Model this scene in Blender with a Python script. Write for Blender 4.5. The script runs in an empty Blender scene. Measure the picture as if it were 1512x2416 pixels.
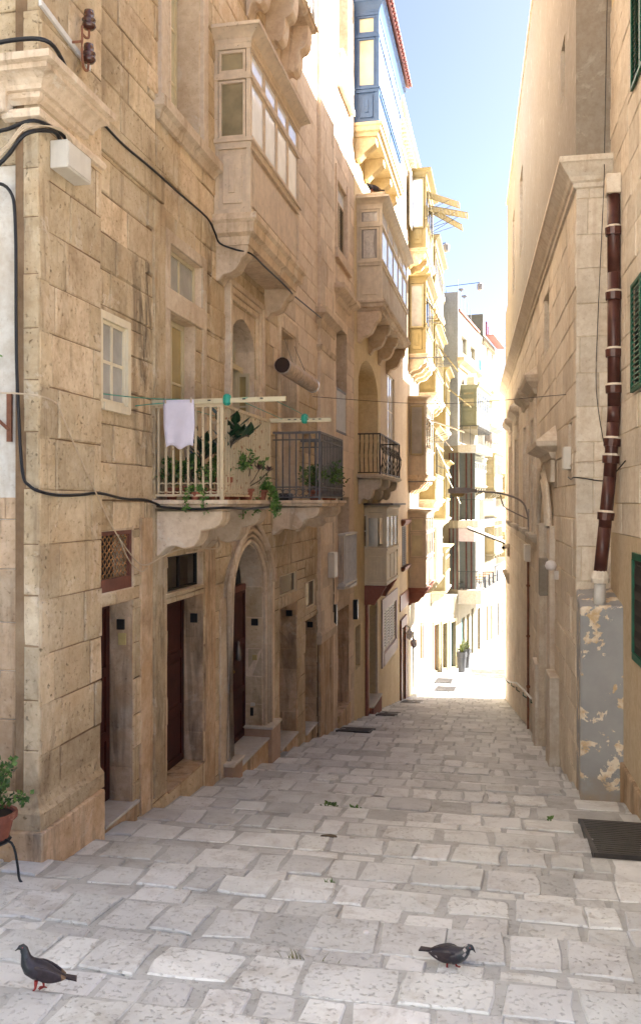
import bpy, bmesh, math, random
from mathutils import Vector
random.seed(7)
R_ = random.Random(11)
scene = bpy.context.scene
COL = scene.collection
rad = math.radians

# ------------------------------------------------------------------ camera
# Eye at the world origin; the street runs along +Y, falling away downhill.
cam_d = bpy.data.cameras.new('camera')
cam = bpy.data.objects.new('camera', cam_d); COL.objects.link(cam)
scene.camera = cam
cam.location = (0, 0, 0)
cam.rotation_euler = (rad(90), 0, math.atan(429/2100))      # level, turned a little to the left
cam_d.sensor_fit = 'VERTICAL'
cam_d.sensor_height = 36.0
cam_d.lens = 36.0*2100/2416
cam_d.shift_y = -23/2416
cam_d.clip_start = 0.05; cam_d.clip_end = 2000
scene.render.resolution_x = 640; scene.render.resolution_y = 1024

# ------------------------------------------------------------------ sky and sun
SUN_EL, SUN_AZ = rad(36), rad(24)                            # azimuth measured from +X towards +Y
sun_vec = Vector((math.cos(SUN_EL)*math.cos(SUN_AZ), math.cos(SUN_EL)*math.sin(SUN_AZ), math.sin(SUN_EL)))
world = bpy.data.worlds.new('World'); scene.world = world; world.use_nodes = True
wn = world.node_tree.nodes; wl = world.node_tree.links
for n in list(wn): wn.remove(n)
sky = wn.new('ShaderNodeTexSky'); sky.sky_type = 'NISHITA'; sky.sun_disc = False
sky.sun_elevation = SUN_EL; sky.sun_rotation = math.pi/2 - SUN_AZ
sky.air_density = 0.42; sky.dust_density = 2.4; sky.ozone_density = 1.0
bg = wn.new('ShaderNodeBackground'); bg.inputs['Strength'].default_value = 0.05
wo = wn.new('ShaderNodeOutputWorld')
wl.new(sky.outputs[0], bg.inputs[0]); wl.new(bg.outputs[0], wo.inputs[0])
sun_d = bpy.data.lights.new('sun', 'SUN'); sun_d.energy = 5.0; sun_d.angle = rad(0.5); sun_d.color = (1.0, 0.975, 0.94)
sun = bpy.data.objects.new('sun', sun_d); COL.objects.link(sun)
sun.rotation_euler = sun_vec.to_track_quat('Z', 'Y').to_euler()
vs = scene.view_settings
vs.view_transform = 'Standard'; vs.look = 'None'; vs.gamma = 1.0; vs.use_curve_mapping = False
vs.exposure = 3.42
cy = scene.cycles
cy.use_denoising = True; cy.use_adaptive_sampling = True; cy.adaptive_threshold = 0.02
cy.max_bounces = 8; cy.diffuse_bounces = 6; cy.glossy_bounces = 3; cy.transmission_bounces = 4; cy.transparent_max_bounces = 6
cy.sample_clamp_indirect = 6.0; cy.caustics_reflective = False; cy.caustics_refractive = False

# ------------------------------------------------------------------ materials
MAT = {}
def _new(name):
    m = bpy.data.materials.new(name); m.use_nodes = True
    nt = m.node_tree; b = nt.nodes['Principled BSDF']
    MAT[name] = m
    return m, nt, nt.nodes, nt.links, b
def rgb(c): return (c[0], c[1], c[2], 1)
def ramp(N, stops):
    r = N.new('ShaderNodeValToRGB'); e = r.color_ramp.elements
    e[0].position, e[0].color = stops[0][0], rgb(stops[0][1])
    e[1].position, e[1].color = stops[1][0], rgb(stops[1][1])
    for p, c in stops[2:]:
        x = e.new(p); x.color = rgb(c)
    return r
def noise(N, L, vec, scale, detail=6, rough=0.6, dist=0.0):
    n = N.new('ShaderNodeTexNoise'); n.inputs['Scale'].default_value = scale
    n.inputs['Detail'].default_value = detail; n.inputs['Roughness'].default_value = rough
    n.inputs['Distortion'].default_value = dist
    L.new(vec, n.inputs['Vector']); return n
def mixc(N, L, mode, fac, a, b):
    m = N.new('ShaderNodeMix'); m.data_type = 'RGBA'; m.blend_type = mode
    for sock, val in ((m.inputs[0], fac), (m.inputs[6], a), (m.inputs[7], b)):
        if hasattr(val, 'links'): L.new(val, sock)
        elif isinstance(val, (int, float)): sock.default_value = val
        else: sock.default_value = rgb(val)
    return m.outputs[2]
def scaled(N, L, vec, sc):
    mp = N.new('ShaderNodeMapping'); mp.inputs['Scale'].default_value = sc
    L.new(vec, mp.inputs['Vector']); return mp.outputs[0]
def maprange(N, L, src, a, b, c=0.0, d=1.0):
    m = N.new('ShaderNodeMapRange'); L.new(src, m.inputs[0])
    for i, v in enumerate((a, b, c, d)): m.inputs[i+1].default_value = v
    return m.outputs[0]

def stone(name, c_dark, c_mid, c_light, stain=(0.30, 0.20, 0.11), stain_amt=0.5, pale=None, pale_amt=0.0,
          bump=0.5, pits=0.5, rough=0.85, big=0.7, vary=0.16, patina=None, patina_amt=0.0, fine=9.0, runs=(), streak_lo=0.55):
    m, nt, N, L, b = _new(name)
    g = N.new('ShaderNodeNewGeometry'); P = g.outputs['Position']
    oi = N.new('ShaderNodeObjectInfo')
    n1 = noise(N, L, P, big, 9, 0.65, 0.4)
    base = ramp(N, [(0.30, c_dark), (0.70, c_light), (0.5, c_mid)]); L.new(n1.outputs['Fac'], base.inputs[0])
    col = base.outputs[0]
    n2 = noise(N, L, P, fine, 8, 0.7)
    f2 = maprange(N, L, n2.outputs['Fac'], 0.35, 0.7)
    col = mixc(N, L, 'MULTIPLY', maprange(N, L, n2.outputs['Fac'], 0.62, 0.36, 0, 0.55), col, (0.72, 0.64, 0.55))
    # rain streaks and grime, drawn out vertically
    st = noise(N, L, scaled(N, L, P, (1.9, 1.9, 0.28)), 1.6, 7, 0.62, 0.8)
    fs = maprange(N, L, st.outputs['Fac'], streak_lo, streak_lo+0.17, 0, stain_amt)
    col = mixc(N, L, 'MIX', fs, col, stain)
    for (yc, hw, z0, z1, amt) in runs:            # old water runs below leaking gutters and sills
        sx = N.new('ShaderNodeSeparateXYZ'); L.new(P, sx.inputs[0])
        dy = N.new('ShaderNodeMath'); dy.operation = 'SUBTRACT'; L.new(sx.outputs[1], dy.inputs[0]); dy.inputs[1].default_value = yc
        ab = N.new('ShaderNodeMath'); ab.operation = 'ABSOLUTE'; L.new(dy.outputs[0], ab.inputs[0])
        my = maprange(N, L, ab.outputs[0], hw, hw*0.2)
        mz = N.new('ShaderNodeMath'); mz.operation = 'MULTIPLY'
        L.new(maprange(N, L, sx.outputs[2], z0, z0+0.6), mz.inputs[0]); L.new(maprange(N, L, sx.outputs[2], z1, z1-0.6), mz.inputs[1])
        rn_ = noise(N, L, scaled(N, L, P, (3, 3, 0.7)), 1.6, 8, 0.7, 0.6)
        m1 = N.new('ShaderNodeMath'); m1.operation = 'MULTIPLY'; L.new(my, m1.inputs[0]); L.new(mz.outputs[0], m1.inputs[1])
        m2 = N.new('ShaderNodeMath'); m2.operation = 'MULTIPLY'; L.new(m1.outputs[0], m2.inputs[0]); L.new(maprange(N, L, rn_.outputs['Fac'], 0.42, 0.60, 0, amt), m2.inputs[1])
        col = mixc(N, L, 'MIX', m2.outputs[0], col, (0.10, 0.07, 0.045))
    if pale:
        pn = noise(N, L, P, 1.7, 8, 0.7, 0.6)
        col = mixc(N, L, 'MIX', maprange(N, L, pn.outputs['Fac'], 0.58, 0.63, 0, pale_amt), col, pale)
    if patina:
        tn = noise(N, L, P, 0.9, 6, 0.6, 1.0)
        col = mixc(N, L, 'MIX', maprange(N, L, tn.outputs['Fac'], 0.50, 0.66, 0, patina_amt), col, patina)
    # pits
    pn = noise(N, L, P, 22, 5, 0.75)
    fp = maprange(N, L, pn.outputs['Fac'], 0.415, 0.32, 0, pits)
    col = mixc(N, L, 'MULTIPLY', fp, col, (0.45, 0.36, 0.26))
    # every block has its own tone
    hv = N.new('ShaderNodeHueSaturation')
    L.new(maprange(N, L, oi.outputs['Random'], 0, 1, 1-vary, 1+vary*0.8), hv.inputs['Value'])
    L.new(col, hv.inputs['Color']); col = hv.outputs[0]
    L.new(col, b.inputs['Base Color'])
    b.inputs['Roughness'].default_value = rough
    b.inputs['Specular IOR Level'].default_value = 0.3
    h1 = N.new('ShaderNodeMath'); h1.operation = 'MULTIPLY_ADD'
    L.new(n2.outputs['Fac'], h1.inputs[0]); h1.inputs[1].default_value = 1.0
    L.new(maprange(N, L, pn.outputs['Fac'], 0.28, 0.40), h1.inputs[2])
    bp = N.new('ShaderNodeBump'); bp.inputs['Strength'].default_value = bump; bp.inputs['Distance'].default_value = 0.03
    L.new(h1.outputs[0], bp.inputs['Height']); L.new(bp.outputs[0], b.inputs['Normal'])
    return m

def paint(name, c, rough=0.5, vary=0.10, worn=None, worn_amt=0.0, bump=0.08, metallic=0.0, scale=5.0, spec=0.4, streak=0.25, wornlo=0.56):
    m, nt, N, L, b = _new(name)
    g = N.new('ShaderNodeNewGeometry'); P = g.outputs['Position']
    n1 = noise(N, L, P, scale, 7, 0.65)
    lo = tuple(x*(1-vary*1.6) for x in c); hi = tuple(min(1, x*(1+vary)) for x in c)
    r = ramp(N, [(0.3, lo), (0.7, hi)]); L.new(n1.outputs['Fac'], r.inputs[0]); col = r.outputs[0]
    if streak:
        st = noise(N, L, scaled(N, L, P, (4, 4, 0.5)), 2.5, 6, 0.6)
        col = mixc(N, L, 'MULTIPLY', maprange(N, L, st.outputs['Fac'], 0.5, 0.75, 0, streak), col, (0.55, 0.48, 0.40))
    if worn:
        w = noise(N, L, P, scale*2.4, 9, 0.75)
        col = mixc(N, L, 'MIX', maprange(N, L, w.outputs['Fac'], wornlo, wornlo+0.05, 0, worn_amt), col, worn)
    L.new(col, b.inputs['Base Color'])
    b.inputs['Roughness'].default_value = rough; b.inputs['Metallic'].default_value = metallic
    b.inputs['Specular IOR Level'].default_value = spec
    bp = N.new('ShaderNodeBump'); bp.inputs['Strength'].default_value = bump; bp.inputs['Distance'].default_value = 0.02
    n3 = noise(N, L, P, scale*6, 5, 0.6)
    L.new(n3.outputs['Fac'], bp.inputs['Height']); L.new(bp.outputs[0], b.inputs['Normal'])
    return m

def glass(name, c, rough=0.06, vary=0.35, spec=0.6):
    m, nt, N, L, b = _new(name)
    g = N.new('ShaderNodeNewGeometry'); P = g.outputs['Position']
    n1 = noise(N, L, P, 1.7, 4, 0.6)
    r = ramp(N, [(0.35, tuple(x*(1-vary) for x in c)), (0.68, tuple(min(1, x*(1+vary)) for x in c))])
    L.new(n1.outputs['Fac'], r.inputs[0]); L.new(r.outputs[0], b.inputs['Base Color'])
    b.inputs['Roughness'].default_value = rough; b.inputs['Specular IOR Level'].default_value = spec
    n2 = noise(N, L, P, 3.0, 2, 0.5)
    bp = N.new('ShaderNodeBump'); bp.inputs['Strength'].default_value = 0.04; bp.inputs['Distance'].default_value = 0.02
    L.new(n2.outputs['Fac'], bp.inputs['Height']); L.new(bp.outputs[0], b.inputs['Normal'])
    return m

def leafmat(name, c1, c2):
    m, nt, N, L, b = _new(name)
    g = N.new('ShaderNodeNewGeometry')
    r = ramp(N, [(0.0, c1), (1.0, c2)]); L.new(g.outputs['Random Per Island'], r.inputs[0])
    L.new(r.outputs[0], b.inputs['Base Color']); b.inputs['Roughness'].default_value = 0.45
    return m

stone('stone_warm', (0.399, 0.299, 0.177), (0.655, 0.530, 0.353), (0.769, 0.655, 0.474), stain=(0.20, 0.125, 0.07), stain_amt=0.75,
      pale=(0.76, 0.67, 0.53), pale_amt=0.5, patina=(0.56, 0.37, 0.20), patina_amt=0.4, bump=0.9, pits=0.7, runs=((10.75, 0.5, -0.6, 3.6, 0.85), (13.3, 0.35, 3.0, 5.6, 0.6), (11.2, 0.3, -3.6, -0.6, 0.6)))
stone('stone_fretted', (0.52, 0.39, 0.24), (0.70, 0.55, 0.37), (0.80, 0.67, 0.48), stain=(0.26, 0.17, 0.09), stain_amt=0.5, bump=0.7, pits=0.6, big=2.2, fine=11.0)
stone('stone_brightened', (0.64, 0.52, 0.385), (0.75, 0.63, 0.49), (0.82, 0.71, 0.57), stain=(0.50, 0.34, 0.21), stain_amt=0.5, pale=(0.82, 0.74, 0.62), pale_amt=0.4, bump=0.4, pits=0.35)  # paler stone, with bounce light near the sunlit end put into its colour
stone('stone_jamb', (0.470, 0.325, 0.190), (0.627, 0.459, 0.302), (0.717, 0.571, 0.403), stain=(0.12, 0.082, 0.052), stain_amt=0.75, streak_lo=0.51,
      pale=(0.62, 0.53, 0.41), pale_amt=0.4, patina=(0.48, 0.28, 0.13), patina_amt=0.5, bump=0.6, big=1.6)
stone('stone_carved', (0.541, 0.417, 0.286), (0.707, 0.578, 0.431), (0.832, 0.728, 0.582), stain=(0.24, 0.155, 0.09), stain_amt=0.65,
      pale=(0.72, 0.66, 0.56), pale_amt=0.6, bump=0.45)
stone('stone_pink', (0.637, 0.508, 0.383), (0.755, 0.620, 0.482), (0.826, 0.707, 0.568), stain=(0.38, 0.25, 0.15), stain_amt=0.4, bump=0.35)
stone('stone_pale', (0.605, 0.529, 0.416), (0.724, 0.648, 0.529), (0.799, 0.734, 0.621), stain=(0.44, 0.31, 0.19), stain_amt=0.5,
      pale=(0.70, 0.65, 0.56), pale_amt=0.4, bump=0.45, vary=0.12)
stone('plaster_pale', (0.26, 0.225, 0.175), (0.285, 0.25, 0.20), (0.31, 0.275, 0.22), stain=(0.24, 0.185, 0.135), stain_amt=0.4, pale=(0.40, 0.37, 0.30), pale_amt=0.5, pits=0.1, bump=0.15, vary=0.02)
stone('plaster_bounce', (0.60, 0.58, 0.53), (0.64, 0.62, 0.57), (0.68, 0.66, 0.61), stain=(0.5, 0.46, 0.40), stain_amt=0.3, pits=0.1, bump=0.15, vary=0.02)  # neutral pale plaster, only for the added house that bounces sunlight
stone('render_yellow', (0.648, 0.533, 0.319), (0.720, 0.601, 0.377), (0.768, 0.657, 0.448), stain=(0.50, 0.37, 0.22), stain_amt=0.4, pits=0.1, bump=0.2, vary=0.02)
stone('render_pink', (0.60, 0.49, 0.36), (0.66, 0.55, 0.41), (0.70, 0.60, 0.46), stain=(0.62, 0.50, 0.36), stain_amt=0.4, pits=0.1, bump=0.2, vary=0.02)
stone('render_orange', (0.54, 0.44, 0.30), (0.60, 0.495, 0.345), (0.64, 0.54, 0.39), stain=(0.46, 0.33, 0.21), stain_amt=0.5, pits=0.2, bump=0.25, vary=0.02)
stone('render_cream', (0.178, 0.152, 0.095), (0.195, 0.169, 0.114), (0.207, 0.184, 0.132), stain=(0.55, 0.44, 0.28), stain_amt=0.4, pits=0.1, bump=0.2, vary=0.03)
stone('plaster_white', (0.643, 0.590, 0.487), (0.705, 0.653, 0.560), (0.747, 0.705, 0.622), stain=(0.45, 0.35, 0.24), stain_amt=0.45,
      patina=(0.40, 0.28, 0.17), patina_amt=0.5, pits=0.3, bump=0.35)
stone('plaster_old', (0.68, 0.65, 0.58), (0.74, 0.71, 0.64), (0.80, 0.77, 0.70), stain=(0.45, 0.36, 0.25), stain_amt=0.5, patina=(0.42, 0.31, 0.20), patina_amt=0.3, pits=0.3, bump=0.35, vary=0.03)
stone('plaster_dimmed', (0.40, 0.37, 0.31), (0.45, 0.42, 0.36), (0.50, 0.47, 0.41), stain=(0.34, 0.28, 0.20), stain_amt=0.4, pits=0.1, bump=0.15, vary=0.02)  # white plaster darkened for the far houses to offset the direct sun
stone('stone_dimmed', (0.40, 0.33, 0.22), (0.46, 0.385, 0.27), (0.52, 0.45, 0.33), stain=(0.32, 0.22, 0.12), stain_amt=0.4, bump=0.3)  # pale stone darkened likewise, for far fronts in full sun
stone('plaster_grey', (0.204, 0.212, 0.216), (0.224, 0.233, 0.236), (0.245, 0.249, 0.249), stain=(0.44, 0.44, 0.43), stain_amt=0.3, pits=0.05, bump=0.1, vary=0.02)
stone('mortar', (0.15, 0.095, 0.05), (0.25, 0.165, 0.095), (0.38, 0.28, 0.175), stain=(0.14, 0.085, 0.045), stain_amt=0.6, bump=0.5)
stone('joint_pale', (0.653, 0.539, 0.343), (0.726, 0.602, 0.395), (0.784, 0.665, 0.447), stain=(0.38, 0.26, 0.14), stain_amt=0.3, bump=0.3)
stone('marble', (0.52, 0.50, 0.46), (0.60, 0.58, 0.54), (0.66, 0.64, 0.60), stain=(0.42, 0.37, 0.30), stain_amt=0.3, pits=0.1, bump=0.08, rough=0.45, vary=0.03)
stone('marble_red', (0.42, 0.28, 0.19), (0.46, 0.31, 0.21), (0.50, 0.36, 0.25), stain=(0.30, 0.17, 0.11), stain_amt=0.4, pits=0.1, bump=0.08, rough=0.5, vary=0.03)
stone('corbel_red', (0.285, 0.115, 0.084), (0.323, 0.138, 0.102), (0.361, 0.172, 0.132), stain=(0.26, 0.09, 0.06), stain_amt=0.3, pits=0.05, bump=0.1, vary=0.02)
# peeling grey paint over stone
def peeling():
    m, nt, N, L, b = _new('paint_peeling')
    g = N.new('ShaderNodeNewGeometry'); P = g.outputs['Position']
    n0 = noise(N, L, P, 2.0, 6, 0.6)
    grey = ramp(N, [(0.3, (0.28, 0.282, 0.28)), (0.7, (0.36, 0.362, 0.355))]); L.new(n0.outputs['Fac'], grey.inputs[0])
    n1 = noise(N, L, P, 3.1, 7, 0.62, 0.3)
    lost = maprange(N, L, n1.outputs['Fac'], 0.555, 0.57)
    n3 = noise(N, L, P, 7.0, 5, 0.6)
    under = ramp(N, [(0.35, (0.56, 0.40, 0.22)), (0.6, (0.80, 0.72, 0.58))]); L.new(n3.outputs['Fac'], under.inputs[0])
    col = mixc(N, L, 'MIX', lost, grey.outputs[0], under.outputs[0])
    sx = N.new('ShaderNodeSeparateXYZ'); L.new(P, sx.inputs[0])
    n4 = noise(N, L, P, 4.0, 6, 0.6)
    ad = N.new('ShaderNodeMath'); ad.operation = 'ADD'; L.new(sx.outputs[2], ad.inputs[0]); L.new(n4.outputs['Fac'], ad.inputs[1])
    damp = maprange(N, L, ad.outputs[0], -3.75, -4.25, 0, 0.7)          # rising damp, the lowest metre of the block
    col = mixc(N, L, 'MIX', damp, col, (0.36, 0.26, 0.15))
    L.new(col, b.inputs['Base Color']); b.inputs['Roughness'].default_value = 0.8
    bp = N.new('ShaderNodeBump'); bp.inputs['Strength'].default_value = 0.5; bp.inputs['Distance'].default_value = 0.01
    iv = N.new('ShaderNodeMath'); iv.operation = 'SUBTRACT'; iv.inputs[0].default_value = 1; L.new(lost, iv.inputs[1])
    L.new(iv.outputs[0], bp.inputs['Height']); L.new(bp.outputs[0], b.inputs['Normal'])
peeling()
# worn limestone paving, polished on the crown
def paving(name, vary, tone=1.0):
    m, nt, N, L, b = _new(name)
    g = N.new('ShaderNodeNewGeometry'); P = g.outputs['Position']; oi = N.new('ShaderNodeObjectInfo')
    k = tone
    n0 = noise(N, L, P, 0.9, 8, 0.65, 0.3)
    base = ramp(N, [(0.30, (0.49*k, 0.495*k, 0.485*k)), (0.70, (0.72*k, 0.73*k, 0.715*k)), (0.5, (0.615*k, 0.625*k, 0.61*k))]); L.new(n0.outputs['Fac'], base.inputs[0])
    col = base.outputs[0]
    rnd = N.new('ShaderNodeMath'); rnd.operation = 'ADD'
    L.new(oi.outputs['Random'], rnd.inputs[0]); L.new(g.outputs['Random Per Island'], rnd.inputs[1])
    fr = N.new('ShaderNodeMath'); fr.operation = 'FRACT'; L.new(rnd.outputs[0], fr.inputs[0])
    hv = N.new('ShaderNodeHueSaturation'); L.new(col, hv.inputs['Color'])
    L.new(maprange(N, L, fr.outputs[0], 0, 1, 1-vary, 1+vary*1.15), hv.inputs['Value'])
    fr2 = N.new('ShaderNodeMath'); fr2.operation = 'FRACT'; m7 = N.new('ShaderNodeMath'); m7.operation = 'MULTIPLY'
    L.new(fr.outputs[0], m7.inputs[0]); m7.inputs[1].default_value = 7.31; L.new(m7.outputs[0], fr2.inputs[0])
    L.new(maprange(N, L, fr2.outputs[0], 0, 1, 0.6, 1.35), hv.inputs['Saturation'])
    col = hv.outputs[0]
    pn = noise(N, L, P, 24, 4, 0.62, 0.15)
    pa = N.new('ShaderNodeMath'); pa.operation = 'MULTIPLY'           # some slabs are pitted, others worn smooth
    fr3 = N.new('ShaderNodeMath'); fr3.operation = 'FRACT'; m9 = N.new('ShaderNodeMath'); m9.operation = 'MULTIPLY'
    L.new(fr.outputs[0], m9.inputs[0]); m9.inputs[1].default_value = 13.7; L.new(m9.outputs[0], fr3.inputs[0])
    big = noise(N, L, P, 1.3, 4, 0.6)
    pb = N.new('ShaderNodeMath'); pb.operation = 'MULTIPLY'; L.new(maprange(N, L, big.outputs['Fac'], 0.38, 0.62, 0.25, 1.0), pb.inputs[0]); L.new(maprange(N, L, fr3.outputs[0], 0, 1, 0.15, 1.0), pb.inputs[1])
    L.new(maprange(N, L, pn.outputs['Fac'], 0.45, 0.33, 0, 0.8), pa.inputs[0]); L.new(pb.outputs[0], pa.inputs[1])
    col = mixc(N, L, 'MULTIPLY', pa.outputs[0], col, (0.46, 0.41, 0.36))
    dn = noise(N, L, P, 2.6, 7, 0.7, 0.6)
    col = mixc(N, L, 'MULTIPLY', maprange(N, L, dn.outputs['Fac'], 0.50, 0.70, 0, 0.7), col, (0.60, 0.55, 0.50))
    sp = noise(N, L, P, 38, 2, 0.5)
    col = mixc(N, L, 'MIX', maprange(N, L, sp.outputs['Fac'], 0.73, 0.76, 0, 0.8), col, (0.07, 0.05, 0.035))
    L.new(col, b.inputs['Base Color'])
    rn = noise(N, L, P, 6, 5, 0.6)
    L.new(maprange(N, L, rn.outputs['Fac'], 0.3, 0.7, 0.34, 0.62), b.inputs['Roughness'])
    b.inputs['Specular IOR Level'].default_value = 0.5
    ad = N.new('ShaderNodeMath'); ad.operation = 'ADD'
    L.new(maprange(N, L, pn.outputs['Fac'], 0.30, 0.44), ad.inputs[0]); L.new(dn.outputs['Fac'], ad.inputs[1])
    bp = N.new('ShaderNodeBump'); bp.inputs['Strength'].default_value = 0.6; bp.inputs['Distance'].default_value = 0.02
    L.new(ad.outputs[0], bp.inputs['Height']); L.new(bp.outputs[0], b.inputs['Normal'])
paving('paving', 0.17)
paving('paving_mortar', 0.0, 0.72)
# paints, woods, metals
paint('timber_tan', (0.660, 0.536, 0.396), rough=0.6, vary=0.12, worn=(0.20, 0.14, 0.09), worn_amt=0.75, bump=0.2, wornlo=0.61)
paint('timber_beige', (0.695, 0.600, 0.455), rough=0.6, vary=0.10, worn=(0.30, 0.22, 0.14), worn_amt=0.5, wornlo=0.66)
paint('timber_yellow', (0.300, 0.232, 0.098), rough=0.55, vary=0.06)
paint('timber_straw', (0.315, 0.255, 0.135), rough=0.55, vary=0.06)
paint('timber_pale', (0.62, 0.54, 0.36), rough=0.55, vary=0.06)
paint('door_sand', (0.13, 0.105, 0.055), rough=0.5)
paint('timber_plank', (0.54, 0.47, 0.31), rough=0.6, vary=0.08)
paint('timber_cream', (0.748, 0.660, 0.484), rough=0.55, vary=0.06)
paint('timber_white', (0.70, 0.66, 0.57), rough=0.5, vary=0.06)
paint('timber_sage', (0.194, 0.188, 0.118), rough=0.55, vary=0.06)
paint('timber_taupe', (0.600, 0.500, 0.377), rough=0.6, vary=0.08)
paint('paint_blue', (0.052, 0.105, 0.21), rough=0.4, vary=0.10, streak=0.1)
paint('paint_cyan', (0.04, 0.38, 0.62), rough=0.5)
paint('paint_green', (0.012, 0.10, 0.055), rough=0.5, vary=0.25)
paint('door_red', (0.060, 0.014, 0.010), rough=0.5, vary=0.3, spec=0.3)
paint('door_brick', (0.17, 0.06, 0.042), rough=0.5, vary=0.15)
paint('door_terracotta', (0.19, 0.068, 0.034), rough=0.5, vary=0.12)
paint('door_grey', (0.075, 0.085, 0.08), rough=0.5)
paint('door_teal', (0.06, 0.115, 0.115), rough=0.5)
paint('door_black', (0.012, 0.011, 0.010), rough=0.6)
paint('lilac_frame', (0.46, 0.38, 0.38), rough=0.6)
paint('grille_rust', (0.42, 0.22, 0.09), rough=0.7, vary=0.3)
paint('iron_black', (0.022, 0.024, 0.028), rough=0.5, vary=0.2, streak=0)
paint('iron_grey', (0.15, 0.145, 0.145), rough=0.55, vary=0.2, streak=0)
paint('iron_cream', (0.58, 0.47, 0.31), rough=0.55, vary=0.10, worn=(0.26, 0.10, 0.035), worn_amt=0.85, scale=4.0, wornlo=0.57)
paint('lattice_dark', (0.035, 0.028, 0.022), rough=0.6, streak=0)
paint('iron_rust', (0.24, 0.10, 0.055), rough=0.8, vary=0.3, streak=0)
paint('iron_white', (0.66, 0.64, 0.60), rough=0.5, streak=0)
paint('pipe_brown', (0.085, 0.030, 0.022), rough=0.35, vary=0.25, worn=(0.32, 0.22, 0.15), worn_amt=0.6, wornlo=0.66, streak=0.1)
paint('pipe_white', (0.60, 0.58, 0.54), rough=0.45)
paint('cable_black', (0.012, 0.012, 0.014), rough=0.45, streak=0)
paint('cable_cream', (0.58, 0.46, 0.32), rough=0.5, streak=0)
paint('line_green', (0.02, 0.30, 0.22), rough=0.5, streak=0)
paint('plastic_white', (0.64, 0.60, 0.52), rough=0.4, vary=0.05)
paint('plastic_dark', (0.02, 0.018, 0.016), rough=0.4, streak=0)
paint('ceramic_brown', (0.075, 0.026, 0.016), rough=0.15, vary=0.2, streak=0, spec=0.7)
paint('terracotta', (0.30, 0.10, 0.06), rough=0.75, vary=0.15, worn=(0.5, 0.3, 0.2), worn_amt=0.4)
paint('soil', (0.03, 0.02, 0.013), rough=0.95, streak=0)
paint('cloth_lilac', (0.70, 0.66, 0.76), rough=0.9, vary=0.05, streak=0)
paint('curtain', (0.62, 0.58, 0.52), rough=0.9, vary=0.18, scale=16, streak=0)
paint('bamboo', (0.56, 0.44, 0.33), rough=0.7, vary=0.25, scale=9)
paint('bamboo_dark', (0.05, 0.03, 0.022), rough=0.8)
paint('plastic_wrap', (0.72, 0.72, 0.74), rough=0.15, streak=0)
paint('roof_tile', (0.27, 0.105, 0.08), rough=0.75, vary=0.2, scale=9)
paint('sign_red', (0.20, 0.02, 0.045), rough=0.4, streak=0)
paint('letter_white', (0.75, 0.72, 0.70), rough=0.4, streak=0)
paint('fabric_red', (0.50, 0.035, 0.04), rough=0.8, streak=0)
paint('wood_table', (0.50, 0.24, 0.11), rough=0.5, streak=0)
paint('chair_dark', (0.05, 0.055, 0.065), rough=0.5, streak=0)
paint('planter_grey', (0.045, 0.045, 0.048), rough=0.5, streak=0)
paint('lamp_grey', (0.24, 0.21, 0.19), rough=0.35, streak=0, spec=0.6)
paint('lamp_lens', (0.42, 0.30, 0.12), rough=0.25, streak=0)
paint('awning_white', (0.66, 0.66, 0.64), rough=0.7, streak=0.1)
paint('car_paint', (0.05, 0.055, 0.065), rough=0.25, streak=0, spec=0.6)
paint('brass', (0.35, 0.24, 0.08), rough=0.35, metallic=0.9, streak=0)
paint('pewter', (0.22, 0.20, 0.18), rough=0.4, metallic=0.7, streak=0)
paint('box_yellow', (0.55, 0.42, 0.17), rough=0.5, streak=0)
paint('grate_iron', (0.055, 0.050, 0.048), rough=0.5, vary=0.3, streak=0, spec=0.5)
paint('bark', (0.10, 0.075, 0.05), rough=0.9)
paint('pigeon_dark', (0.028, 0.024, 0.032), rough=0.42, vary=0.3, streak=0, scale=30)
paint('pigeon_neck', (0.034, 0.040, 0.046), rough=0.3, vary=0.4, streak=0, scale=30)
paint('pigeon_wing', (0.034, 0.024, 0.028), rough=0.42, vary=0.3, streak=0, scale=40)
paint('pigeon_pale', (0.34, 0.31, 0.30), rough=0.7, streak=0)
paint('pigeon_tan', (0.17, 0.105, 0.06), rough=0.6, streak=0)
paint('pigeon_leg', (0.33, 0.035, 0.030), rough=0.5, streak=0)
glass('glass_dark', (0.018, 0.015, 0.013), spec=0.25)
glass('glass_sky', (0.76, 0.80, 0.86), rough=0.05, vary=0.12, spec=0.7)  # pale glass; the sky's reflection is put into its base colour
glass('glass_tan', (0.30, 0.25, 0.15), rough=0.10, vary=0.3)
glass('glass_frost', (0.40, 0.39, 0.36), rough=0.25, vary=0.2)
glass('glass_amber', (0.40, 0.31, 0.14), rough=0.2, vary=0.15)
glass('glass_grey', (0.30, 0.28, 0.26), rough=0.12, vary=0.2)
glass('glass_cream', (0.55, 0.50, 0.34), rough=0.15, vary=0.15)
leafmat('leaf_green', (0.030, 0.085, 0.016), (0.12, 0.21, 0.04))
leafmat('leaf_dark', (0.010, 0.030, 0.014), (0.030, 0.075, 0.028))
leafmat('leaf_bright', (0.05, 0.14, 0.02), (0.15, 0.27, 0.05))
leafmat('leaf_purple', (0.030, 0.013, 0.013), (0.075, 0.035, 0.03))
leafmat('leaf_olive', (0.045, 0.060, 0.012), (0.14, 0.16, 0.04))
leafmat('grass_dry', (0.08, 0.10, 0.025), (0.20, 0.18, 0.06))

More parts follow.
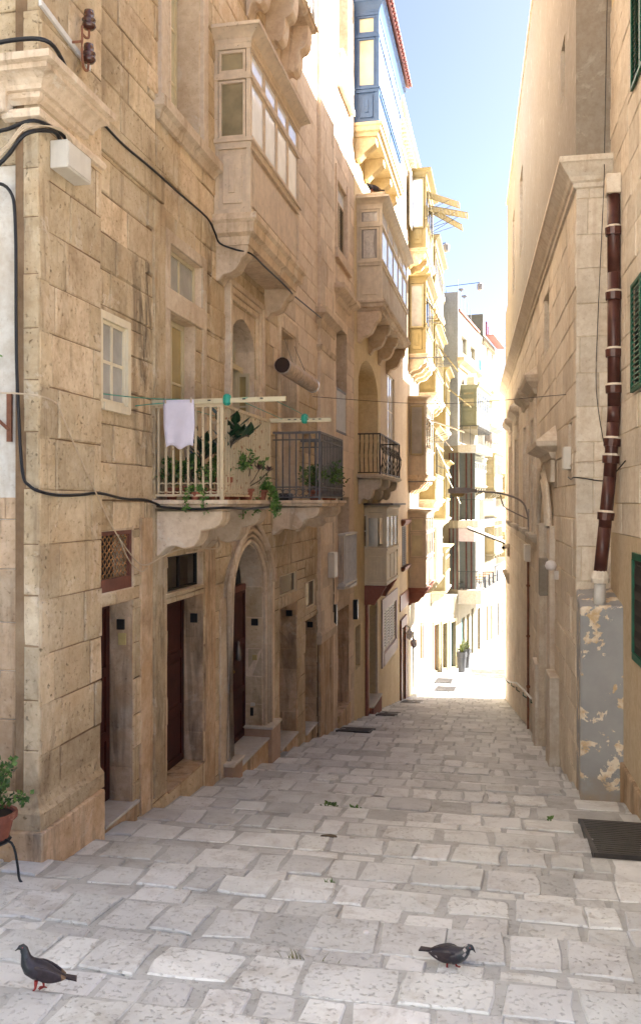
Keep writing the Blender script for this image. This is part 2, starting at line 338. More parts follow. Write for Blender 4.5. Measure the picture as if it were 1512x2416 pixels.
# ------------------------------------------------------------------ mesh helpers
# A frame maps (s along the wall, o out of the wall, z up) to the world.
class Frame:
    def __init__(f, origin, angle, side):
        f.p = origin; f.a = angle
        f.d = (-math.sin(angle), math.cos(angle))
        f.n = (side*math.cos(angle), side*math.sin(angle))
    def __call__(f, s, o, z):
        return (f.p[0]+f.d[0]*s+f.n[0]*o, f.p[1]+f.d[1]*s+f.n[1]*o, z)
FL = Frame((-4.5, 0.0), 0.0, 1)                   # left house fronts, s equals world Y
FR = Frame((1.25, 14.6), rad(2.06), -1)           # right-hand palace front
FH = Frame((-3.0, 62.0), rad(-7.5), 1)            # far houses, where the street bends
FW = Frame((0.0, 0.0), 0.0, 1)                    # s = world Y, o = world X
WLOC = {}
def wloc(o): return WLOC.get(o.name, Vector((0, 0, 0)))

class MB:
    def __init__(s): s.v = []; s.f = []
    def add(s, vs, fs):
        n = len(s.v); s.v += [tuple(p) for p in vs]; s.f += [tuple(i+n for i in f) for f in fs]; return s
    def hexa(s, p):
        return s.add(p, [(0,1,2,3), (7,6,5,4), (0,4,5,1), (1,5,6,2), (2,6,7,3), (3,7,4,0)])
    def box(s, F, s0, s1, o0, o1, z0, z1):
        return s.hexa([F(s0,o0,z0), F(s1,o0,z0), F(s1,o1,z0), F(s0,o1,z0), F(s0,o0,z1), F(s1,o0,z1), F(s1,o1,z1), F(s0,o1,z1)])
    def prism(s, F, prof, s0, s1):                # profile in (o,z), drawn out along s
        n = len(prof)
        vs = [F(s0,o,z) for o, z in prof]+[F(s1,o,z) for o, z in prof]
        fs = [(i, (i+1) % n, n+(i+1) % n, n+i) for i in range(n)]+[tuple(range(n)), tuple(range(2*n-1, n-1, -1))]
        return s.add(vs, fs)
    def slab(s, F, prof, o0, o1):                 # profile in (s,z), drawn out along o
        n = len(prof)
        vs = [F(a,o0,z) for a, z in prof]+[F(a,o1,z) for a, z in prof]
        fs = [(i, (i+1) % n, n+(i+1) % n, n+i) for i in range(n)]+[tuple(range(n)), tuple(range(2*n-1, n-1, -1))]
        return s.add(vs, fs)
    def plate(s, F, prof, z0, z1):                # outline in (s,o), drawn out along z
        n = len(prof)
        vs = [F(a,o,z0) for a, o in prof]+[F(a,o,z1) for a, o in prof]
        fs = [(i, (i+1) % n, n+(i+1) % n, n+i) for i in range(n)]+[tuple(range(n)), tuple(range(2*n-1, n-1, -1))]
        return s.add(vs, fs)
    def wrap(s, F, prof, s0, s1, sides=(True, True), back=0.0):
        # a moulding (o,z) carried round a box front: near return, front, far return, mitred
        n = len(prof); rings = []
        if sides[0]: rings.append([F(s0-o, back, z) for o, z in prof])
        rings.append([F(s0-(o if sides[0] else 0), o, z) for o, z in prof])
        rings.append([F(s1+(o if sides[1] else 0), o, z) for o, z in prof])
        if sides[1]: rings.append([F(s1+o, 0.0, z) for o, z in prof])
        return s.loft(rings, closed=True, caps=True)
    def loft(s, rings, closed=True, caps=True):
        n = len(rings[0]); vs = [p for r in rings for p in r]; fs = []
        for k in range(len(rings)-1):
            for i in range(n if closed else n-1):
                j = (i+1) % n
                fs.append((k*n+i, k*n+j, (k+1)*n+j, (k+1)*n+i))
        if caps and closed:
            fs.append(tuple(range(n))); fs.append(tuple(range(len(vs)-1, len(vs)-n-1, -1)))
        return s.add(vs, fs)
    def tube(s, pts, r, n=6, caps=True):
        pts = [Vector(p) for p in pts]; rings = []
        for i, p in enumerate(pts):
            t = (pts[min(i+1, len(pts)-1)]-pts[max(i-1, 0)]).normalized()
            u = t.cross(Vector((0, 0, 1)))
            if u.length < 1e-3: u = t.cross(Vector((0, 1, 0)))
            u.normalize(); w = t.cross(u)
            rr = r[i] if isinstance(r, (list, tuple)) else r
            rings.append([p+u*(math.cos(a)*rr)+w*(math.sin(a)*rr) for a in (2*math.pi*k/n for k in range(n))])
        return s.loft(rings, True, caps)
    def lathe(s, c, prof, n=12, axis='z'):
        rings = []
        for r, h in prof:
            ring = []
            for k in range(n):
                a = 2*math.pi*k/n; x, y = math.cos(a)*r, math.sin(a)*r
                ring.append((c[0]+x, c[1]+y, c[2]+h) if axis == 'z' else (c[0]+h, c[1]+x, c[2]+y) if axis == 'x' else (c[0]+x, c[1]+h, c[2]+y))
            rings.append(ring)
        return s.loft(rings)
    def build(s, name, mat, parent=None, smooth=False, bevel=0.0, origin=None):
        if origin is None:
            xs = [p[0] for p in s.v]; ys = [p[1] for p in s.v]; zs = [p[2] for p in s.v]
            origin = Vector(((min(xs)+max(xs))/2, (min(ys)+max(ys))/2, min(zs)))
        origin = Vector(origin)
        me = bpy.data.meshes.new(name)
        me.from_pydata([tuple(Vector(p)-origin) for p in s.v], [], s.f)
        bm = bmesh.new(); bm.from_mesh(me)
        bmesh.ops.recalc_face_normals(bm, faces=bm.faces)
        if bevel:
            bmesh.ops.bevel(bm, geom=[e for e in bm.edges], offset=bevel, segments=1, affect='EDGES', clamp_overlap=True)
        if smooth:
            for f in bm.faces: f.smooth = True
        bm.to_mesh(me); bm.free()
        me.materials.append(MAT[mat] if isinstance(mat, str) else mat)
        return place(bpy.data.objects.new(name, me), origin, parent)
def place(o, loc, parent=None):
    COL.objects.link(o)
    loc = Vector(loc); WLOC[o.name] = loc
    if parent is not None:
        o.parent = parent; o.location = loc-wloc(parent)
    else: o.location = loc
    return o
def tag(o, label, cat, group=None, kind=None):
    if label: o['label'] = label
    if cat: o['category'] = cat
    if group: o['group'] = group
    if kind: o['kind'] = kind
    return o
def thing(name, label, cat, loc, group=None):
    o = bpy.data.objects.new(name, None); o.empty_display_size = 0.2
    place(o, loc); return tag(o, label, cat, group)
def box(name, mat, parent, F, s0, s1, o0, o1, z0, z1, bevel=0.0):
    return MB().box(F, s0, s1, o0, o1, z0, z1).build(name, mat, parent, bevel=bevel)
def smooth_path(pts, k=6):
    # Catmull-Rom through the points
    P = [Vector(p) for p in pts]; out = []
    for i in range(len(P)-1):
        a = P[max(i-1, 0)]; b = P[i]; c = P[i+1]; d = P[min(i+2, len(P)-1)]
        for j in range(k):
            t = j/k
            out.append(0.5*((2*b)+(c-a)*t+(2*a-5*b+4*c-d)*t*t+(3*b-a-3*c+d)*t**3))
    out.append(P[-1]); return out
CAMD = (-math.sin(math.atan(429/2100)), math.cos(math.atan(429/2100)))
def depth(p): return max(0.5, p[0]*CAMD[0]+p[1]*CAMD[1])

# ---- masonry: a wall face cut round its openings, and the blocks laid over it
def rect_minus(r, holes):
    out = [r]
    for h in holes:
        nxt = []
        for a in out:
            s0, s1, z0, z1 = a
            if h[0] >= s1 or h[1] <= s0 or h[2] >= z1 or h[3] <= z0: nxt.append(a); continue
            if h[2] > z0: nxt.append((s0, s1, z0, h[2]))
            if h[3] < z1: nxt.append((s0, s1, h[3], z1))
            za, zb = max(z0, h[2]), min(z1, h[3])
            if h[0] > s0: nxt.append((s0, h[0], za, zb))
            if h[1] < s1: nxt.append((h[1], s1, za, zb))
        out = nxt
    return out
def wall_face(F, name, mat, parent, rect, holes, o=-0.012, extra_reveal=None):
    mb = MB()
    S = sorted(set([rect[0], rect[1]]+[x for h in holes for x in h[:2] if rect[0] < x < rect[1]]))
    Z = sorted(set([rect[2], rect[3]]+[x for h in holes for x in h[2:4] if rect[2] < x < rect[3]]))
    idx = {}
    def vid(i, j):
        if (i, j) not in idx: idx[(i, j)] = len(mb.v); mb.v.append(F(S[i], o, Z[j]))
        return idx[(i, j)]
    for i in range(len(S)-1):
        for j in range(len(Z)-1):
            cs, cz = (S[i]+S[i+1])/2, (Z[j]+Z[j+1])/2
            if any(h[0] < cs < h[1] and h[2] < cz < h[3] for h in holes): continue
            mb.f.append((vid(i, j), vid(i+1, j), vid(i+1, j+1), vid(i, j+1)))
    w = mb.build(name, mat, parent)
    return w
def reveal(F, mat, parent, h, dep, name='reveal', proud=0.0):
    # the four inner faces of an opening, as slabs of stone
    s0, s1, z0, z1 = h[:4]; t = 0.05; mb = MB()
    mb.box(F, s0-t, s0, -dep, proud-0.002, z0, z1); mb.box(F, s1, s1+t, -dep, proud-0.002, z0, z1)
    mb.box(F, s0-t, s1+t, -dep, proud-0.004, z1, z1+t); mb.box(F, s0-t, s1+t, -dep, proud-0.004, z0-t, z0)
    return mb.build(name, mat, parent)
def course_blocks(rect, course, length, holes, rng, jit=0.25):
    s0, s1, z0, z1 = rect; out = []; z = z0; k = 0
    while z < z1-0.02:
        h = course*(1+rng.uniform(-0.08, 0.08)); zt = min(z+h, z1)
        if z1-zt < 0.12: zt = z1
        s = s0-(rng.uniform(0.2, 0.8)*length)
        while s < s1:
            ln = length*(1+rng.uniform(-jit, jit)); a, b = max(s, s0), min(s+ln, s1)
            if b-a > 0.02: out += rect_minus((a, b, z, zt), holes)
            s += ln
        z = zt; k += 1
    return [r for r in out if r[1]-r[0] > 0.05 and r[3]-r[2] > 0.04]
def block_mesh(F, r, gap, proud, bev, rng, wob, back=-0.03):
    s0, s1, z0, z1 = r[0]+gap, r[1]-gap, r[2]+gap, r[3]-gap
    j = lambda: rng.uniform(-wob, wob)
    c = [(s0, z0), (s1, z0), (s1, z1), (s0, z1)]
    b = min(bev, (s1-s0)*0.25, (z1-z0)*0.25)
    ins = [(s0+b, z0+b), (s1-b, z0+b), (s1-b, z1-b), (s0+b, z1-b)]
    return [[F(a, back, z) for a, z in c],
            [F(a, proud-b*0.6+j()*0.5, z) for a, z in c],
            [F(a+j(), proud+j()*0.6, z+j()) for a, z in ins]]
def blocks(F, parent, rects, mat, alt=None, alt_p=0.0, gaps=None, gap=0.004, proud=0.010, pj=0.006, bev=0.012, wob=0.006, limit=280, seed=1, name='stone_block', visible=None):
    rng = random.Random(seed); items = []
    for r in rects:
        if visible and not visible(r): continue
        c = F((r[0]+r[1])/2, 0, (r[2]+r[3])/2); d = depth(c)
        items.append(((r[1]-r[0])*(r[3]-r[2])/(d*d), r))
    items.sort(key=lambda t: -t[0])
    rest = MB()
    for k, (a, r) in enumerate(items):
        rings = block_mesh(F, r, rng.choice(gaps) if gaps else gap, proud+rng.uniform(-pj, pj), bev, rng, wob)
        if k < limit: MB().loft(rings).build(name, alt if alt and rng.random() < alt_p else mat, parent)
        else: rest.loft(rings)
    if rest.v:
        o = rest.build(name, mat, parent); o['kind'] = 'stuff'
    return len(items)
def in_view(F):
    def f(r):
        for s in (r[0], r[1]):
            for z in (r[2], r[3]):
                p = F(s, 0, z); d = p[0]*CAMD[0]+p[1]*CAMD[1]
                if d < 0.5: continue
                x = (p[0]*CAMD[1]-p[1]*CAMD[0])/d; y = z/d
                if abs(x) < 0.40 and -0.64 < y < 0.62: return True
        return False
    return f
# street level
PROF = [(-20, -1.2), (3.0, -2.70), (46, -9.96), (63, -11.5), (84, -12.6), (140, -15.2), (600, -30)]
def G(y):
    for (a, za), (b, zb) in zip(PROF, PROF[1:]):
        if y <= b: return za+(zb-za)*(y-a)/(b-a)
    return PROF[-1][1]

# ================================================================== STREET
def R_x(y):            # right-hand limit of the paving
    if y >= 15.6: return 1.25-math.tan(rad(2.06))*(y-14.6)
    return 3.2
STEP = 1.0
def tread(y):          # shallow steps: gently sloping treads, risers of about 8 cm
    if y < 3 or y > 46: return G(y)
    k = math.floor(y/STEP)*STEP
    return G(k)-0.055*(y-k)-0.055
def build_street():
    mb = MB(); ys = []
    y = -12.0
    while y < 3: ys.append((y, y)); y += 3
    k = 3.0
    while k < 46: ys += [(k+0.0005, k), (k+STEP-0.0005, k)]; k += STEP
    ys += [(v, v) for v in (46.2, 50, 55, 63, 72, 84, 100, 140, 250, 600)]
    xs = [-40, -12, -6, -4.6, -2, 0, 1.3, 4, 12, 40]
    for yy, k in ys:
        z = tread(yy)-0.012
        for x in xs: mb.v.append((x, yy, z))
    n = len(xs)
    for a in range(len(ys)-1):
        for b in range(n-1): mb.f.append((a*n+b, a*n+b+1, (a+1)*n+b+1, (a+1)*n+b))
    st = mb.build('street', 'paving_mortar', origin=(0, 0, 0))
    return tag(st, 'stepped limestone street running downhill between the houses', None, kind='structure')
street = build_street()
def stone_rings(x0, x1, y0, y1, rng, zf, hgt=0.0, gap=0.012):
    w, d = x1-x0, y1-y0
    j = lambda a: rng.uniform(-a, a)
    cj = min(0.028, 0.10*min(w, d))
    pts = [(x0+gap+j(cj), y0+gap+j(cj)), (x0+w*0.5+j(w*.15), y0+gap+j(cj)*0.7), (x1-gap+j(cj), y0+gap+j(cj)), (x1-gap+j(cj)*0.6, y0+d*0.5),
           (x1-gap+j(cj), y1-gap+j(cj)), (x0+w*0.5+j(w*.15), y1-gap+j(cj)*0.7), (x0+gap+j(cj), y1-gap+j(cj)), (x0+gap+j(cj)*0.6, y0+d*0.5)]
    cx, cy_ = sum(p[0] for p in pts)/8, sum(p[1] for p in pts)/8
    tx, ty = j(0.010), j(0.010)
    def ring(f, dz): return [(cx+(x-cx)*f, cy_+(y-cy_)*f, zf(cy_+(y-cy_)*f)+dz+hgt+tx*(x-cx)+ty*(y-cy_)) for x, y in pts]
    b = 0.022/max(0.15, min(w, d))
    return [ring(1.0, -0.06), ring(1.0, -0.010), ring(1-b, 0.002), ring(0.45, 0.005+j(0.004))]
def build_paving():
    rng = random.Random(5); items = []
    y = 3.6; row = 0
    while y < 64:
        base = math.floor(y/STEP)*STEP
        if y < 46:
            if row % 2 == 0: d = rng.choice((0.46, 0.50, 0.54, 0.42))
            else: d = base+STEP-y
            if d < 0.2: d = base+STEP-y+0.0
        else: d = rng.uniform(0.45, 0.7)
        y1 = y+d; ym = (y+y1)/2
        lo = -4.46 if ym > 8.1 else -8.0
        hi = R_x(ym)-0.03 if ym < 47 else 3.0
        if 12.9 < ym < 15.7: hi = 1.95
        x = lo-rng.uniform(0, 0.3)
        while x < hi:
            w = rng.choice((0.30, 0.36, 0.42, 0.46, 0.52, 0.58, 0.66))*rng.uniform(0.9, 1.12)
            if ym > 46: w *= 1.3
            a, b = max(x, lo), min(x+w, hi)
            if b-a > 0.12:
                p = ((a+b)/2, ym, G(ym)); dd = depth(p)
                xx = (p[0]*CAMD[1]-p[1]*CAMD[0])/dd; zz = p[2]/dd
                grate = 0.90 < p[0] < 1.95 and 10.15 < ym < 12.35
                if abs(xx) < 0.42 and zz > -0.66 and not grate and rng.random() > 0.025:
                    items.append(((b-a)*d/dd**3, a, b, y, y1, base if y < 46 else None))
            x += w
        y = y1; row += 1
        if y < 46 and abs(y-round(y)) < 1e-6: row = 0
    items.sort(key=lambda t: -t[0])
    rest = MB()
    for k, (ar, a, b, y0, y1, base) in enumerate(items):
        if base is None: zf = lambda y: G(y)-0.004
        else: zf = (lambda bb: (lambda y: G(bb)-0.055*(y-bb)-0.055))(base)
        hg = rng.uniform(-0.012, 0.010)
        rings = stone_rings(a, b, y0, y1, rng, zf, hg, rng.choice((0.008, 0.014, 0.022, 0.032, 0.045)))
        if k < 300: MB().loft(rings).build('paving_stone', 'paving', street, smooth=False)
        else: rest.loft(rings)
    o = rest.build('paving_stone', 'paving', street); o['kind'] = 'stuff'
build_paving()

# ================================================================== common building parts
def panel_door(F, parent, s0, s1, o, z0, z1, mat, knob=None, name='door', leaves=1, label=None):
    # a panelled timber door leaf standing in its opening; o = plane of its face
    d = MB().box(F, s0, s1, o-0.06, o-0.02, z0, z1).build(name, mat, parent)
    if label: d['label'] = label
    w = (s1-s0)/leaves
    for k in range(leaves):
        a, b = s0+k*w, s0+(k+1)*w
        fr = MB(); t = min(0.11, w*0.16)
        fr.box(F, a, a+t, o-0.022, o, z0, z1); fr.box(F, b-t, b-0.004, o-0.022, o, z0, z1)
        H = z1-z0
        for zz in (z0, z0+H*0.30, z0+H*0.62, z1-t): fr.box(F, a+t, b-t, o-0.022, o-0.001, zz, zz+t)
        fr.build('door_frame', mat, d)
        for za, zb in ((z0+t, z0+H*0.30), (z0+H*0.30+t, z0+H*0.62), (z0+H*0.62+t, z1-t)):
            MB().box(F, a+t+0.05, b-t-0.05, o-0.022, o-0.006, za+0.05, zb-0.05).build('door_panel', mat, d, bevel=0.004)
    if knob:
        c = F(knob[0], o+0.03, knob[1])
        MB().lathe(c, [(0.012, -0.03), (0.035, -0.01), (0.04, 0.01), (0.025, 0.03)], 8).build('door_knob', 'brass', d, smooth=True)
    return d
def sash(F, parent, s0, s1, o, z0, z1, mat, gmat, cols=2, rows=2, name='window', t=0.06, bar=0.035):
    # a glazed window: frame, glazing bars, panes
    fr = MB(); fr.box(F, s0, s0+t, o-0.05, o, z0, z1); fr.box(F, s1-t, s1, o-0.05, o, z0, z1)
    fr.box(F, s0+t, s1-t, o-0.05, o-0.001, z0, z0+t); fr.box(F, s0+t, s1-t, o-0.05, o-0.001, z1-t, z1)
    w = (s1-s0-2*t); h = (z1-z0-2*t)
    for c in range(1, cols): fr.box(F, s0+t+w*c/cols-bar/2, s0+t+w*c/cols+bar/2, o-0.04, o-0.006, z0+t, z1-t)
    for r in range(1, rows): fr.box(F, s0+t, s1-t, o-0.035, o-0.010, z0+t+h*r/rows-bar/2, z0+t+h*r/rows+bar/2)
    win = fr.build(name, mat, parent)
    for c in range(cols):
        for r in range(rows):
            MB().box(F, s0+t+w*c/cols, s0+t+w*(c+1)/cols, o-0.034, o-0.026, z0+t+h*r/rows, z0+t+h*(r+1)/rows).build('pane', gmat, win)
    return win
def louvre(F, parent, s0, s1, o, z0, z1, mat, leaves=2, pitch=0.07, name='shutter', limit=200):
    fr = MB(); t = 0.05; w = (s1-s0)/leaves
    for k in range(leaves):
        a, b = s0+k*w, s0+(k+1)*w
        fr.box(F, a, a+t, o-0.04, o, z0, z1); fr.box(F, b-t, b-0.004, o-0.04, o, z0, z1)
        fr.box(F, a+t, b-t, o-0.04, o-0.001, z0, z0+t); fr.box(F, a+t, b-t, o-0.04, o-0.001, z1-t, z1)
    sh = fr.build(name, mat, parent)
    n = int((z1-z0-2*t)/pitch)
    for k in range(leaves):
        a, b = s0+k*w+t, s0+(k+1)*w-t
        for i in range(n):
            z = z0+t+pitch*(i+0.5)
            MB().prism(F, [(o-0.038, z+0.022), (o-0.032, z+0.028), (o-0.004, z-0.018), (o-0.010, z-0.024)], a, b).build('slat', mat, sh)
    MB().box(F, s0+0.02, s1-0.02, o-0.07, o-0.06, z0+0.02, z1-0.02).build('shutter_back', 'plastic_dark', sh)
    return sh
def railing(F, parent, s0, s1, o1, z0, z1, mat, n_end, n_front, bar=0.012, scrolls=False, mid=True, belly=0.0, name='railing', ends=(True, True), o0=0.02, square=True):
    rl = MB(); r = 0.022
    def rail(z, rr):
        if ends[0]: rl.box(F, s0-rr, s0+rr, o0, o1+rr, z-rr, z+rr)
        if ends[1]: rl.box(F, s1-rr, s1+rr, o0, o1+rr, z-rr, z+rr)
        rl.box(F, s0+rr, s1-rr, o1-rr, o1+rr, z-rr+0.001, z+rr-0.001)
    rail(z1, r); rail(z0+0.06, r*0.7)
    if scrolls and mid: rail(z0+0.26, r*0.6); rail(z1-0.14, r*0.6)
    for c in ((s0, o1), (s1, o1)):
        rl.box(F, c[0]-0.024, c[0]+0.024, c[1]-0.024, c[1]+0.024, z0, z1-r)
    ro = rl.build(name, mat, parent)
    spots = []
    for i in range(n_end):
        t = (i+0.5)/n_end
        if ends[0]: spots.append((s0, o0+(o1-o0)*t, 'e', -1))
        if ends[1]: spots.append((s1, o0+(o1-o0)*t, 'e', 1))
    for i in range(n_front): spots.append((s0+(s1-s0)*(i+0.5)/n_front, o1, 'f', 1))
    for a, o, kind, sg in spots:
        if belly:
            pts = []
            for k in range(9):
                t = k/8; q = belly*(math.sin(t*math.pi)**2*(1.3 if t < 0.55 else 0.7)*(1 if t < 0.7 else 0.4)-0.25*math.sin(t*2*math.pi)**2*(t > 0.5))
                z = z0+0.06+(z1-z0-0.06)*t
                pts.append(F(a-(q if kind == 'e' else 0)*(1), o+(q if kind == 'f' else 0), z))
            MB().tube(pts, bar, 5).build('baluster', mat, ro)
        else:
            b = MB().box(F, a-bar, a+bar, o-bar, o+bar, z0+0.06, z1)
            b.build('baluster', mat, ro)
        if scrolls:
            z = z0+0.16; rr = 0.062
            pts = [(math.cos(u)*rr, math.sin(u)*rr) for u in (2*math.pi*k/10-2.2 for k in range(10))]
            off = (o1-o0)/n_end/2 if kind == 'e' else (s1-s0)/n_front/2
            if kind == 'e': P = [F(a, o+off+x, z+y) for x, y in pts]
            else: P = [F(a+off+x, o, z+y) for x, y in pts]
            MB().tube(P, 0.009, 4).build('scroll', mat, ro)
    return ro
def corbel(F, parent, s0, s1, prof, mat, bevel=0.012, name='corbel'):
    return MB().prism(F, prof, s0, s1).build(name, mat, parent, bevel=bevel)
def oriel(F, parent, s0, s1, dep, z_bot, z_sill, z_tr, z_top, mat, bays, end_glass='glass_tan', front_glass='glass_sky',
          base=None, base_mat='stone_carved', corb=None, corb_mat='stone_carved', n_corb=2, roof_mat=None, roof_h=0.22, roof_o=0.22, post=0.07,
          far_end=False, panels=True, name='oriel', curtain=False, open_end=False, label=None, wornpanel=None):
    # an enclosed timber balcony on the wall: posts and rails, raised panels, two tiers of panes, cornice roof, stone base and corbels
    m = MB()
    o1 = dep
    for a in (s0, s1-post): m.box(F, a, a+post, o1-post, o1, z_bot, z_top)
    for a in (s0, s1-post): m.box(F, a, a+post, 0.0, post*0.8, z_bot, z_top)
    t = 0.06
    def ring(z, h, pr):
        m.box(F, s0-pr, s0+post*0.6, 0.0, o1+pr, z, z+h)
        m.box(F, s1-post*0.6, s1+pr, 0.0, o1+pr, z, z+h)
        m.box(F, s0+post*0.6, s1-post*0.6, o1-post*0.6, o1+pr, z, z+h)
    ring(z_bot, 0.10, 0.012); ring(z_sill-0.10, 0.10, 0.012); ring(z_sill, 0.06, 0.045); ring(z_tr-0.05, 0.10, 0.02); ring(z_top-0.12, 0.12, 0.012)
    w = (s1-s0-post)/bays
    for k in range(1, bays):
        a = s0+post/2+w*k
        m.box(F, a-0.035, a+0.035, o1-0.055, o1-0.004, z_sill+0.06, z_top-0.12)
    body = m.build(name, mat, parent)
    if label: body['label'] = label
    # near end: panel, window, fanlight
    if panels:
        MB().box(F, s0+0.040, s0+0.06, post*0.8, o1-post, z_bot+0.10, z_sill-0.10).build('end_panel', mat, body)
        pm = 0.10*dep/0.6; zz = (z_sill-0.10-(z_bot+0.10))
        MB().box(F, s0+0.008, s0+0.042, post*0.8+pm*0.7, o1-post-pm*0.7, z_bot+0.10+zz*0.10, z_sill-0.10-zz*0.10).build('raised_panel', mat, body, bevel=0.006)
        MB().box(F, s0-0.016, s0+0.010, post*0.8+pm*1.8, o1-post-pm*1.8, z_bot+0.10+zz*0.27, z_sill-0.10-zz*0.27).build('raised_panel', mat, body, bevel=0.005)
    # casement frames of the near end
    for za, zb in ((z_sill+0.06, z_tr-0.05), (z_tr+0.05, z_top-0.12)):
        c = MB(); fo0, fo1 = post*0.8, o1-post; ft = 0.055*dep/0.6
        c.box(F, s0+0.004, s0+0.06, fo0+0.012, fo0+ft, za+0.012, zb-0.012); c.box(F, s0+0.004, s0+0.06, fo1-ft, fo1-0.012, za+0.012, zb-0.012)
        c.box(F, s0+0.005, s0+0.06, fo0+ft, fo1-ft, za+0.012, za+ft); c.box(F, s0+0.005, s0+0.06, fo0+ft, fo1-ft, zb-ft, zb-0.012)
        cf = c.build('casement', mat, body)
        if not (open_end and za < z_tr-0.1):
            MB().box(F, s0+0.046, s0+0.054, fo0+ft, fo1-ft, za+ft, zb-ft).build('pane', end_glass, body)
        if curtain:
            cu = MB(); n = 10; rows = []
            for r_ in range(7):
                q = r_/6; row = []
                for k in range(n+1):
                    u = k/n; oo = fo0+ft+0.02+(fo1-fo0-2*ft-0.04)*(0.08+0.84*u*(1-0.15*math.sin(q*3)))
                    row.append(F(s0+0.036+0.006*math.sin(u*16+q*2), oo, za+ft+0.02+(zb-za-2*ft-0.04)*q))
                rows.append(row)
            for r_ in range(6):
                for k in range(n):
                    cu.add([rows[r_][k], rows[r_][k+1], rows[r_+1][k+1], rows[r_+1][k]], [(0, 1, 2, 3)])
            cu.build('curtain', 'curtain', body)
    MB().box(F, s0+0.065, s0+0.075, post*0.4, o1-post*0.4, z_sill+0.06, z_top-0.12).build('end_backing', 'plastic_dark', body) if not open_end else None
    # front bays
    for k in range(bays):
        a, b = s0+post/2+w*k+0.035, s0+post/2+w*(k+1)-0.035
        if k == 0: a = s0+post
        if k == bays-1: b = s1-post
        for za, zb in ((z_sill+0.06, z_tr-0.05), (z_tr+0.05, z_top-0.12)):
            c = MB(); ft = 0.035
            c.box(F, a, a+ft, o1-0.045, o1-0.010, za, zb); c.box(F, b-ft, b, o1-0.045, o1-0.010, za, zb)
            c.box(F, a+ft, b-ft, o1-0.045, o1-0.011, za, za+ft); c.box(F, a+ft, b-ft, o1-0.045, o1-0.011, zb-ft, zb)
            c.build('casement', mat, body)
            MB().box(F, a+ft, b-ft, o1-0.034, o1-0.026, za+ft, zb-ft).build('pane', front_glass, body)
    # front panel below the sill
    np_ = max(1, bays if bays < 4 else bays//2)
    if wornpanel: np_ = 1
    for k in range(np_):
        a, b = s0+post+(s1-s0-2*post)*k/np_+0.03, s0+post+(s1-s0-2*post)*(k+1)/np_-0.03
        MB().box(F, a-0.03, b+0.03, o1-0.06, o1-0.045, z_bot+0.10, z_sill-0.10).build('front_panel', wornpanel or mat, body)
        MB().box(F, a+0.08, b-0.08, o1-0.046, o1-0.012, z_bot+0.18, z_sill-0.18).build('raised_panel', wornpanel or mat, body, bevel=0.006)
    # cornice and roof
    zt = z_top
    prof = [(0.0, zt-0.03), (o1+0.02, zt-0.03), (o1+0.03, zt+0.03), (o1+0.10, zt+roof_h*0.45), (o1+roof_o*0.85, zt+roof_h*0.7), (o1+roof_o, zt+roof_h*0.74), (o1+roof_o, zt+roof_h), (0.0, zt+roof_h+0.06)]
    cn = MB()
    rings = [[F(s0-(o-o1 if o > o1 else 0), 0.0, z) for o, z in prof], [F(s0-(o-o1 if o > o1 else 0), o, z) for o, z in prof],
             [F(s1+(o-o1 if o > o1 else 0), o, z) for o, z in prof], [F(s1+(o-o1 if o > o1 else 0), 0.0, z) for o, z in prof]]
    cn.loft(rings).build('cornice', roof_mat or mat, body)
    MB().box(F, s0+0.02, s1-0.02, 0.0, o1-0.03, z_bot+0.02, z_bot+0.06).build('floor_board', mat, body)
    if base:
        h = base; zb = z_bot
        pr = [(0.0, zb-h), (o1-0.04, zb-h), (o1-0.02, zb-h*0.72), (o1+0.06, zb-h*0.62), (o1+0.07, zb-h*0.30), (o1+0.12, zb-h*0.2), (o1+0.12, zb), (0.0, zb)]
        rings = [[F(s0-(o-o1), 0.0, z) if o > 0 else F(s0-(pr[1][0]-o1 if i == 0 else 0.12), 0.0, z) for i, (o, z) in enumerate(pr)],
                 [F(s0-(o-o1), o, z) if o > 0 else F(s0-(pr[1][0]-o1 if i == 0 else 0.12), 0.0, z) for i, (o, z) in enumerate(pr)]]
        rings = [[F(s0-max(-0.04, min(0.12, (o if o > 0 else (o1-0.04 if i == 0 else o1+0.12))-o1)), 0.0, z) for i, (o, z) in enumerate(pr)],
                 [F(s0-max(-0.04, min(0.12, (o if o > 0 else (o1-0.04 if i == 0 else o1+0.12))-o1)), o, z) for i, (o, z) in enumerate(pr)],
                 [F(s1+max(-0.04, min(0.12, (o if o > 0 else (o1-0.04 if i == 0 else o1+0.12))-o1)), o, z) for i, (o, z) in enumerate(pr)],
                 [F(s1+max(-0.04, min(0.12, (o if o > 0 else (o1-0.04 if i == 0 else o1+0.12))-o1)), 0.0, z) for i, (o, z) in enumerate(pr)]]
        MB().loft(rings).build('base_moulding', base_mat, body)
        if corb:
            zc = zb-h
            for k in range(n_corb):
                a = s0+0.05+(s1-s0-0.45)*k/max(1, n_corb-1)
                H = corb; D = o1-0.06
                pr = [(0, zc), (D, zc), (D, zc-H*0.16), (D*0.93, zc-H*0.30), (D*0.80, zc-H*0.38), (D*0.74, zc-H*0.52), (D*0.62, zc-H*0.70), (D*0.42, zc-H*0.80), (D*0.24, zc-H*0.82), (D*0.10, zc-H), (0, zc-H)]
                corbel(F, body, a, a+0.35, pr, corb_mat)
    return body
def arch_pts(s0, s1, zs, za, n=14, point=0.0):
    c, r = (s0+s1)/2, (s1-s0)/2; out = []
    for k in range(n+1):
        a = math.pi*(1-k/n); x = math.cos(a); y = math.sin(a)
        y = y*(1-point)+point*(1-abs(x))
        out.append((c+x*r, zs+y*(za-zs)))
    return out
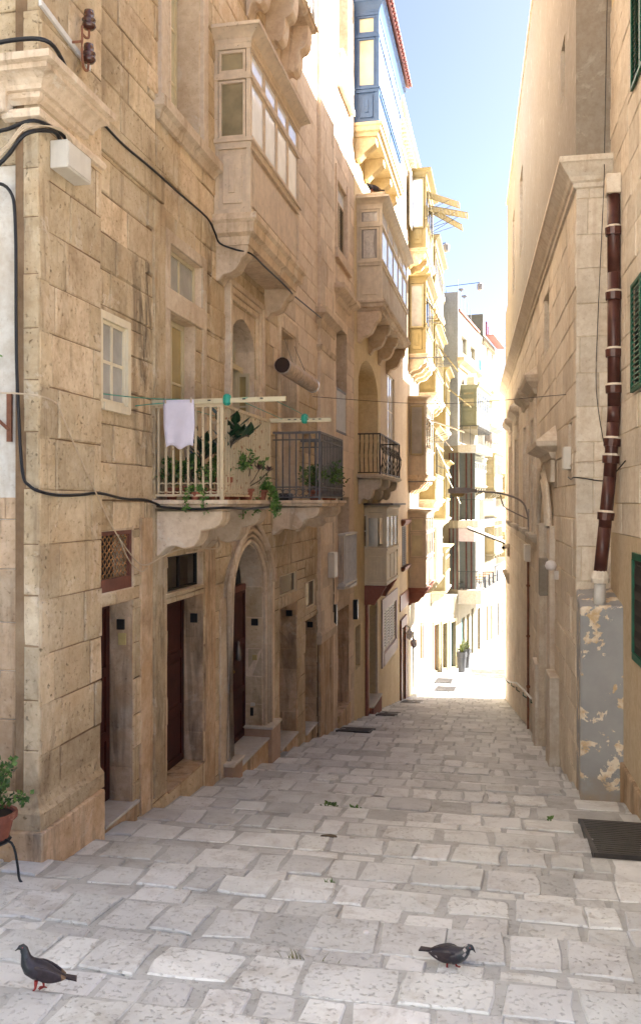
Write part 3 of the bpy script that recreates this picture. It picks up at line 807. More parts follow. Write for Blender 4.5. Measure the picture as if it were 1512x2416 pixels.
def arch_fill(F, parent, s0, s1, zs, za, z1, o0, o1, mat, name='arch_stone', point=0.0):
    # masonry over an arch, filling a square-headed opening down to the arch line
    P = arch_pts(s0, s1, zs, za, 14, point); m = MB(); n = len(P)
    for k in range(n-1):
        (a, b), (c, d) = P[k], P[k+1]
        m.hexa([F(a, o0, b), F(c, o0, d), F(c, o1, d), F(a, o1, b), F(a, o0, z1), F(c, o0, z1), F(c, o1, z1), F(a, o1, z1)])
    return m.build(name, mat, parent)
def leaf_cloud(mb, c, r, n, size, rng, flat=1.0, up=0.3, shell=0.55):
    for _ in range(n):
        while True:
            p = Vector((rng.uniform(-1, 1), rng.uniform(-1, 1), rng.uniform(-1, 1)))
            if shell*rng.random() < p.length < 1: break
        q = Vector((c[0]+p.x*r[0], c[1]+p.y*r[1], c[2]+p.z*r[2]))
        d = Vector((rng.gauss(0, 1), rng.gauss(0, 1), rng.gauss(up, 0.8))).normalized()
        u = d.cross(Vector((rng.gauss(0, 1), rng.gauss(0, 1), rng.gauss(0, 1)))).normalized()
        l = size*rng.uniform(0.6, 1.3); w = l*0.32*flat
        nrm = d.cross(u)*l*0.10
        mb.add([q, q+d*l*0.45+u*w+nrm, q+d*l, q+d*l*0.45-u*w+nrm, q+d*l*0.5-nrm], [(0, 1, 4), (1, 2, 4), (2, 3, 4), (3, 0, 4)])
    return mb
def cable(pts, r, mat, name, label, cat='cable', group=None, parent=None, k=6, n=5):
    o = MB().tube(smooth_path(pts, k), r, n).build(name, mat, parent, smooth=True)
    if parent is None: tag(o, label, cat, group)
    return o

# ================================================================== HOUSE ON THE LEFT CORNER
A = thing('corner_house', 'weathered honey stone house with a row of dark doors and two iron balconies', 'house', (-7, 16, G(12)))
FA = Frame((-4.5, 8.05), rad(90), -1)              # its side on the cross street, s running away to the left
hA = {'d1': (9.44, 10.37, -3.74, -1.21), 't1': (9.44, 10.37, -1.05, -0.34),
      'd2': (11.54, 13.04, -3.98, -1.40), 't2': (11.54, 13.04, -1.26, -0.755),
      'd3': (14.46, 16.50, -4.50, -0.60), 'd4': (17.83, 19.38, -5.12, -2.21), 't4': (17.83, 19.38, -1.97, -1.53),
      'd5': (20.25, 21.50, -5.42, -2.78), 't5': (20.32, 21.45, -2.52, -1.88),
      'w1': (9.44, 10.20, 1.14, 2.13), 'f1': (11.62, 12.66, 0.0, 2.63), 'f1t': (11.62, 12.95, 2.96, 3.58),
      'a1': (14.46, 15.92, 0.0, 3.38), 'u4': (17.83, 19.15, 0.0, 3.60), 'tw': (11.45, 12.85, 5.40, 9.6),
      'cut': (20.1, 20.9, 1.15, 1.62)}
HA = list(hA.values())
wallA = wall_face(FL, 'front_wall', 'mortar', A, (8.0, 24.0, -8.0, 17.0), HA)
rects = course_blocks((9.40, 21.62, -6.6, 14.2), 0.44, 0.95, HA, random.Random(3))
up = lambda r: r[0] > 16.9 and r[2] > 2.5  # far upper part of the front, where bounce light is painted in
blocks(FL, wallA, [r for r in rects if up(r)], 'stone_brightened', gaps=(0.002, 0.003, 0.004, 0.006), proud=0.008, pj=0.005, bev=0.012, wob=0.006, limit=70, seed=4, visible=in_view(FL))
blocks(FL, wallA, [r for r in rects if not up(r)], 'stone_warm', alt='stone_fretted', alt_p=0.16, gaps=(0.002, 0.003, 0.004, 0.006, 0.011), proud=0.008, pj=0.011, bev=0.018, wob=0.010, limit=225, seed=2, visible=in_view(FL))
side = wall_face(FA, 'side_wall', 'plaster_old', A, (0.06, 9.0, -6, 12), [], o=-0.02)
blocks(FA, side, course_blocks((0.0, 1.6, 3.35, 6.4), 0.50, 0.8, [], random.Random(8)), 'stone_warm', proud=0.01, seed=5, visible=in_view(FA))
blocks(FA, side, course_blocks((0.0, 1.6, -4.6, 0.05), 0.50, 0.8, [], random.Random(9)), 'stone_jamb', proud=0.0, pj=0.004, seed=6, visible=in_view(FA))
core = MB().box(FL, 8.4, 24.0, -9.0, -0.9, -8, 17.0)
core.box(FL, 8.14, 8.4, -9.0, -0.06, -8, 17.0); core.box(FL, 8.4, 24.0, -0.9, -0.02, 10.9, 17.0)
core.build('core', 'mortar', A)
for k, d in (('d1', .36), ('d2', .36), ('d4', .58), ('d5', .50)): reveal(FL, 'stone_jamb', A, hA[k], d, proud=0.0)
for k, d in (('t1', .3), ('t2', .3), ('t4', .2), ('t5', .2), ('w1', .15), ('f1', .30), ('f1t', .25), ('a1', .45), ('u4', .38), ('tw', .40), ('cut', .3)):
    reveal(FL, 'stone_carved', A, hA[k], d)
reveal(FL, 'stone_carved', A, hA['d3'], 0.5)
MB().box(FL, 20.1, 20.9, -0.32, -0.28, 1.15, 1.62).build('niche_back', 'stone_jamb', A)
# corner pilaster with plinth, base mouldings, cap and astragal
pil = MB().box(FL, 8.0, 9.38, -0.2, 0.045, -3.0, 8.0).build('corner_pilaster', 'mortar', A)
FP = Frame((-4.45, 0.0), 0.0, 1)
blocks(FP, pil, course_blocks((8.0, 9.385, -3.0, 6.2), 0.52, 0.9, [], random.Random(13)), 'stone_warm', alt='stone_fretted', alt_p=0.12, gaps=(0.002, 0.003, 0.006, 0.010), proud=0.010, pj=0.008, bev=0.016, wob=0.008, seed=14)
FPA = Frame((-4.445, 8.0), rad(90), -1)
blocks(FPA, pil, course_blocks((0.0, 0.17, -3.0, 6.2), 0.52, 0.4, [], random.Random(15)), 'stone_warm', proud=0.008, pj=0.005, seed=16, visible=in_view(FPA))
MB().box(FPA, 0.0, 0.18, -0.2, -0.005, -3.0, 8.0).build('pilaster_side', 'stone_warm', A)
pl = MB().wrap(FL, [(0.0, -5.2), (0.17, -5.2), (0.17, -3.19), (0.0, -3.19)], 8.02, 9.24, (True, False), -0.36).build('plinth', 'stone_jamb', A, bevel=0.015)
MB().wrap(FL, [(0.0, -3.188), (0.13, -3.188), (0.13, -3.03), (0.115, -3.01), (0.085, -2.98), (0.065, -2.92), (0.05, -2.86), (0.0, -2.86)], 8.02, 9.30, (True, False), -0.36).build('plinth_moulding', 'stone_warm', A)
MB().box(FA, 0.0, 2.0, -0.02, 0.05, -5.2, -3.3).build('side_plinth', 'stone_jamb', A)
MB().wrap(FL, [(0.04, 4.32), (0.32, 4.28), (0.32, 4.21), (0.27, 4.19), (0.27, 4.14), (0.235, 4.125), (0.19, 4.09), (0.155, 4.04), (0.145, 4.00), (0.11, 3.99), (0.105, 3.94), (0.07, 3.92), (0.04, 3.90)], 8.02, 8.86, (True, True), -0.32).build('pilaster_cornice', 'stone_carved', A)
MB().wrap(FL, [(0.04, 3.86), (0.10, 3.84), (0.115, 3.80), (0.10, 3.76), (0.04, 3.74)], 8.02, 9.28, (True, True), -0.3).build('astragal', 'stone_carved', A)
MB().box(FPA, 0.28, 0.60, -0.02, 0.16, 3.80, 4.22).build('end_bracket', 'stone_carved', A, bevel=0.02)
MB().box(FL, 9.42, 11.35, -0.02, 0.045, 4.02, 4.42).build('string_band', 'stone_warm', A, bevel=0.01)
MB().box(FL, 11.02, 11.42, -0.02, 0.03, -3.9, 4.0).build('pier_strip', 'stone_warm', A, bevel=0.01)
MB().box(FL, 10.60, 10.98, -0.02, 0.022, -4.3, -0.2).build('pier_strip', 'stone_jamb', A, bevel=0.01)
MB().box(FL, 13.10, 13.58, -0.02, 0.024, -4.8, -0.2).build('pier_strip', 'stone_jamb', A, bevel=0.01)
# doors
panel_door(FL, A, 9.44, 10.37, -0.30, -3.70, -1.21, 'door_red', knob=(9.60, -2.10))
panel_door(FL, A, 11.54, 13.04, -0.31, -3.95, -1.40, 'door_red', leaves=1, knob=(11.8, -2.75))
panel_door(FL, A, 14.46, 16.50, -0.34, -4.46, -1.62, 'door_red', leaves=2, knob=(15.6, -3.1))
panel_door(FL, A, 17.83, 19.38, -0.54, -5.10, -2.21, 'door_black', leaves=2)
panel_door(FL, A, 20.25, 21.50, -0.46, -5.40, -2.78, 'door_black', leaves=1)
def doorstep(s0, s1, zt, o1, mat='marble'):
    st = MB().box(FL, s0, s1, -0.40, o1-0.03, zt-0.9, zt-0.035).build('doorstep', 'stone_jamb', A, bevel=0.01)
    MB().box(FL, s0-0.01, s1+0.01, -0.40, o1, zt-0.034, zt).build('tread', mat, st, bevel=0.006)
doorstep(9.50, 10.46, -3.72, 0.06); doorstep(11.55, 13.03, -3.97, 0.03, 'stone_jamb'); doorstep(14.55, 16.45, -4.48, 0.16)
doorstep(17.85, 19.36, -5.11, 0.05); doorstep(20.27, 21.48, -5.41, 0.05)
# fanlight of the first door: a rusty iron lattice over darkness
gr = MB(); s0, s1, z0, z1 = hA['t1']
gr.box(FL, s0, s0+0.05, -0.06, -0.01, z0, z1); gr.box(FL, s1-0.07, s1, -0.06, -0.01, z0, z1); gr.box(FL, s0+0.05, s1-0.07, -0.06, -0.011, z0, z0+0.15); gr.box(FL, s0+0.05, s1-0.07, -0.06, -0.011, z1-0.05, z1)
gr = gr.build('fanlight', 'door_brick', A)
MB().box(FL, s0, s1, -0.29, -0.26, z0, z1).build('fanlight_back', 'plastic_dark', gr)
nx, nz = 7, 6
for i in range(nx):
    a = s0+0.06+(s1-s0-0.14)*(i+0.5)/nx
    for sg in (1, -1):
        pts = [FL(a+sg*0.052*math.sin(k*math.pi/2+0.4), -0.04, z0+0.15+(z1-z0-0.20)*k/(nz*2)) for k in range(nz*2+1)]
        MB().tube(pts, 0.009, 4).build('lattice_bar', 'grille_rust', gr)
for k, gm, cols in (('t2', 'glass_dark', 2), ('t4', 'glass_dark', 1), ('t5', 'glass_dark', 1)):
    s0, s1, z0, z1 = hA[k]
    sash(FL, A, s0, s1, -0.10 if k == 't2' else -0.035, z0, z1, 'timber_cream' if k != 't2' else 'door_black', gm, cols, 1, name='fanlight', t=0.03)
# arched portal
arch_fill(FL, A, 14.46, 16.50, -1.62, -0.76, -0.60, -0.48, 0.0, 'stone_carved', point=0.06)
fan = MB().box(FL, 14.46, 16.50, -0.46, -0.43, -1.62, -0.6).build('fanlight', 'plastic_dark', A)
for k in range(1, 8):
    a = math.pi*k/8
    MB().tube([FL(15.48, -0.42, -1.60), FL(15.48+math.cos(a)*0.95, -0.42, -1.60+math.sin(a)*0.80)], 0.010, 4).build('fan_bar', 'iron_black', fan)
for j in (0.35, 0.7):
    MB().tube([FL(15.48+math.cos(math.pi*k/12)*0.98*j, -0.42, -1.60+math.sin(math.pi*k/12)*0.8*j) for k in range(13)], 0.009, 4).build('fan_bar', 'iron_black', fan)
MB().box(FL, 14.46, 16.50, -0.44, -0.33, -1.68, -1.56).build('transom', 'door_brick', A, bevel=0.01)
port = MB()
port.box(FL, 13.80, 14.44, -0.02, 0.04, -4.9, -1.55)
port = port.build('portal', 'stone_carved', A, bevel=0.015)
MB().box(FL, 16.52, 17.28, -0.02, 0.04, -5.2, -1.55).build('portal_pier', 'stone_carved', port, bevel=0.015)
for off, r, o in ((0.05, 0.045, 0.035), (0.19, 0.035, 0.055), (0.33, 0.045, 0.07)):
    P = arch_pts(14.46-off, 16.50+off, -1.58, -0.74+off*0.75, 18, 0.10)
    path = [FL(14.46-off, o, -4.35)]+[FL(a, o, z) for a, z in P]+[FL(16.50+off, o, -4.65)]
    MB().tube(path, r, 6).build('archivolt', 'stone_carved', port, smooth=True)
P = arch_pts(14.0, 16.96, -1.55, -0.28, 18, 0.45)
MB().tube([FL(a, 0.11, z) for a, z in P], 0.055, 6).build('hood_mould', 'stone_carved', port, smooth=True)
P1 = arch_pts(14.20, 16.76, -1.57, -0.50, 18, 0.15); P2 = arch_pts(14.0, 16.96, -1.57, -0.30, 18, 0.45); m = MB()
for k in range(18):
    m.hexa([FL(P1[k][0], -0.01, P1[k][1]), FL(P1[k+1][0], -0.01, P1[k+1][1]), FL(P1[k+1][0], 0.06, P1[k+1][1]), FL(P1[k][0], 0.06, P1[k][1]),
            FL(P2[k][0], -0.01, P2[k][1]), FL(P2[k+1][0], -0.01, P2[k+1][1]), FL(P2[k+1][0], 0.06, P2[k+1][1]), FL(P2[k][0], 0.06, P2[k][1])])
m.build('arch_face', 'stone_carved', port)
for s0, s1, zt in ((13.95, 14.50, -4.28), (16.42, 17.10, -4.28)):
    MB().box(FL, s0, s1, -0.42, 0.20, -5.6, zt-0.05).build('portal_plinth', 'marble_red', port, bevel=0.012)
    MB().box(FL, s0-0.03, s1+0.03, -0.42, 0.23, zt-0.049, zt).build('plinth_cap', 'stone_pale', port, bevel=0.01)
# knocker
kn = MB().lathe(FL(15.9, -0.30, -2.95), [(0.02, 0.0), (0.055, 0.03), (0.06, 0.14), (0.04, 0.24), (0.02, 0.30), (0.03, 0.34), (0.01, 0.37)], 8).build('knocker', 'pewter', A, smooth=True)
# small fittings on the door jambs
for s, z, o, w, h, m_, nm in ((10.372, -1.52, -0.20, 0.10, 0.13, 'plastic_dark', 'meter_door'), (10.372, -1.70, -0.18, 0.10, 0.15, 'box_yellow', 'bell_box'),
                     (13.042, -1.78, -0.20, 0.11, 0.14, 'plastic_dark', 'meter_door'), (16.502, -2.30, -0.22, 0.13, 0.13, 'plastic_dark', 'meter_door'),
                     (16.502, -2.98, -0.20, 0.09, 0.10, 'box_yellow', 'bell_box'), (16.502, -4.02, -0.24, 0.06, 0.16, 'plastic_dark', 'vent'), (16.502, -3.88, -0.24, 0.09, 0.06, 'plastic_white', 'vent_hood'),
                     (19.382, -2.48, -0.24, 0.14, 0.13, 'plastic_dark', 'meter_door'), (21.502, -3.02, -0.22, 0.14, 0.14, 'plastic_dark', 'meter_door')):
    MB().box(FL, s-0.03, s+0.0, o, o+w, z-h/2, z+h/2).build(nm, m_, A, bevel=0.004)
# first-floor windows and doors
MB().box(FL, 9.40, 9.47, -0.05, 0.035, 1.08, 2.20).box(FL, 10.16, 10.25, -0.05, 0.035, 1.08, 2.20).box(FL, 9.47, 10.16, -0.05, 0.034, 2.11, 2.20).box(FL, 9.47, 10.16, -0.05, 0.06, 1.06, 1.15).build('window_surround', 'timber_cream', A)
sash(FL, A, 9.45, 10.19, -0.01, 1.15, 2.12, 'timber_cream', 'glass_frost', 2, 2, t=0.05)
sash(FL, A, 11.63, 12.65, -0.16, 0.02, 2.62, 'timber_pale', 'glass_amber', 2, 3, name='balcony_door', t=0.08)
sash(FL, A, 11.63, 12.94, -0.10, 2.97, 3.57, 'timber_pale', 'glass_frost', 2, 1, t=0.06)
MB().box(FL, 11.42, 13.12, -0.02, 0.035, 2.64, 2.95).build('lintel', 'stone_carved', A, bevel=0.012)
MB().box(FL, 11.44, 11.61, -0.02, 0.028, 0.0, 2.64).box(FL, 12.96, 13.14, -0.02, 0.028, 0.0, 3.75).box(FL, 11.44, 11.61, -0.02, 0.028, 2.95, 3.75).box(FL, 11.61, 12.96, -0.02, 0.027, 3.58, 3.75).build('door_surround', 'stone_carved', A, bevel=0.008)
arch_fill(FL, A, 14.46, 15.92, 2.78, 3.24, 3.38, -0.44, 0.0, 'stone_carved', point=0.15)
sash(FL, A, 14.5, 15.9, -0.36, 2.48, 3.36, 'timber_pale', 'glass_dark', 2, 1, name='fanlight', t=0.06)
MB().box(FL, 14.46, 15.92, -0.40, -0.22, 2.40, 2.50).box(FL, 15.72, 15.92, -0.40, -0.22, 0.0, 2.40).build('door_case', 'timber_pale', A, bevel=0.01)
MB().box(FL, 14.46, 15.72, -0.44, -0.41, 0.0, 2.40).build('dark_doorway', 'plastic_dark', A)
leaf = Frame((FL(15.70, -0.34, 0)[0], 15.70), rad(90), -1)
sash(leaf, A, -0.30, 0.0, 0.0, 0.05, 2.36, 'timber_pale', 'glass_amber', 1, 4, name='open_leaf', t=0.06)
for k in range(3):
    o = 0.05+0.035*k; s0, s1 = 14.40-0.10*k, 15.98+0.10*k
    MB().box(FL, s0-0.10, s0, -0.01, o, 0, 3.42+0.10*k).box(FL, s1, s1+0.10, -0.01, o, 0, 3.42+0.10*k).box(FL, s0-0.10, s1+0.10, -0.01, o-0.002, 3.42+0.10*k, 3.52+0.10*k).build('door_moulding', 'stone_carved', A, bevel=0.012)
sash(FL, A, 17.85, 19.13, -0.30, 0.02, 3.58, 'timber_pale', 'glass_amber', 2, 3, name='balcony_door', t=0.08)
MB().box(FL, 17.62, 17.81, -0.02, 0.05, 0, 3.9).box(FL, 19.17, 19.38, -0.02, 0.05, 0, 3.9).box(FL, 17.81, 19.17, -0.02, 0.049, 3.62, 3.9).build('door_surround', 'stone_carved', A, bevel=0.012)
# tall window above
sash(FL, A, 11.47, 12.83, -0.34, 5.42, 9.6, 'timber_pale', 'glass_cream', 1, 5, t=0.07)
MB().box(FL, 11.18, 11.43, -0.02, 0.07, 5.38, 9.8).box(FL, 12.87, 13.10, -0.02, 0.07, 5.38, 9.8).build('window_surround', 'stone_brightened', A, bevel=0.01)
MB().box(FL, 11.43, 11.47, -0.3, 0.09, 5.38, 9.8).build('drip_edge', 'stone_carved', A)
MB().wrap(FL, [(0.0, 5.10), (0.05, 5.10), (0.09, 5.20), (0.15, 5.24), (0.15, 5.38), (0.0, 5.40)], 11.20, 13.42).build('window_sill', 'stone_carved', A)
# balconies on the first floor
def stone_balcony(s0, s1, o1, zt, cors, drop, nm, rmat, n_end, n_front, h, scr, belly=0.0, base_mat='stone_carved', bar=0.012, F=FL, par=None, prof=None):
    par = par or A
    prof_s = [(0.0, zt), (o1+0.06, zt), (o1+0.07, zt-0.05), (o1+0.03, zt-0.07), (o1+0.02, zt-0.11), (o1-0.06, zt-0.14), (0.0, zt-0.14)]
    rings = []
    for a, sg in ((s0, -1), (s1, 1)):
        rr = [F(a+sg*max(-0.06, (o if o > 0 else o1+0.06)-o1), o, z) for o, z in prof_s]
        rw = [F(a+sg*max(-0.06, (o if o > 0 else o1+0.06)-o1), 0.0, z) for o, z in prof_s]
        rings += [rw, rr] if sg < 0 else [rr, rw]
    b = MB().loft(rings).build('balcony', base_mat, par)
    for c in cors:
        D = o1-0.04; z = zt-0.14; H = drop
        pr = prof(z, D, H) if prof else [(0, z), (D, z), (D, z-H*0.18), (D*0.95, z-H*0.32), (D*0.86, z-H*0.40), (D*0.68, z-H*0.44), (D*0.66, z-H*0.62), (D*0.58, z-H*0.78), (D*0.44, z-H*0.84), (D*0.30, z-H*0.78), (D*0.18, z-H*0.80), (D*0.06, z-H), (0, z-H)]
        corbel(F, b, c, c+0.36, pr, base_mat, bevel=0.014)
    if rmat: railing(F, par, s0, s1, o1-0.03, zt, zt+h, rmat, n_end, n_front, scrolls=scr, mid=(rmat != 'iron_cream'), belly=belly, name=nm, bar=bar)
    return b
stone_balcony(11.06, 13.43, 0.97, 0.03, (11.10, 12.95), 0.60, 'railing', 'iron_cream', 9, 20, 1.23, True, bar=0.0135)
stone_balcony(17.20, 19.66, 1.00, 0.04, (17.22, 19.25), 0.55, 'railing', 'iron_grey', 7, 15, 1.34, True)
stone_balcony(15.25, 18.40, 0.62, 10.0, (15.35, 16.7, 17.95), 1.15, 'railing', 'iron_grey', 4, 14, 1.0, False)
FS = Frame((0, 0), 0, 1)
# the timber oriel
oriel(FL, A, 13.58, 16.98, 0.60, 4.56, 5.72, 6.77, 7.32, 'timber_tan', 4, end_glass='glass_tan', base=0.46, corb=0.55, n_corb=2, roof_h=0.20, roof_o=0.20, post=0.075, wornpanel='timber_tan',
      label='peeling tan timber oriel with pale panes and a moulded stone base')
# second pilaster and its little capital
MB().box(FL, 21.62, 23.35, -0.02, 0.09, -3.3, 14.5).build('pilaster', 'stone_brightened', A)
FQ = Frame((-4.41, 0), 0, 1)
pq = MB().box(FL, 21.66, 23.31, 0.02, 0.085, -6.5, -3.3).build('pilaster_foot', 'stone_jamb', A)
blocks(FQ, pq, course_blocks((21.62, 23.36, -3.3, 14.2), 0.55, 1.0, [], random.Random(23)), 'stone_brightened', gap=0.004, proud=0.008, seed=24, visible=in_view(FQ))
MB().wrap(FL, [(0.06, 4.30), (0.12, 4.36), (0.14, 4.52), (0.24, 4.62), (0.30, 4.66), (0.30, 4.80), (0.06, 4.86)], 21.66, 23.31).build('pilaster_capital', 'stone_carved', A)
MB().wrap(FL, [(0.08, 3.75), (0.13, 3.80), (0.16, 3.90), (0.08, 3.92)], 21.66, 23.31).build('pilaster_band', 'stone_carved', A)
MB().wrap(FL, [(0.05, -3.55), (0.13, -3.50), (0.15, -3.30), (0.10, -3.22), (0.05, -3.2)], 21.66, 23.31).build('pilaster_base', 'stone_carved', A)
MB().box(FL, 23.36, 24.0, -0.02, 0.012, -6.6, 14.5).build('wall_strip', 'stone_brightened', A)

# the stones of the door jambs that face up the street
for k, d in (('d1', .30), ('d2', .30), ('d4', .52), ('d5', .44)):
    s0, s1, z0, z1 = hA[k]; FJ = Frame((-4.5, s1), rad(90), -1)
    jw = MB().box(FJ, 0.004, d, -0.03, -0.004, z0, z1).build('jamb', 'mortar', A)
    blocks(FJ, jw, course_blocks((0.004, d, z0, z1-0.004), 0.46, 0.9, [], random.Random(60)), 'stone_jamb', gaps=(0.002, 0.004, 0.008), proud=0.004, pj=0.004, bev=0.014, wob=0.006, seed=61)
FJ = Frame((-4.5, 16.50), rad(90), -1)
jw = MB().box(FJ, 0.004, 0.34, -0.03, -0.004, -4.46, -1.62).build('jamb', 'mortar', A)
blocks(FJ, jw, course_blocks((0.004, 0.34, -4.46, -1.62), 0.55, 0.9, [], random.Random(62)), 'stone_warm', gaps=(0.002, 0.004), proud=0.004, pj=0.003, seed=63)

# ================================================================== NARROW HOUSE (next down the street)
B = thing('narrow_house', 'narrow pinkish stone house with barred windows beside the second iron balcony', 'house', (-7, 25.6, G(25.6)))
hB = {'top': (24.58, 26.10, 11.75, 15.6), 'sh': (24.20, 25.82, 7.15, 9.02), 'mid': (24.20, 25.90, 1.95, 4.95), 'low': (24.43, 26.30, -2.28, 0.15), 'door': (24.43, 26.25, -5.98, -3.05)}
wB = wall_face(FL, 'front_wall', 'stone_pink', B, (24.0, 27.2, -9, 18), list(hB.values()))
blocks(FL, wB, course_blocks((24.0, 27.2, -6.6, 15.4), 0.48, 1.05, list(hB.values()), random.Random(31)), 'stone_pink', gap=0.004, proud=0.004, pj=0.006, seed=32, visible=in_view(FL))
MB().box(FL, 24.0, 27.2, -9, -0.7, -9, 18).build('core', 'mortar', B)
for k, h in hB.items(): reveal(FL, 'stone_jamb' if k == 'door' else 'stone_carved', B, h, 0.55 if k != 'sh' else 0.2)
sash(FL, B, 24.60, 26.08, -0.5, 11.8, 15.6, 'timber_white', 'glass_grey', 1, 3)
railing(FL, B, 24.50, 26.20, 0.12, 11.76, 12.66, 'iron_white', 1, 8, belly=0.05)
MB().box(FL, 24.40, 26.45, -0.02, 0.16, 11.60, 11.75).build('window_sill', 'stone_pale', B, bevel=0.01)
sash(FL, B, 24.22, 25.80, -0.08, 8.55, 9.0, 'timber_white', 'glass_sky', 1, 1, t=0.05)
louvre(FL, B, 24.22, 25.80, -0.06, 7.17, 8.55, 'timber_taupe', 2, 0.075)
MB().box(FL, 23.98, 24.19, -0.02, 0.05, 7.0, 9.3).box(FL, 25.83, 26.15, -0.02, 0.05, 7.0, 9.3).build('window_surround', 'stone_pink', B, bevel=0.01)
MB().box(FL, 23.96, 26.3, -0.02, 0.10, 6.72, 7.0).build('window_sill', 'stone_pink', B, bevel=0.012)
MB().wrap(FL, [(0.0, 5.56), (0.06, 5.60), (0.10, 5.70), (0.24, 5.80), (0.30, 5.86), (0.30, 5.98), (0.0, 6.04)], 24.1, 26.3).build('hood_cornice', 'stone_carved', B)
sash(FL, B, 24.22, 25.88, -0.5, 1.97, 4.93, 'timber_taupe', 'glass_dark', 2, 2)
gp = MB().box(FL, 24.2, 25.9, -0.06, -0.02, 3.15, 3.22).box(FL, 24.2, 25.9, -0.06, -0.02, 1.97, 2.03).build('slat_guard', 'iron_grey', B)
for k in range(18):
    a = 24.24+k*0.094; MB().box(FL, a, a+0.045, -0.05, -0.03, 2.03, 3.15).build('slat', 'iron_white', gp)
sash(FL, B, 24.45, 26.28, -0.5, -2.26, 0.13, 'timber_taupe', 'glass_grey', 2, 2)
wg = MB().box(FL, 24.36, 26.36, 0.02, 0.24, -0.93, -0.88).build('window_cage', 'iron_white', B)
MB().box(FL, 24.36, 26.36, 0.02, 0.24, -2.34, -2.28).build('bottom_rail', 'iron_white', wg)
for k in range(10):
    a = 24.40+k*0.21; MB().box(FL, a, a+0.03, 0.20, 0.23, -2.28, -0.93).build('bar', 'iron_white', wg)
for k in range(3): MB().box(FL, 24.37, 24.40, 0.05+0.06*k, 0.07+0.06*k, -2.28, -0.93).build('bar', 'iron_white', wg)
MB().plate(FL, [(24.3, 0.0), (24.3, 0.20), (24.8, 0.30), (25.9, 0.30), (26.5, 0.20), (26.5, 0.0)], -2.42, -2.35).build('window_sill', 'marble', B)
panel_door(FL, B, 24.43, 26.25, -0.50, -5.95, -3.05, 'door_brick', leaves=2)
MB().box(FL, 24.40, 26.30, -0.50, 0.05, -6.9, -5.97).build('doorstep', 'stone_jamb', B, bevel=0.01)

# ================================================================== YELLOW HOUSE
Cc = thing('yellow_house', 'yellow rendered house with a blue oriel on top and a red corbel over its door', 'house', (-7, 30.2, G(30.2)))
hC = {'niche': (28.0, 32.6, 0.9, 4.95), 'win': (27.5, 28.45, -5.27, -3.92), 'door': (30.05, 32.1, -6.98, -3.60)}
wC = wall_face(FL, 'front_wall', 'render_yellow', Cc, (27.2, 33.3, -10, 17.0), list(hC.values()), o=0.0)
MB().box(FL, 27.2, 33.3, -9, -0.9, -10, 17.0).build('core', 'mortar', Cc)
for k, h in hC.items(): reveal(FL, 'render_yellow', Cc, h, 0.85 if k == 'niche' else 0.35)
arch_fill(FL, Cc, 28.0, 32.6, 3.7, 4.8, 4.95, -0.8, 0.0, 'render_yellow')
MB().box(FL, 28.0, 32.6, -0.89, -0.84, 0.9, 4.95).build('niche_back', 'render_yellow', Cc)
MB().box(FL, 28.4, 30.6, -0.84, -0.80, 0.9, 3.4).build('balcony_door', 'timber_taupe', Cc)
sash(FL, Cc, 27.52, 28.43, -0.25, -5.25, -3.94, 'timber_taupe', 'glass_dark', 1, 2)
panel_door(FL, Cc, 30.35, 31.8, -0.30, -6.95, -3.60, 'door_brick', knob=(30.6, -5.2))
MB().box(FL, 29.80, 30.06, -0.02, 0.06, -7.2, -3.5).box(FL, 32.08, 32.45, -0.02, 0.06, -7.4, -3.5).build('door_surround', 'stone_pale', Cc, bevel=0.01)
MB().box(FL, 29.45, 29.80, -0.02, 0.08, -7.4, -2.8).build('door_pilaster', 'corbel_red', Cc, bevel=0.01)
MB().box(FL, 30.0, 32.2, -0.4, 0.20, -8.2, -7.0).build('doorstep', 'corbel_red', Cc, bevel=0.01)
MB().box(FL, 29.98, 32.22, -0.4, 0.22, -6.999, -6.95).build('door_sill', 'marble', Cc)
MB().prism(FL, [(0.0, -2.78), (0.66, -2.78), (0.70, -2.84), (0.62, -2.95), (0.55, -3.10), (0.40, -3.28), (0.34, -3.42), (0.20, -3.40), (0.0, -3.42)], 29.30, 29.62).build('corbel', 'corbel_red', Cc, bevel=0.01)
MB().prism(FL, [(0.0, -2.78), (0.66, -2.78), (0.70, -2.84), (0.62, -2.95), (0.55, -3.10), (0.40, -3.28), (0.34, -3.42), (0.20, -3.40), (0.0, -3.42)], 32.2, 32.6).build('corbel', 'corbel_red', Cc, bevel=0.01)
oriel(FL, Cc, 29.30, 32.6, 0.74, -2.76, -1.60, -0.40, -0.22, 'timber_cream', 3, front_glass='glass_grey', roof_h=0.10, roof_o=0.10, post=0.08, open_end=True,
      label='small cream timber oriel with one window standing open')
MB().box(FL, 29.6, 32.4, 0.02, 0.03, -1.6, -0.3).build('oriel_back', 'timber_taupe', Cc)
lf = Frame(FL(29.28, 0.12, 0)[:2], rad(0), 1)
sash(Frame((FL(0, 0.10, 0)[0], 29.28), rad(90), -1), Cc, 0.0, 0.17, 0.02, -1.50, -0.42, 'timber_white', 'glass_tan', 1, 2, name='open_casement', t=0.04)
MB().box(FL, 29.1, 33.1, 0.0, 0.98, -0.10, -0.03).build('oriel_cover', 'iron_grey', Cc)
stone_balcony(27.82, 33.2, 0.75, 0.88, (28.0, 30.2, 32.5), 0.80, 'railing', 'iron_black', 5, 15, 1.28, False, belly=0.075, base_mat='stone_pale', bar=0.016, par=Cc)
oriel(FL, Cc, 27.75, 35.3, 0.80, 6.34, 7.55, 8.72, 9.34, 'timber_beige', 5, end_glass='glass_grey', base=0.32, corb=0.95, n_corb=4, corb_mat='stone_carved', roof_h=0.24, roof_o=0.24, post=0.09, curtain=True, wornpanel='plaster_white',
      label='beige timber oriel with net curtains above dark stained corbels')
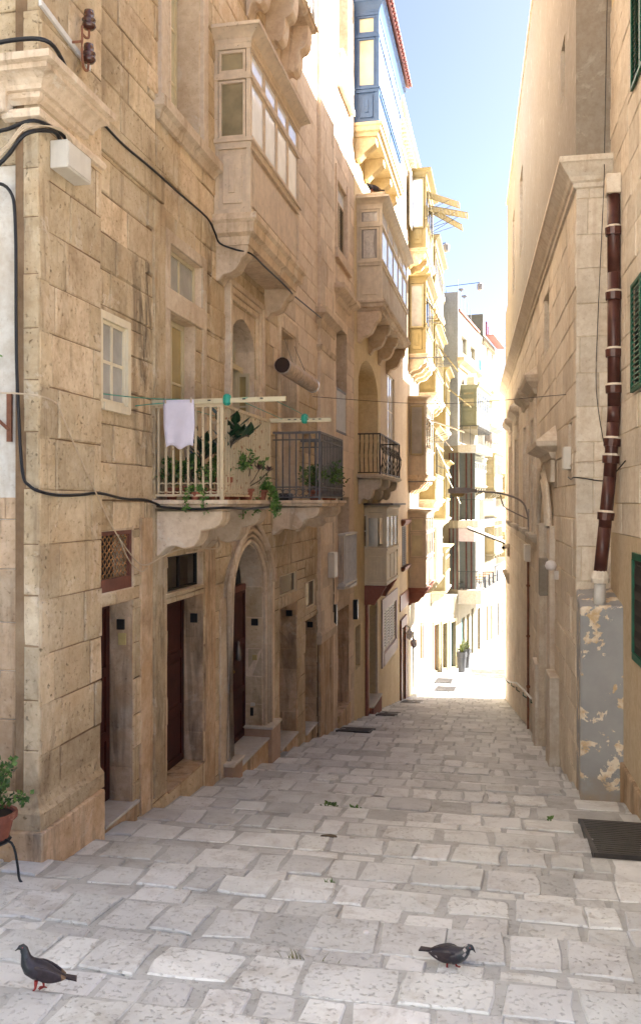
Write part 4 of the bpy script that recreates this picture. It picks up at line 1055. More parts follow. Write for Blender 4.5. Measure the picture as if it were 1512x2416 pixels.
MB().box(FL, 27.6, 35.4, 0.0, 0.92, 9.60, 9.70).build('oriel_cover', 'stone_carved', Cc, bevel=0.03)
br = oriel(FL, Cc, 27.30, 33.3, 0.76, 11.74, 12.80, 14.45, 15.20, 'paint_blue', 4, end_glass='glass_cream', base=0.38, base_mat='render_yellow', roof_h=0.32, roof_o=0.20, post=0.10,
      label='bright blue timber oriel under a red tiled roof')
for a in (27.4, 29.2, 31.0, 32.8):
    MB().prism(FL, [(0, 11.36), (0.66, 11.36), (0.66, 11.16), (0.30, 10.88), (0.12, 10.70), (0, 10.70)], a, a+0.42).build('corbel', 'render_yellow', Cc, bevel=0.01)
# red tiles over the blue oriel
tr = MB().prism(FL, [(0.0, 16.10), (1.08, 15.56), (1.08, 15.62), (0.0, 16.18)], 27.15, 33.5).build('tile_roof', 'roof_tile', Cc)
for k in range(22):
    a = 27.22+k*0.287
    for q in range(3):
        o0 = 0.05+q*0.36; z0 = 16.17-o0*0.5
        MB().prism(FL, [(o0, z0), (o0+0.40, z0-0.19), (o0+0.40, z0-0.13), (o0, z0+0.05)], a, a+0.22).build('roof_tile', 'roof_tile', tr)
MB().box(FL, 28.5, 30.3, -2.2, -0.4, 16.5, 19.5).build('roof_room', 'plaster_dimmed', Cc)

# ================================================================== PINK HOUSE
Dd = thing('pink_house', 'pink rendered house with a lilac framed louvred window near the street', 'house', (-7, 38.3, G(38.3)))
hD = {'fw': (35.4, 37.6, 0.9, 5.2), 'lv': (40.6, 42.2, -2.95, -1.1), 'd1': (40.2, 41.6, -9.35, -5.75), 'd2': (42.15, 43.2, -9.6, -5.9), 'sw': (33.9, 38.0, -5.85, -4.15)}
HD = list(hD.values())
wall_face(FL, 'front_wall', 'render_pink', Dd, (33.3, 43.4, -2.4, 16.6), HD, o=0.0)
wall_face(FL, 'lower_wall', 'render_yellow', Dd, (33.3, 39.6, -12, -2.4), HD, o=0.0)
wall_face(FL, 'lower_wall', 'render_orange', Dd, (39.6, 43.4, -12, -2.4), HD, o=0.0)
MB().box(FL, 33.3, 43.4, -9, -0.6, -12, 16.6).build('core', 'mortar', Dd)
for k, h in hD.items(): reveal(FL, 'render_orange' if k in ('d1', 'd2', 'lv') else 'render_pink', Dd, h, 0.4)
sash(FL, Dd, 35.42, 37.58, -0.05, 0.92, 5.18, 'timber_white', 'glass_sky', 2, 3, name='balcony_door')
louvre(FL, Dd, 40.62, 42.18, 0.02, -2.93, -1.12, 'iron_grey', 2, 0.09)
MB().wrap(FL, [(0.0, -3.15), (0.12, -3.15), (0.20, -3.02), (0.20, -2.95), (0.0, -2.95)], 40.4, 42.4).build('window_sill', 'door_terracotta', Dd)
MB().wrap(FL, [(0.0, -1.08), (0.08, -1.08), (0.22, -0.92), (0.22, -0.82), (0.0, -0.78)], 40.4, 42.4).build('window_hood', 'door_terracotta', Dd)
MB().box(FL, 39.6, 43.4, -0.02, 0.05, -4.9, -4.2).build('string_band', 'door_terracotta', Dd)
panel_door(FL, Dd, 40.2, 41.6, -0.2, -9.3, -5.75, 'door_brick'); panel_door(FL, Dd, 42.15, 43.2, -0.12, -9.55, -5.9, 'door_terracotta')
MB().box(FL, 39.75, 40.19, -0.02, 0.08, -9.5, -5.3).box(FL, 41.62, 42.12, -0.02, 0.08, -9.8, -5.3).box(FL, 40.19, 41.62, -0.02, 0.079, -5.72, -5.3).build('door_surround', 'door_terracotta', Dd, bevel=0.01)
louvre(FL, Dd, 33.95, 37.95, 0.0, -5.80, -4.20, 'timber_white', 4, 0.115)
MB().box(FL, 33.45, 33.93, -0.02, 0.06, -6.3, -3.7).box(FL, 37.97, 38.45, -0.02, 0.06, -6.3, -3.7).box(FL, 33.93, 37.97, -0.02, 0.059, -4.18, -3.7).box(FL, 33.93, 37.97, -0.02, 0.08, -6.3, -5.82).build('window_surround', 'lilac_frame', Dd, bevel=0.01)
MB().wrap(FL, [(0.0, 16.0), (0.08, 16.0), (0.12, 16.15), (0.34, 16.40), (0.55, 16.48), (0.55, 16.62), (0.0, 16.7)], 34.0, 45.8).build('roof_cornice', 'stone_pale', Dd)
for k in range(26):
    a = 34.1+k*0.45; MB().box(FL, a, a+0.2, 0.05, 0.40, 16.18, 16.36).build('dentil', 'stone_pale', Dd)

# ================================================================== HOUSES WITH STACKED ORIELS
Ee = thing('ochre_house', 'ochre house with four stacked oriels, flaps propped open, just past the shadow line', 'house', (-7, 46.3, G(46.3)))
doorsE = [(44.4, 45.7, -9.5, -6.5, 'door_grey', 'timber_white'), (46.4, 47.4, -9.7, -6.6, 'door_terracotta', 'timber_white'), (48.1, 48.9, -8.6, -6.9, 'door_grey', 'timber_white')]
hE = [d[:4] for d in doorsE]
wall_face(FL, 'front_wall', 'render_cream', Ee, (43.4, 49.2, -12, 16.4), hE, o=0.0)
MB().box(FL, 43.4, 49.2, -9, -0.6, -12, 16.4).build('core', 'mortar', Ee)
def door_set(par, doors, F=FL):
    for s0, s1, z0, z1, dm, sm in doors:
        reveal(F, 'render_cream', par, (s0, s1, z0, z1), 0.3)
        panel_door(F, par, s0, s1, -0.26, z0, z1, dm)
        MB().box(F, s0-0.22, s0-0.002, -0.02, 0.08, z0-0.4, z1+0.22).box(F, s1+0.002, s1+0.22, -0.02, 0.08, z0-0.4, z1+0.22).box(F, s0-0.002, s1+0.002, -0.02, 0.079, z1+0.002, z1+0.22).build('door_surround', sm, par, bevel=0.01)
        MB().box(F, s0-0.2, s1+0.2, -0.2, 0.35, z0-1.5, z0).build('doorstep', 'marble', par, bevel=0.01)
door_set(Ee, doorsE)
def flaps(par, F, o, spots, mat, L=1.5):
    # top-hung blinds propped out from an oriel front: a thin framed leaf each
    for s0, s1, z, ang, ln in spots:
        dz = -math.sin(rad(ang))*ln; do = math.cos(rad(ang))*ln
        f = MB(); t = 0.035
        def q(a, u, w): return F(a, o+do*u-w*math.sin(rad(ang))*0, z+dz*u+w)
        def bar(a0, a1, u0, u1):
            f.hexa([q(a0, u0, 0), q(a1, u0, 0), q(a1, u1, 0), q(a0, u1, 0), q(a0, u0, t), q(a1, u0, t), q(a1, u1, t), q(a0, u1, t)])
        bar(s0, s0+0.07, 0, 1); bar(s1-0.07, s1, 0, 1); bar(s0+0.07, s1-0.07, 0, 0.05); bar(s0+0.07, s1-0.07, 0.95, 1); 
        fl = f.build('propped_blind', mat, par)
        MB().tube([q(s0+0.04, 0.72, 0.0), F(s0+0.04, o, z-0.55*ln)], 0.014, 4).build('stay', 'iron_grey', fl); MB().tube([q(s1-0.04, 0.72, 0.0), F(s1-0.04, o, z-0.55*ln)], 0.014, 4).build('stay', 'iron_grey', fl)
        n = 9
        for k in range(n):
            u0 = 0.06+0.88*k/n; u1 = u0+0.94*0.88/n
            MB().hexa([q(s0+0.07, u0, 0.004), q(s1-0.07, u0, 0.004), q(s1-0.07, u1, 0.02), q(s0+0.07, u1, 0.02), q(s0+0.07, u0, 0.012), q(s1-0.07, u0, 0.012), q(s1-0.07, u1, 0.028), q(s0+0.07, u1, 0.028)]).build('slat', mat, fl)
for zb, zs, zt, zh, mt, gm, bm in ((12.38, 13.78, 15.38, 15.95, 'timber_yellow', 'glass_grey', 'stone_carved'), (7.23, 8.66, 10.2, 10.80, 'timber_yellow', 'glass_grey', 'stone_carved'),
                               (1.34, 2.61, 4.28, 4.90, 'timber_taupe', 'glass_tan', 'stone_carved'), (-4.17, -2.76, -1.49, -0.62, 'timber_taupe', 'glass_cream', 'corbel_red')):
    oriel(FL, Ee, 43.45, 48.1, 0.85, zb, zs, zt, zh, mt, 4, end_glass=gm, front_glass='glass_dark', base=0.25, base_mat=bm, corb=0.62, corb_mat=bm, n_corb=4, roof_h=0.26, roof_o=0.26, post=0.10)
flaps(Ee, FL, 0.86, [(43.7, 44.7, 15.2, 22, 1.7), (44.9, 45.9, 14.9, 14, 2.0), (46.1, 47.2, 15.2, 32, 1.9)], 'timber_straw')
flaps(Ee, FL, 0.86, [(43.8, 44.9, 10.0, 60, 1.7)], 'timber_straw')
flaps(Ee, FL, 0.86, [(43.8, 45.0, 4.1, 20, 1.9), (45.5, 46.7, 4.1, 52, 1.8)], 'timber_taupe')
for z0, z1, o, gm in ((13.35, 15.75, 0.10, 'glass_sky'), (8.5, 10.6, 0.10, 'glass_grey'), (2.3, 4.7, 0.10, 'glass_grey')):
    sash(Frame((FL(0, o+0.02, 0)[0], 43.40), rad(90), -1), Ee, -0.62, 0.02, 0.06, z0, z1, 'timber_straw', gm, 1, 1, name='open_casement', t=0.07)
sash(FL, Ee, 42.3, 43.3, 0.22, 13.2, 15.9, 'timber_white', 'glass_sky', 1, 1, name='open_casement', t=0.07)
for z, o1 in ((7.0, 2.0), (1.0, 1.2)): MB().tube([FL(43.3, 0.0, z), FL(43.3, o1, z+0.02)], 0.03, 5).build('pole_bracket', 'iron_grey', Ee)

Ff = thing('straw_house', 'straw yellow house with panelled oriels, second past the shadow line', 'house', (-7, 53.1, G(53)))
doorsF = [(50.2, 51.4, -10.1, -7.0, 'door_terracotta', 'timber_yellow'), (52.6, 53.6, -10.2, -7.2, 'door_sand', 'timber_white'), (54.8, 55.9, -10.5, -7.4, 'door_terracotta', 'timber_white')]
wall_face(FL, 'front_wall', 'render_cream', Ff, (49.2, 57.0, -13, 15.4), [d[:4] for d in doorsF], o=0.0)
MB().box(FL, 49.2, 57.0, -9, -0.6, -13, 15.4).build('core', 'mortar', Ff)
door_set(Ff, doorsF)
for zb, zs, zt, zh, mt in ((11.2, 12.5, 13.7, 14.4, 'timber_straw'), (6.05, 7.40, 8.9, 9.70, 'timber_yellow'), (0.16, 1.50, 3.2, 3.95, 'timber_yellow')):
    oriel(FL, Ff, 49.25, 56.0, 0.88, zb, zs, zt, zh, mt, 6, end_glass='glass_tan', front_glass='glass_dark', base=0.25, corb=0.60, n_corb=5, roof_h=0.28, roof_o=0.26, post=0.10)
oriel(FL, Ff, 51.6, 56.2, 0.80, -4.6, -3.3, -2.2, -1.5, 'timber_white', 5, end_glass='glass_tan', front_glass='glass_dark', base=0.22, base_mat='render_cream', corb=0.55, corb_mat='render_cream', n_corb=3, roof_h=0.30, roof_o=0.26)
flaps(Ff, FL, 0.9, [(49.6, 50.8, 8.8, 52, 2.0), (49.6, 50.8, 3.1, 66, 1.9)], 'timber_straw')
MB().wrap(FL, [(0.0, 15.0), (0.1, 15.0), (0.5, 15.3), (0.5, 15.45), (0.0, 15.5)], 49.4, 56.8).build('roof_cornice', 'stone_pale', Ff)

Fg = thing('butter_house', 'butter yellow house with tall oriels beside the grey end wall', 'house', (-7, 59.5, G(59.5)))
doorsG = [(58.0, 59.1, -11.0, -7.8, 'door_terracotta', 'timber_yellow'), (60.2, 61.2, -11.2, -7.9, 'door_grey', 'timber_white')]
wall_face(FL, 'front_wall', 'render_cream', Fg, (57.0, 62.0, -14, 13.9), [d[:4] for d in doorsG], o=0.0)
MB().box(FL, 57.0, 62.0, -9, -0.6, -14, 13.9).build('core', 'mortar', Fg)
door_set(Fg, doorsG)
for zb, zs, zt, zh, mt in ((4.7, 6.05, 7.6, 8.35, 'timber_yellow'), (-1.04, 0.2, 1.8, 2.4, 'timber_yellow'), (-5.65, -4.6, -3.6, -3.1, 'timber_straw')):
    oriel(FL, Fg, 57.05, 61.6, 0.95, zb, zs, zt, zh, mt, 5, end_glass='glass_tan', front_glass='glass_dark', base=0.22, corb=0.55, n_corb=3, roof_h=0.28, roof_o=0.30, post=0.10)
MB().wrap(FL, [(0.0, 13.2), (0.2, 13.2), (0.25, 13.5), (0.62, 13.8), (0.62, 14.0), (0.0, 14.05)], 57.3, 61.7).build('roof_cornice', 'stone_pale', Fg)
flaps(Fg, FL, 0.97, [(57.3, 58.4, 7.4, 40, 2.0), (57.4, 58.4, 1.7, 64, 2.0)], 'timber_straw')
sash(FL, Fg, 58.2, 59.6, 0.02, 9.6, 12.4, 'timber_straw', 'glass_grey', 2, 2)

# ================================================================== FAR HOUSES, ROUND THE BEND
Hh = thing('terrace_house', 'pale house with three white balcony slabs, the lowest set with cafe tables', 'house', FH(5, -4, G(65)))
hH = {'w1': (1.29, 3.43, 10.6, 11.78), 'w2': (5.05, 7.09, 10.8, 11.68), 'bl': (8.95, 10.2, 9.25, 11.3),
      'g1': (1.2, 2.6, -11.3, -8.2), 'g2': (3.4, 4.6, -11.4, -8.2), 'g3': (5.4, 6.4, -11.4, -8.0), 'g4': (8.4, 9.6, -11.6, -8.3),
      'b1': (0.5, 1.3, -1.3, 2.4), 'c1': (0.5, 1.5, -6.0, -2.6)}
wall_face(FH, 'front_wall', 'render_cream', Hh, (0.0, 11.1, -15, 13.25), list(hH.values()), o=0.0)
MB().box(FH, 0.0, 11.1, -9, -0.6, -15, 13.2).build('core', 'plaster_grey', Hh)
MB().box(FH, -0.06, 0.0, -6, -0.002, -15, 3.899).build('end_wall', 'render_cream', Hh)
MB().box(FH, -0.06, 0.0, -6, -0.002, 3.9, 14.5).box(FH, 0.0, 0.30, -6.0, -0.002, 13.26, 14.5).build('end_wall', 'plaster_grey', Hh)
for k, h in hH.items(): reveal(FH, 'render_cream', Hh, h, 0.4)
for k in ('w1', 'w2'): sash(FH, Hh, *hH[k][:2], -0.25, *hH[k][2:], 'timber_straw', 'glass_sky', 2, 1)
for k, dm in (('g1', 'door_teal'), ('g2', 'door_sand'), ('g3', 'door_grey'), ('g4', 'bark'), ('b1', 'door_brick'), ('c1', 'door_brick')):
    panel_door(FH, Hh, *hH[k][:2], -0.15, *hH[k][2:], dm, leaves=2)
louvre(FH, Hh, 8.97, 10.18, 0.03, 9.28, 11.28, 'paint_cyan', 2, 0.11)
MB().wrap(FH, [(0.0, 9.3), (0.12, 9.35), (0.2, 9.55), (0.5, 9.75), (0.5, 9.95), (0.0, 10.0)], 0.1, 7.6).build('cornice', 'stone_dimmed', Hh)
MB().box(FH, 0.2, 8.9, -0.3, 0.12, 13.25, 13.40).build('roof_edge', 'roof_tile', Hh)
for a, t in ((1.6, 1), (4.2, -1)):
    MB().slab(FH, [(a, 8.3), (a+0.9, 8.25), (a+1.1, 8.7), (a+0.5, 9.15), (a-0.1+0.2*t, 8.8)], 0.3, 0.9).build('carved_scroll', 'stone_pink', Hh, bevel=0.06)
oriel(FH, Hh, 1.1, 7.2, 1.1, 5.30, 6.55, 7.40, 7.90, 'timber_sage', 7, end_glass='glass_tan', front_glass='glass_dark', roof_h=0.30, roof_o=0.2, post=0.10, base=0.2, base_mat='render_cream')
oriel(FH, Hh, 1.75, 8.0, 0.72, 1.22, 2.35, 2.9, 3.2, 'timber_sage', 7, end_glass='glass_tan', front_glass='glass_dark', roof_h=0.15, roof_o=0.1, base=0.2, base_mat='render_cream', corb=0.5, corb_mat='render_cream', n_corb=6)
def white_balcony(z0, z1, o1, s1, zr, n_end, n_front):
    out = [(-0.05, -1.0), (-0.05, o1-0.5), (0.1, o1-0.15), (0.5, o1), (s1, o1), (s1, -0.3)]
    b = MB().plate(FH, out, z0, z1).build('balcony', 'plaster_dimmed', Hh)
    r = MB().box(FH, -0.04, 0.0, -0.9, o1, zr-0.03, zr+0.02).box(FH, 0.0, s1, o1-0.04, o1, zr-0.03, zr+0.02).box(FH, 0.0, s1, o1-0.04, o1, z1+0.05, z1+0.09).build('railing', 'iron_black', b)
    for k in range(n_end):
        o = -0.8+(o1+0.78)*k/(n_end-1)
        MB().box(FH, -0.035, -0.01, o-0.012, o+0.012, z1, zr-0.03).build('baluster', 'iron_black', b)
    for k in range(n_front):
        a = 0.1+(s1-0.15)*k/(n_front-1)
        MB().box(FH, a-0.016, a+0.016, o1-0.035, o1-0.005, z1, zr-0.03).build('baluster', 'iron_black', b)
    return b
white_balcony(3.45, 3.95, 1.40, 6.5, 5.25, 5, 22)
white_balcony(-1.76, -1.26, 1.50, 7.0, 0.18, 8, 22)
white_balcony(-7.0, -6.05, 1.72, 8.4, -4.75, 12, 26)
MB().box(FH, 0.42, 0.46, 0.02, 1.1, -1.2, 3.4).build('screen', 'door_grey', Hh)
MB().box(FH, 0.42, 0.46, 0.02, 1.1, -6.0, -2.7).build('screen', 'door_grey', Hh)
for o in (0.45, 0.80):
    for z0, z1 in ((-1.26, 3.4), (-6.0, -1.8)): MB().box(FH, 0.32, 0.40, o, o+0.10, z0, z1).build('door_post', 'door_red', Hh)
for z0, z1 in ((-1.26, 3.4), (-6.0, -1.8)):
    MB().box(FH, -0.10, -0.07, -0.64, -0.01, z0, z1).build('screen', 'door_grey', Hh)
    for o in (-0.62, -0.36, -0.10): MB().box(FH, -0.14, -0.101, o, o+0.09, z0, z1).build('door_post', 'door_red', Hh)
MB().box(FH, 0.12, 0.18, 0.0, 1.1, -2.7, -1.8).build('sign_board', 'lilac_frame', Hh)
MB().box(FH, -0.02, 0.05, 1.18, 1.24, -6.0, -1.8).build('post', 'iron_grey', Hh)
# roof aerials and bucket lamps
for a, z1, nm in ((1.0, 15.6, 0), (2.3, 15.2, 1), (3.6, 15.0, 1), (5.0, 14.8, 0), (6.4, 14.6, 0)):
    ar = MB().tube([FH(a, -0.2, 13.4), FH(a, -0.2, z1)], 0.025, 4).build('roof_aerial', 'iron_grey', None)
    tag(ar, None, 'aerial', 'thin aerials on the pale roof')
    ar['label'] = {1.0: 'tallest thin mast on the pale roof, next to the grey end wall', 2.3: 'dish aerial on the pale roof, nearer of two', 3.6: 'dish aerial on the pale roof, farther of two', 5.0: 'bare mast on the pale roof just past the dish aerials', 6.4: 'last bare mast on the pale roof, nearest the sign house'}[a]
    if nm: MB().lathe(FH(a, -0.2, z1-0.05), [(0.02, -0.1), (0.22, 0.02), (0.24, 0.08), (0.02, 0.05)], 8).build('aerial_dish', 'iron_grey', ar)
for s, z, o, ln, lb in ((0.3, 15.1, -0.3, 2.2, 'grey lantern on a long arm above the grey end wall'), (-8.0, 15.6, -0.8, 1.9, 'small grey lantern on an arm above the propped blinds')):
    lt = thing('roof_lantern', lb, 'lantern', FH(s, o, z-0.6))
    MB().tube([FH(s, o-0.6, z-0.7), FH(s, o-0.6, z-0.1), FH(s, o+ln*0.8, z)], 0.03, 5).build('arm', 'paint_blue', lt)
    MB().lathe(FH(s, o+ln*0.8, z-0.55), [(0.10, 0.0), (0.20, 0.05), (0.22, 0.42), (0.10, 0.5), (0.03, 0.55)], 8).build('lamp_body', 'lamp_grey', lt)

# the ground floor between the two fronts follows the bend
FB = Frame((-4.48, 57.0), rad(-16.7), 1)
dB = [(0.5, 1.4, -10.9, -7.9), (2.0, 2.9, -11.0, -8.0), (3.6, 4.6, -11.2, -8.1)]
wall_face(FB, 'bend_wall', 'render_cream', Hh, (0.0, 5.15, -15, -6.4), dB, o=0.0)
MB().plate(FB, [(0.0, 0.0), (5.15, 0.0), (5.0, -0.8), (0.0, -0.1)], -6.42, -6.3).build('bend_roof', 'plaster_dimmed', Hh)
for h, dm in zip(dB, ('door_terracotta', 'door_sand', 'door_teal')):
    reveal(FB, 'render_cream', Hh, h, 0.3); panel_door(FB, Hh, h[0], h[1], -0.2, h[2], h[3], dm)
    MB().box(FB, h[0]-0.18, h[0]-0.002, -0.02, 0.06, h[2]-0.4, h[3]+0.2).box(FB, h[1]+0.002, h[1]+0.18, -0.02, 0.06, h[2]-0.4, h[3]+0.2).box(FB, h[0]-0.002, h[1]+0.002, -0.02, 0.059, h[3]+0.002, h[3]+0.2).build('door_surround', 'timber_straw', Hh)

Ii = thing('sign_house', 'tall house with a dark red sign of white letters along its roof', 'house', FH(14.4, -4, G(76)))
hI = [(12.6, 13.8, 9.0, 12.9), (15.5, 16.6, 9.0, 12.7), (12.8, 14.0, -11.6, -8.6), (15.2, 16.4, -11.8, -8.8)]
wall_face(FH, 'front_wall', 'stone_dimmed', Ii, (11.1, 17.8, -16, 13.5), hI, o=0.02)
MB().box(FH, 11.1, 17.8, -8, -0.4, -16, 15.2).build('core', 'plaster_grey', Ii)
MB().box(FH, 11.06, 11.1, -5, 0.01, 8, 15.2).build('end_wall', 'render_cream', Ii)
for h in hI: reveal(FH, 'stone_dimmed', Ii, h, 0.35)
for h in hI[:2]: sash(FH, Ii, h[0], h[1], -0.2, h[2], h[3], 'timber_straw', 'glass_sky', 1, 3)
for h in hI[2:]: panel_door(FH, Ii, h[0], h[1], -0.2, h[2], h[3], 'door_brick')
MB().box(FH, 11.1, 17.8, 0.02, 0.12, 12.98, 13.1).build('string_band', 'stone_dimmed', Ii)
bl = MB().box(FH, 11.3, 16.4, 0.02, 0.85, 8.65, 8.95).build('balcony', 'stone_carved', Ii)
railing(FH, Ii, 11.35, 16.35, 0.78, 8.95, 9.95, 'iron_white', 5, 16)
for nm, z in (('oriel', 1.0), ('oriel', -4.2)):
    oriel(FH, Ii, 12.0, 16.8, 0.8, z, z+1.2, z+2.2, z+2.8, 'timber_straw', 6, front_glass='glass_dark', roof_h=0.25, base=0.2, base_mat='render_cream', corb=0.5, corb_mat='render_cream', n_corb=4)
MB().wrap(FH, [(0.0, 5.8), (0.15, 5.9), (0.7, 6.2), (0.7, 6.35), (0.0, 6.4)], 11.4, 17.6).build('cornice', 'stone_dimmed', Ii)
for k in range(4): MB().box(FH, 12.1+k*1.5, 12.5+k*1.5, 0.0, 0.5, 5.0, 5.8).build('scroll_bracket', 'stone_carved', Ii, bevel=0.08)
sg = thing('roof_sign', 'dark red rooftop sign with upright white letters', 'sign', FH(14.4, 0.3, 13.5))
MB().box(FH, 11.0, 17.9, 0.22, 0.34, 13.5, 14.55).build('sign_board', 'sign_red', sg)
MB().box(FH, 11.0, 17.9, 0.2, 0.9, 13.42, 13.5).build('sign_shelf', 'roof_tile', sg)
cu = bpy.data.curves.new('letters', 'FONT'); cu.body = 'GRAND HA'; cu.size = 1.15; cu.extrude = 0.03; cu.align_x = 'CENTER'
tmp = bpy.data.objects.new('letters', cu); COL.objects.link(tmp)
bpy.context.view_layer.update()
me = bpy.data.meshes.new_from_object(tmp.evaluated_get(bpy.context.evaluated_depsgraph_get()))
bpy.data.objects.remove(tmp)
me.materials.clear(); me.materials.append(MAT['letter_white'])
lo = bpy.data.objects.new('letters', me); place(lo, FH(14.4, 0.38, 13.62), sg)
lo.rotation_euler = (rad(90), 0, rad(90-7.5)); lo.scale = (0.92, 1, 1)
Jj = thing('white_house', 'far white house with a glazed white oriel, seen past the right-hand wall', 'house', FH(22, -3, G(84)))
wall_face(FH, 'front_wall', 'plaster_dimmed', Jj, (17.8, 27.0, -18, 6.6), [(19, 20.2, -12.0, -9.0), (22, 23.2, -12.2, -9.2)], o=0.05)
MB().box(FH, 17.8, 27.0, -8, -0.3, -18, 6.6).build('core', 'plaster_dimmed', Jj)
for h in ((19, 20.2, -12.0, -9.0), (22, 23.2, -12.2, -9.2)):
    reveal(FH, 'plaster_dimmed', Jj, h, 0.3); panel_door(FH, Jj, h[0], h[1], -0.1, h[2], h[3], 'door_grey')
for z in (0.3, -4.8):
    oriel(FH, Jj, 18.4, 23.5, 0.85, z, z+0.9, z+1.6, z+2.0, 'timber_straw', 7, front_glass='glass_dark', roof_h=0.22, base=0.2, base_mat='plaster_dimmed', corb=0.5, corb_mat='plaster_dimmed', n_corb=5)
Kk = thing('distant_house', 'hazy flat-roofed house at the very end of the street', 'house', (4, 150, G(150)))
MB().box(FW, 148, 165, -2.0, 9, -20, -0.5).build('wall', 'plaster_grey', Kk)
for k in range(4): MB().box(FW, 147.9, 148.0, -1.4+k*2.4, -0.4+k*2.4, -6, -4).build('window', 'glass_dark', Kk)
MB().box(FW, 148.5, 150, -0.5, 1.5, -0.5, 1.2).build('roof_room', 'plaster_dimmed', Kk)

# ================================================================== RIGHT-HAND PALACE
Rr = thing('palace', 'tall pale stone palace with a heavy cornice along the right side', 'building', (6, 30, G(30)))
hR = {'s1': (2.75, 3.48, 7.76, 8.86), 's2': (16.3, 18.1, 8.65, 11.5), 's3': (21.9, 23.6, 8.6, 11.8), 'wl': (6.14, 7.5, 3.5, 4.85), 'sa': (1.66, 2.12, 0.95, 1.42), 'sb': (1.50, 1.90, -2.33, -1.66),
      'p': (5.30, 7.55, -6.05, 0.45), 'l1': (10.2, 11.3, -0.85, 2.30), 'l2': (13.5, 14.9, -0.8, 2.35), 'l3': (19.0, 20.5, -0.8, 2.4), 'l4': (24.0, 25.4, -0.8, 2.4)}
HR = list(hR.values())
wR = wall_face(FR, 'front_wall', 'joint_pale', Rr, (1.0, 31.5, -13, 5.4), HR)
blocks(FR, wR, course_blocks((1.0, 31.5, -10.6, 5.32), 0.55, 0.95, HR, random.Random(41)), 'stone_pale', gap=0.006, proud=0.006, pj=0.008, bev=0.016, wob=0.008, limit=285, seed=42, visible=in_view(FR))
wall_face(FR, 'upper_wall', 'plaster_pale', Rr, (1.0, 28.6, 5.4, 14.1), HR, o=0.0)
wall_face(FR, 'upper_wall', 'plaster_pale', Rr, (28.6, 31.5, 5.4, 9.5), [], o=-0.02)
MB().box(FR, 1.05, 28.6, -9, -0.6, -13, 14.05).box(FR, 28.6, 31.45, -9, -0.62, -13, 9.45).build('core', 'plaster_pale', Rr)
MB().box(FR, 28.58, 28.6, -9, -0.002, 9.5, 14.1).box(FR, 31.45, 31.5, -9, -0.014, -13, 9.5).build('end_wall', 'plaster_pale', Rr)
MB().box(FR, 1.0, 28.6, -0.6, 0.06, 14.1, 14.22).build('coping', 'stone_pale', Rr)
FT = Frame((FR(1.0, 0, 0)[0], FR(1.0, 0, 0)[1]), rad(-90), 1)   # its short end facing the crossing
rt = wall_face(FT, 'return_wall', 'joint_pale', Rr, (0.0, 0.60, -13, 5.35), [])
blocks(FT, rt, course_blocks((0.0, 0.60, -6.0, 5.3), 0.58, 0.9, [], random.Random(44)), 'stone_pale', gap=0.004, proud=0.006, pj=0.004, seed=45, visible=in_view(FT))
rt2 = wall_face(FT, 'return_wall', 'plaster_pale', Rr, (0.0, 0.60, 5.35, 14.1), [], o=0.0)
for k, h in hR.items(): reveal(FR, 'stone_pale', Rr, h, 0.45 if k != 'p' else 0.55)
for k in ('s1', 's2', 's3', 'wl', 'sa', 'sb'):
    h = hR[k]; sash(FR, Rr, h[0], h[1], -0.22, h[2], h[3], 'timber_taupe', 'glass_dark', 1, 1 if k in ('sa', 'sb', 's1', 'wl') else 2, t=0.05)
for k in ('l1', 'l2', 'l3', 'l4'):
    h = hR[k]; sash(FR, Rr, h[0], h[1], -0.38, h[2], h[3], 'timber_taupe', 'glass_dark', 2, 3, t=0.06)
    MB().box(FR, h[0]-0.26, h[0]-0.002, -0.02, 0.07, h[2], h[3]+0.5).box(FR, h[1]+0.002, h[1]+0.26, -0.02, 0.07, h[2], h[3]+0.5).box(FR, h[0]-0.002, h[1]+0.002, -0.02, 0.069, h[3]+0.002, h[3]+0.5).build('window_surround', 'stone_pale', Rr, bevel=0.012)
    MB().wrap(FR, [(0.0, h[2]-0.26), (0.10, h[2]-0.22), (0.20, h[2]-0.08), (0.20, h[2]-0.002), (0.0, h[2]-0.001)], h[0]-0.32, h[1]+0.32).build('window_sill', 'plaster_white', Rr)
    MB().wrap(FR, [(0.0, h[3]+0.55), (0.08, h[3]+0.6), (0.12, h[3]+0.75), (0.30, h[3]+0.90), (0.34, h[3]+1.0), (0.34, h[3]+1.08), (0.0, h[3]+1.35)], h[0]-0.30, h[1]+0.30).build('window_hood', 'stone_pale', Rr)
pc = [(0.0, 5.28), (0.05, 5.30), (0.06, 5.37), (0.10, 5.40), (0.13, 5.46), (0.20, 5.54), (0.27, 5.64), (0.30, 5.66), (0.30, 5.75), (0.0, 5.82)]
n = len(pc)
MB().loft([[FT(0.62, o, z) for o, z in pc], [FR(1.0-o, o, z) for o, z in pc], [FR(31.5+o, o, z) for o, z in pc], [FR(31.5+o, -3.0, z) for o, z in pc]]).build('cornice', 'stone_pale', Rr)
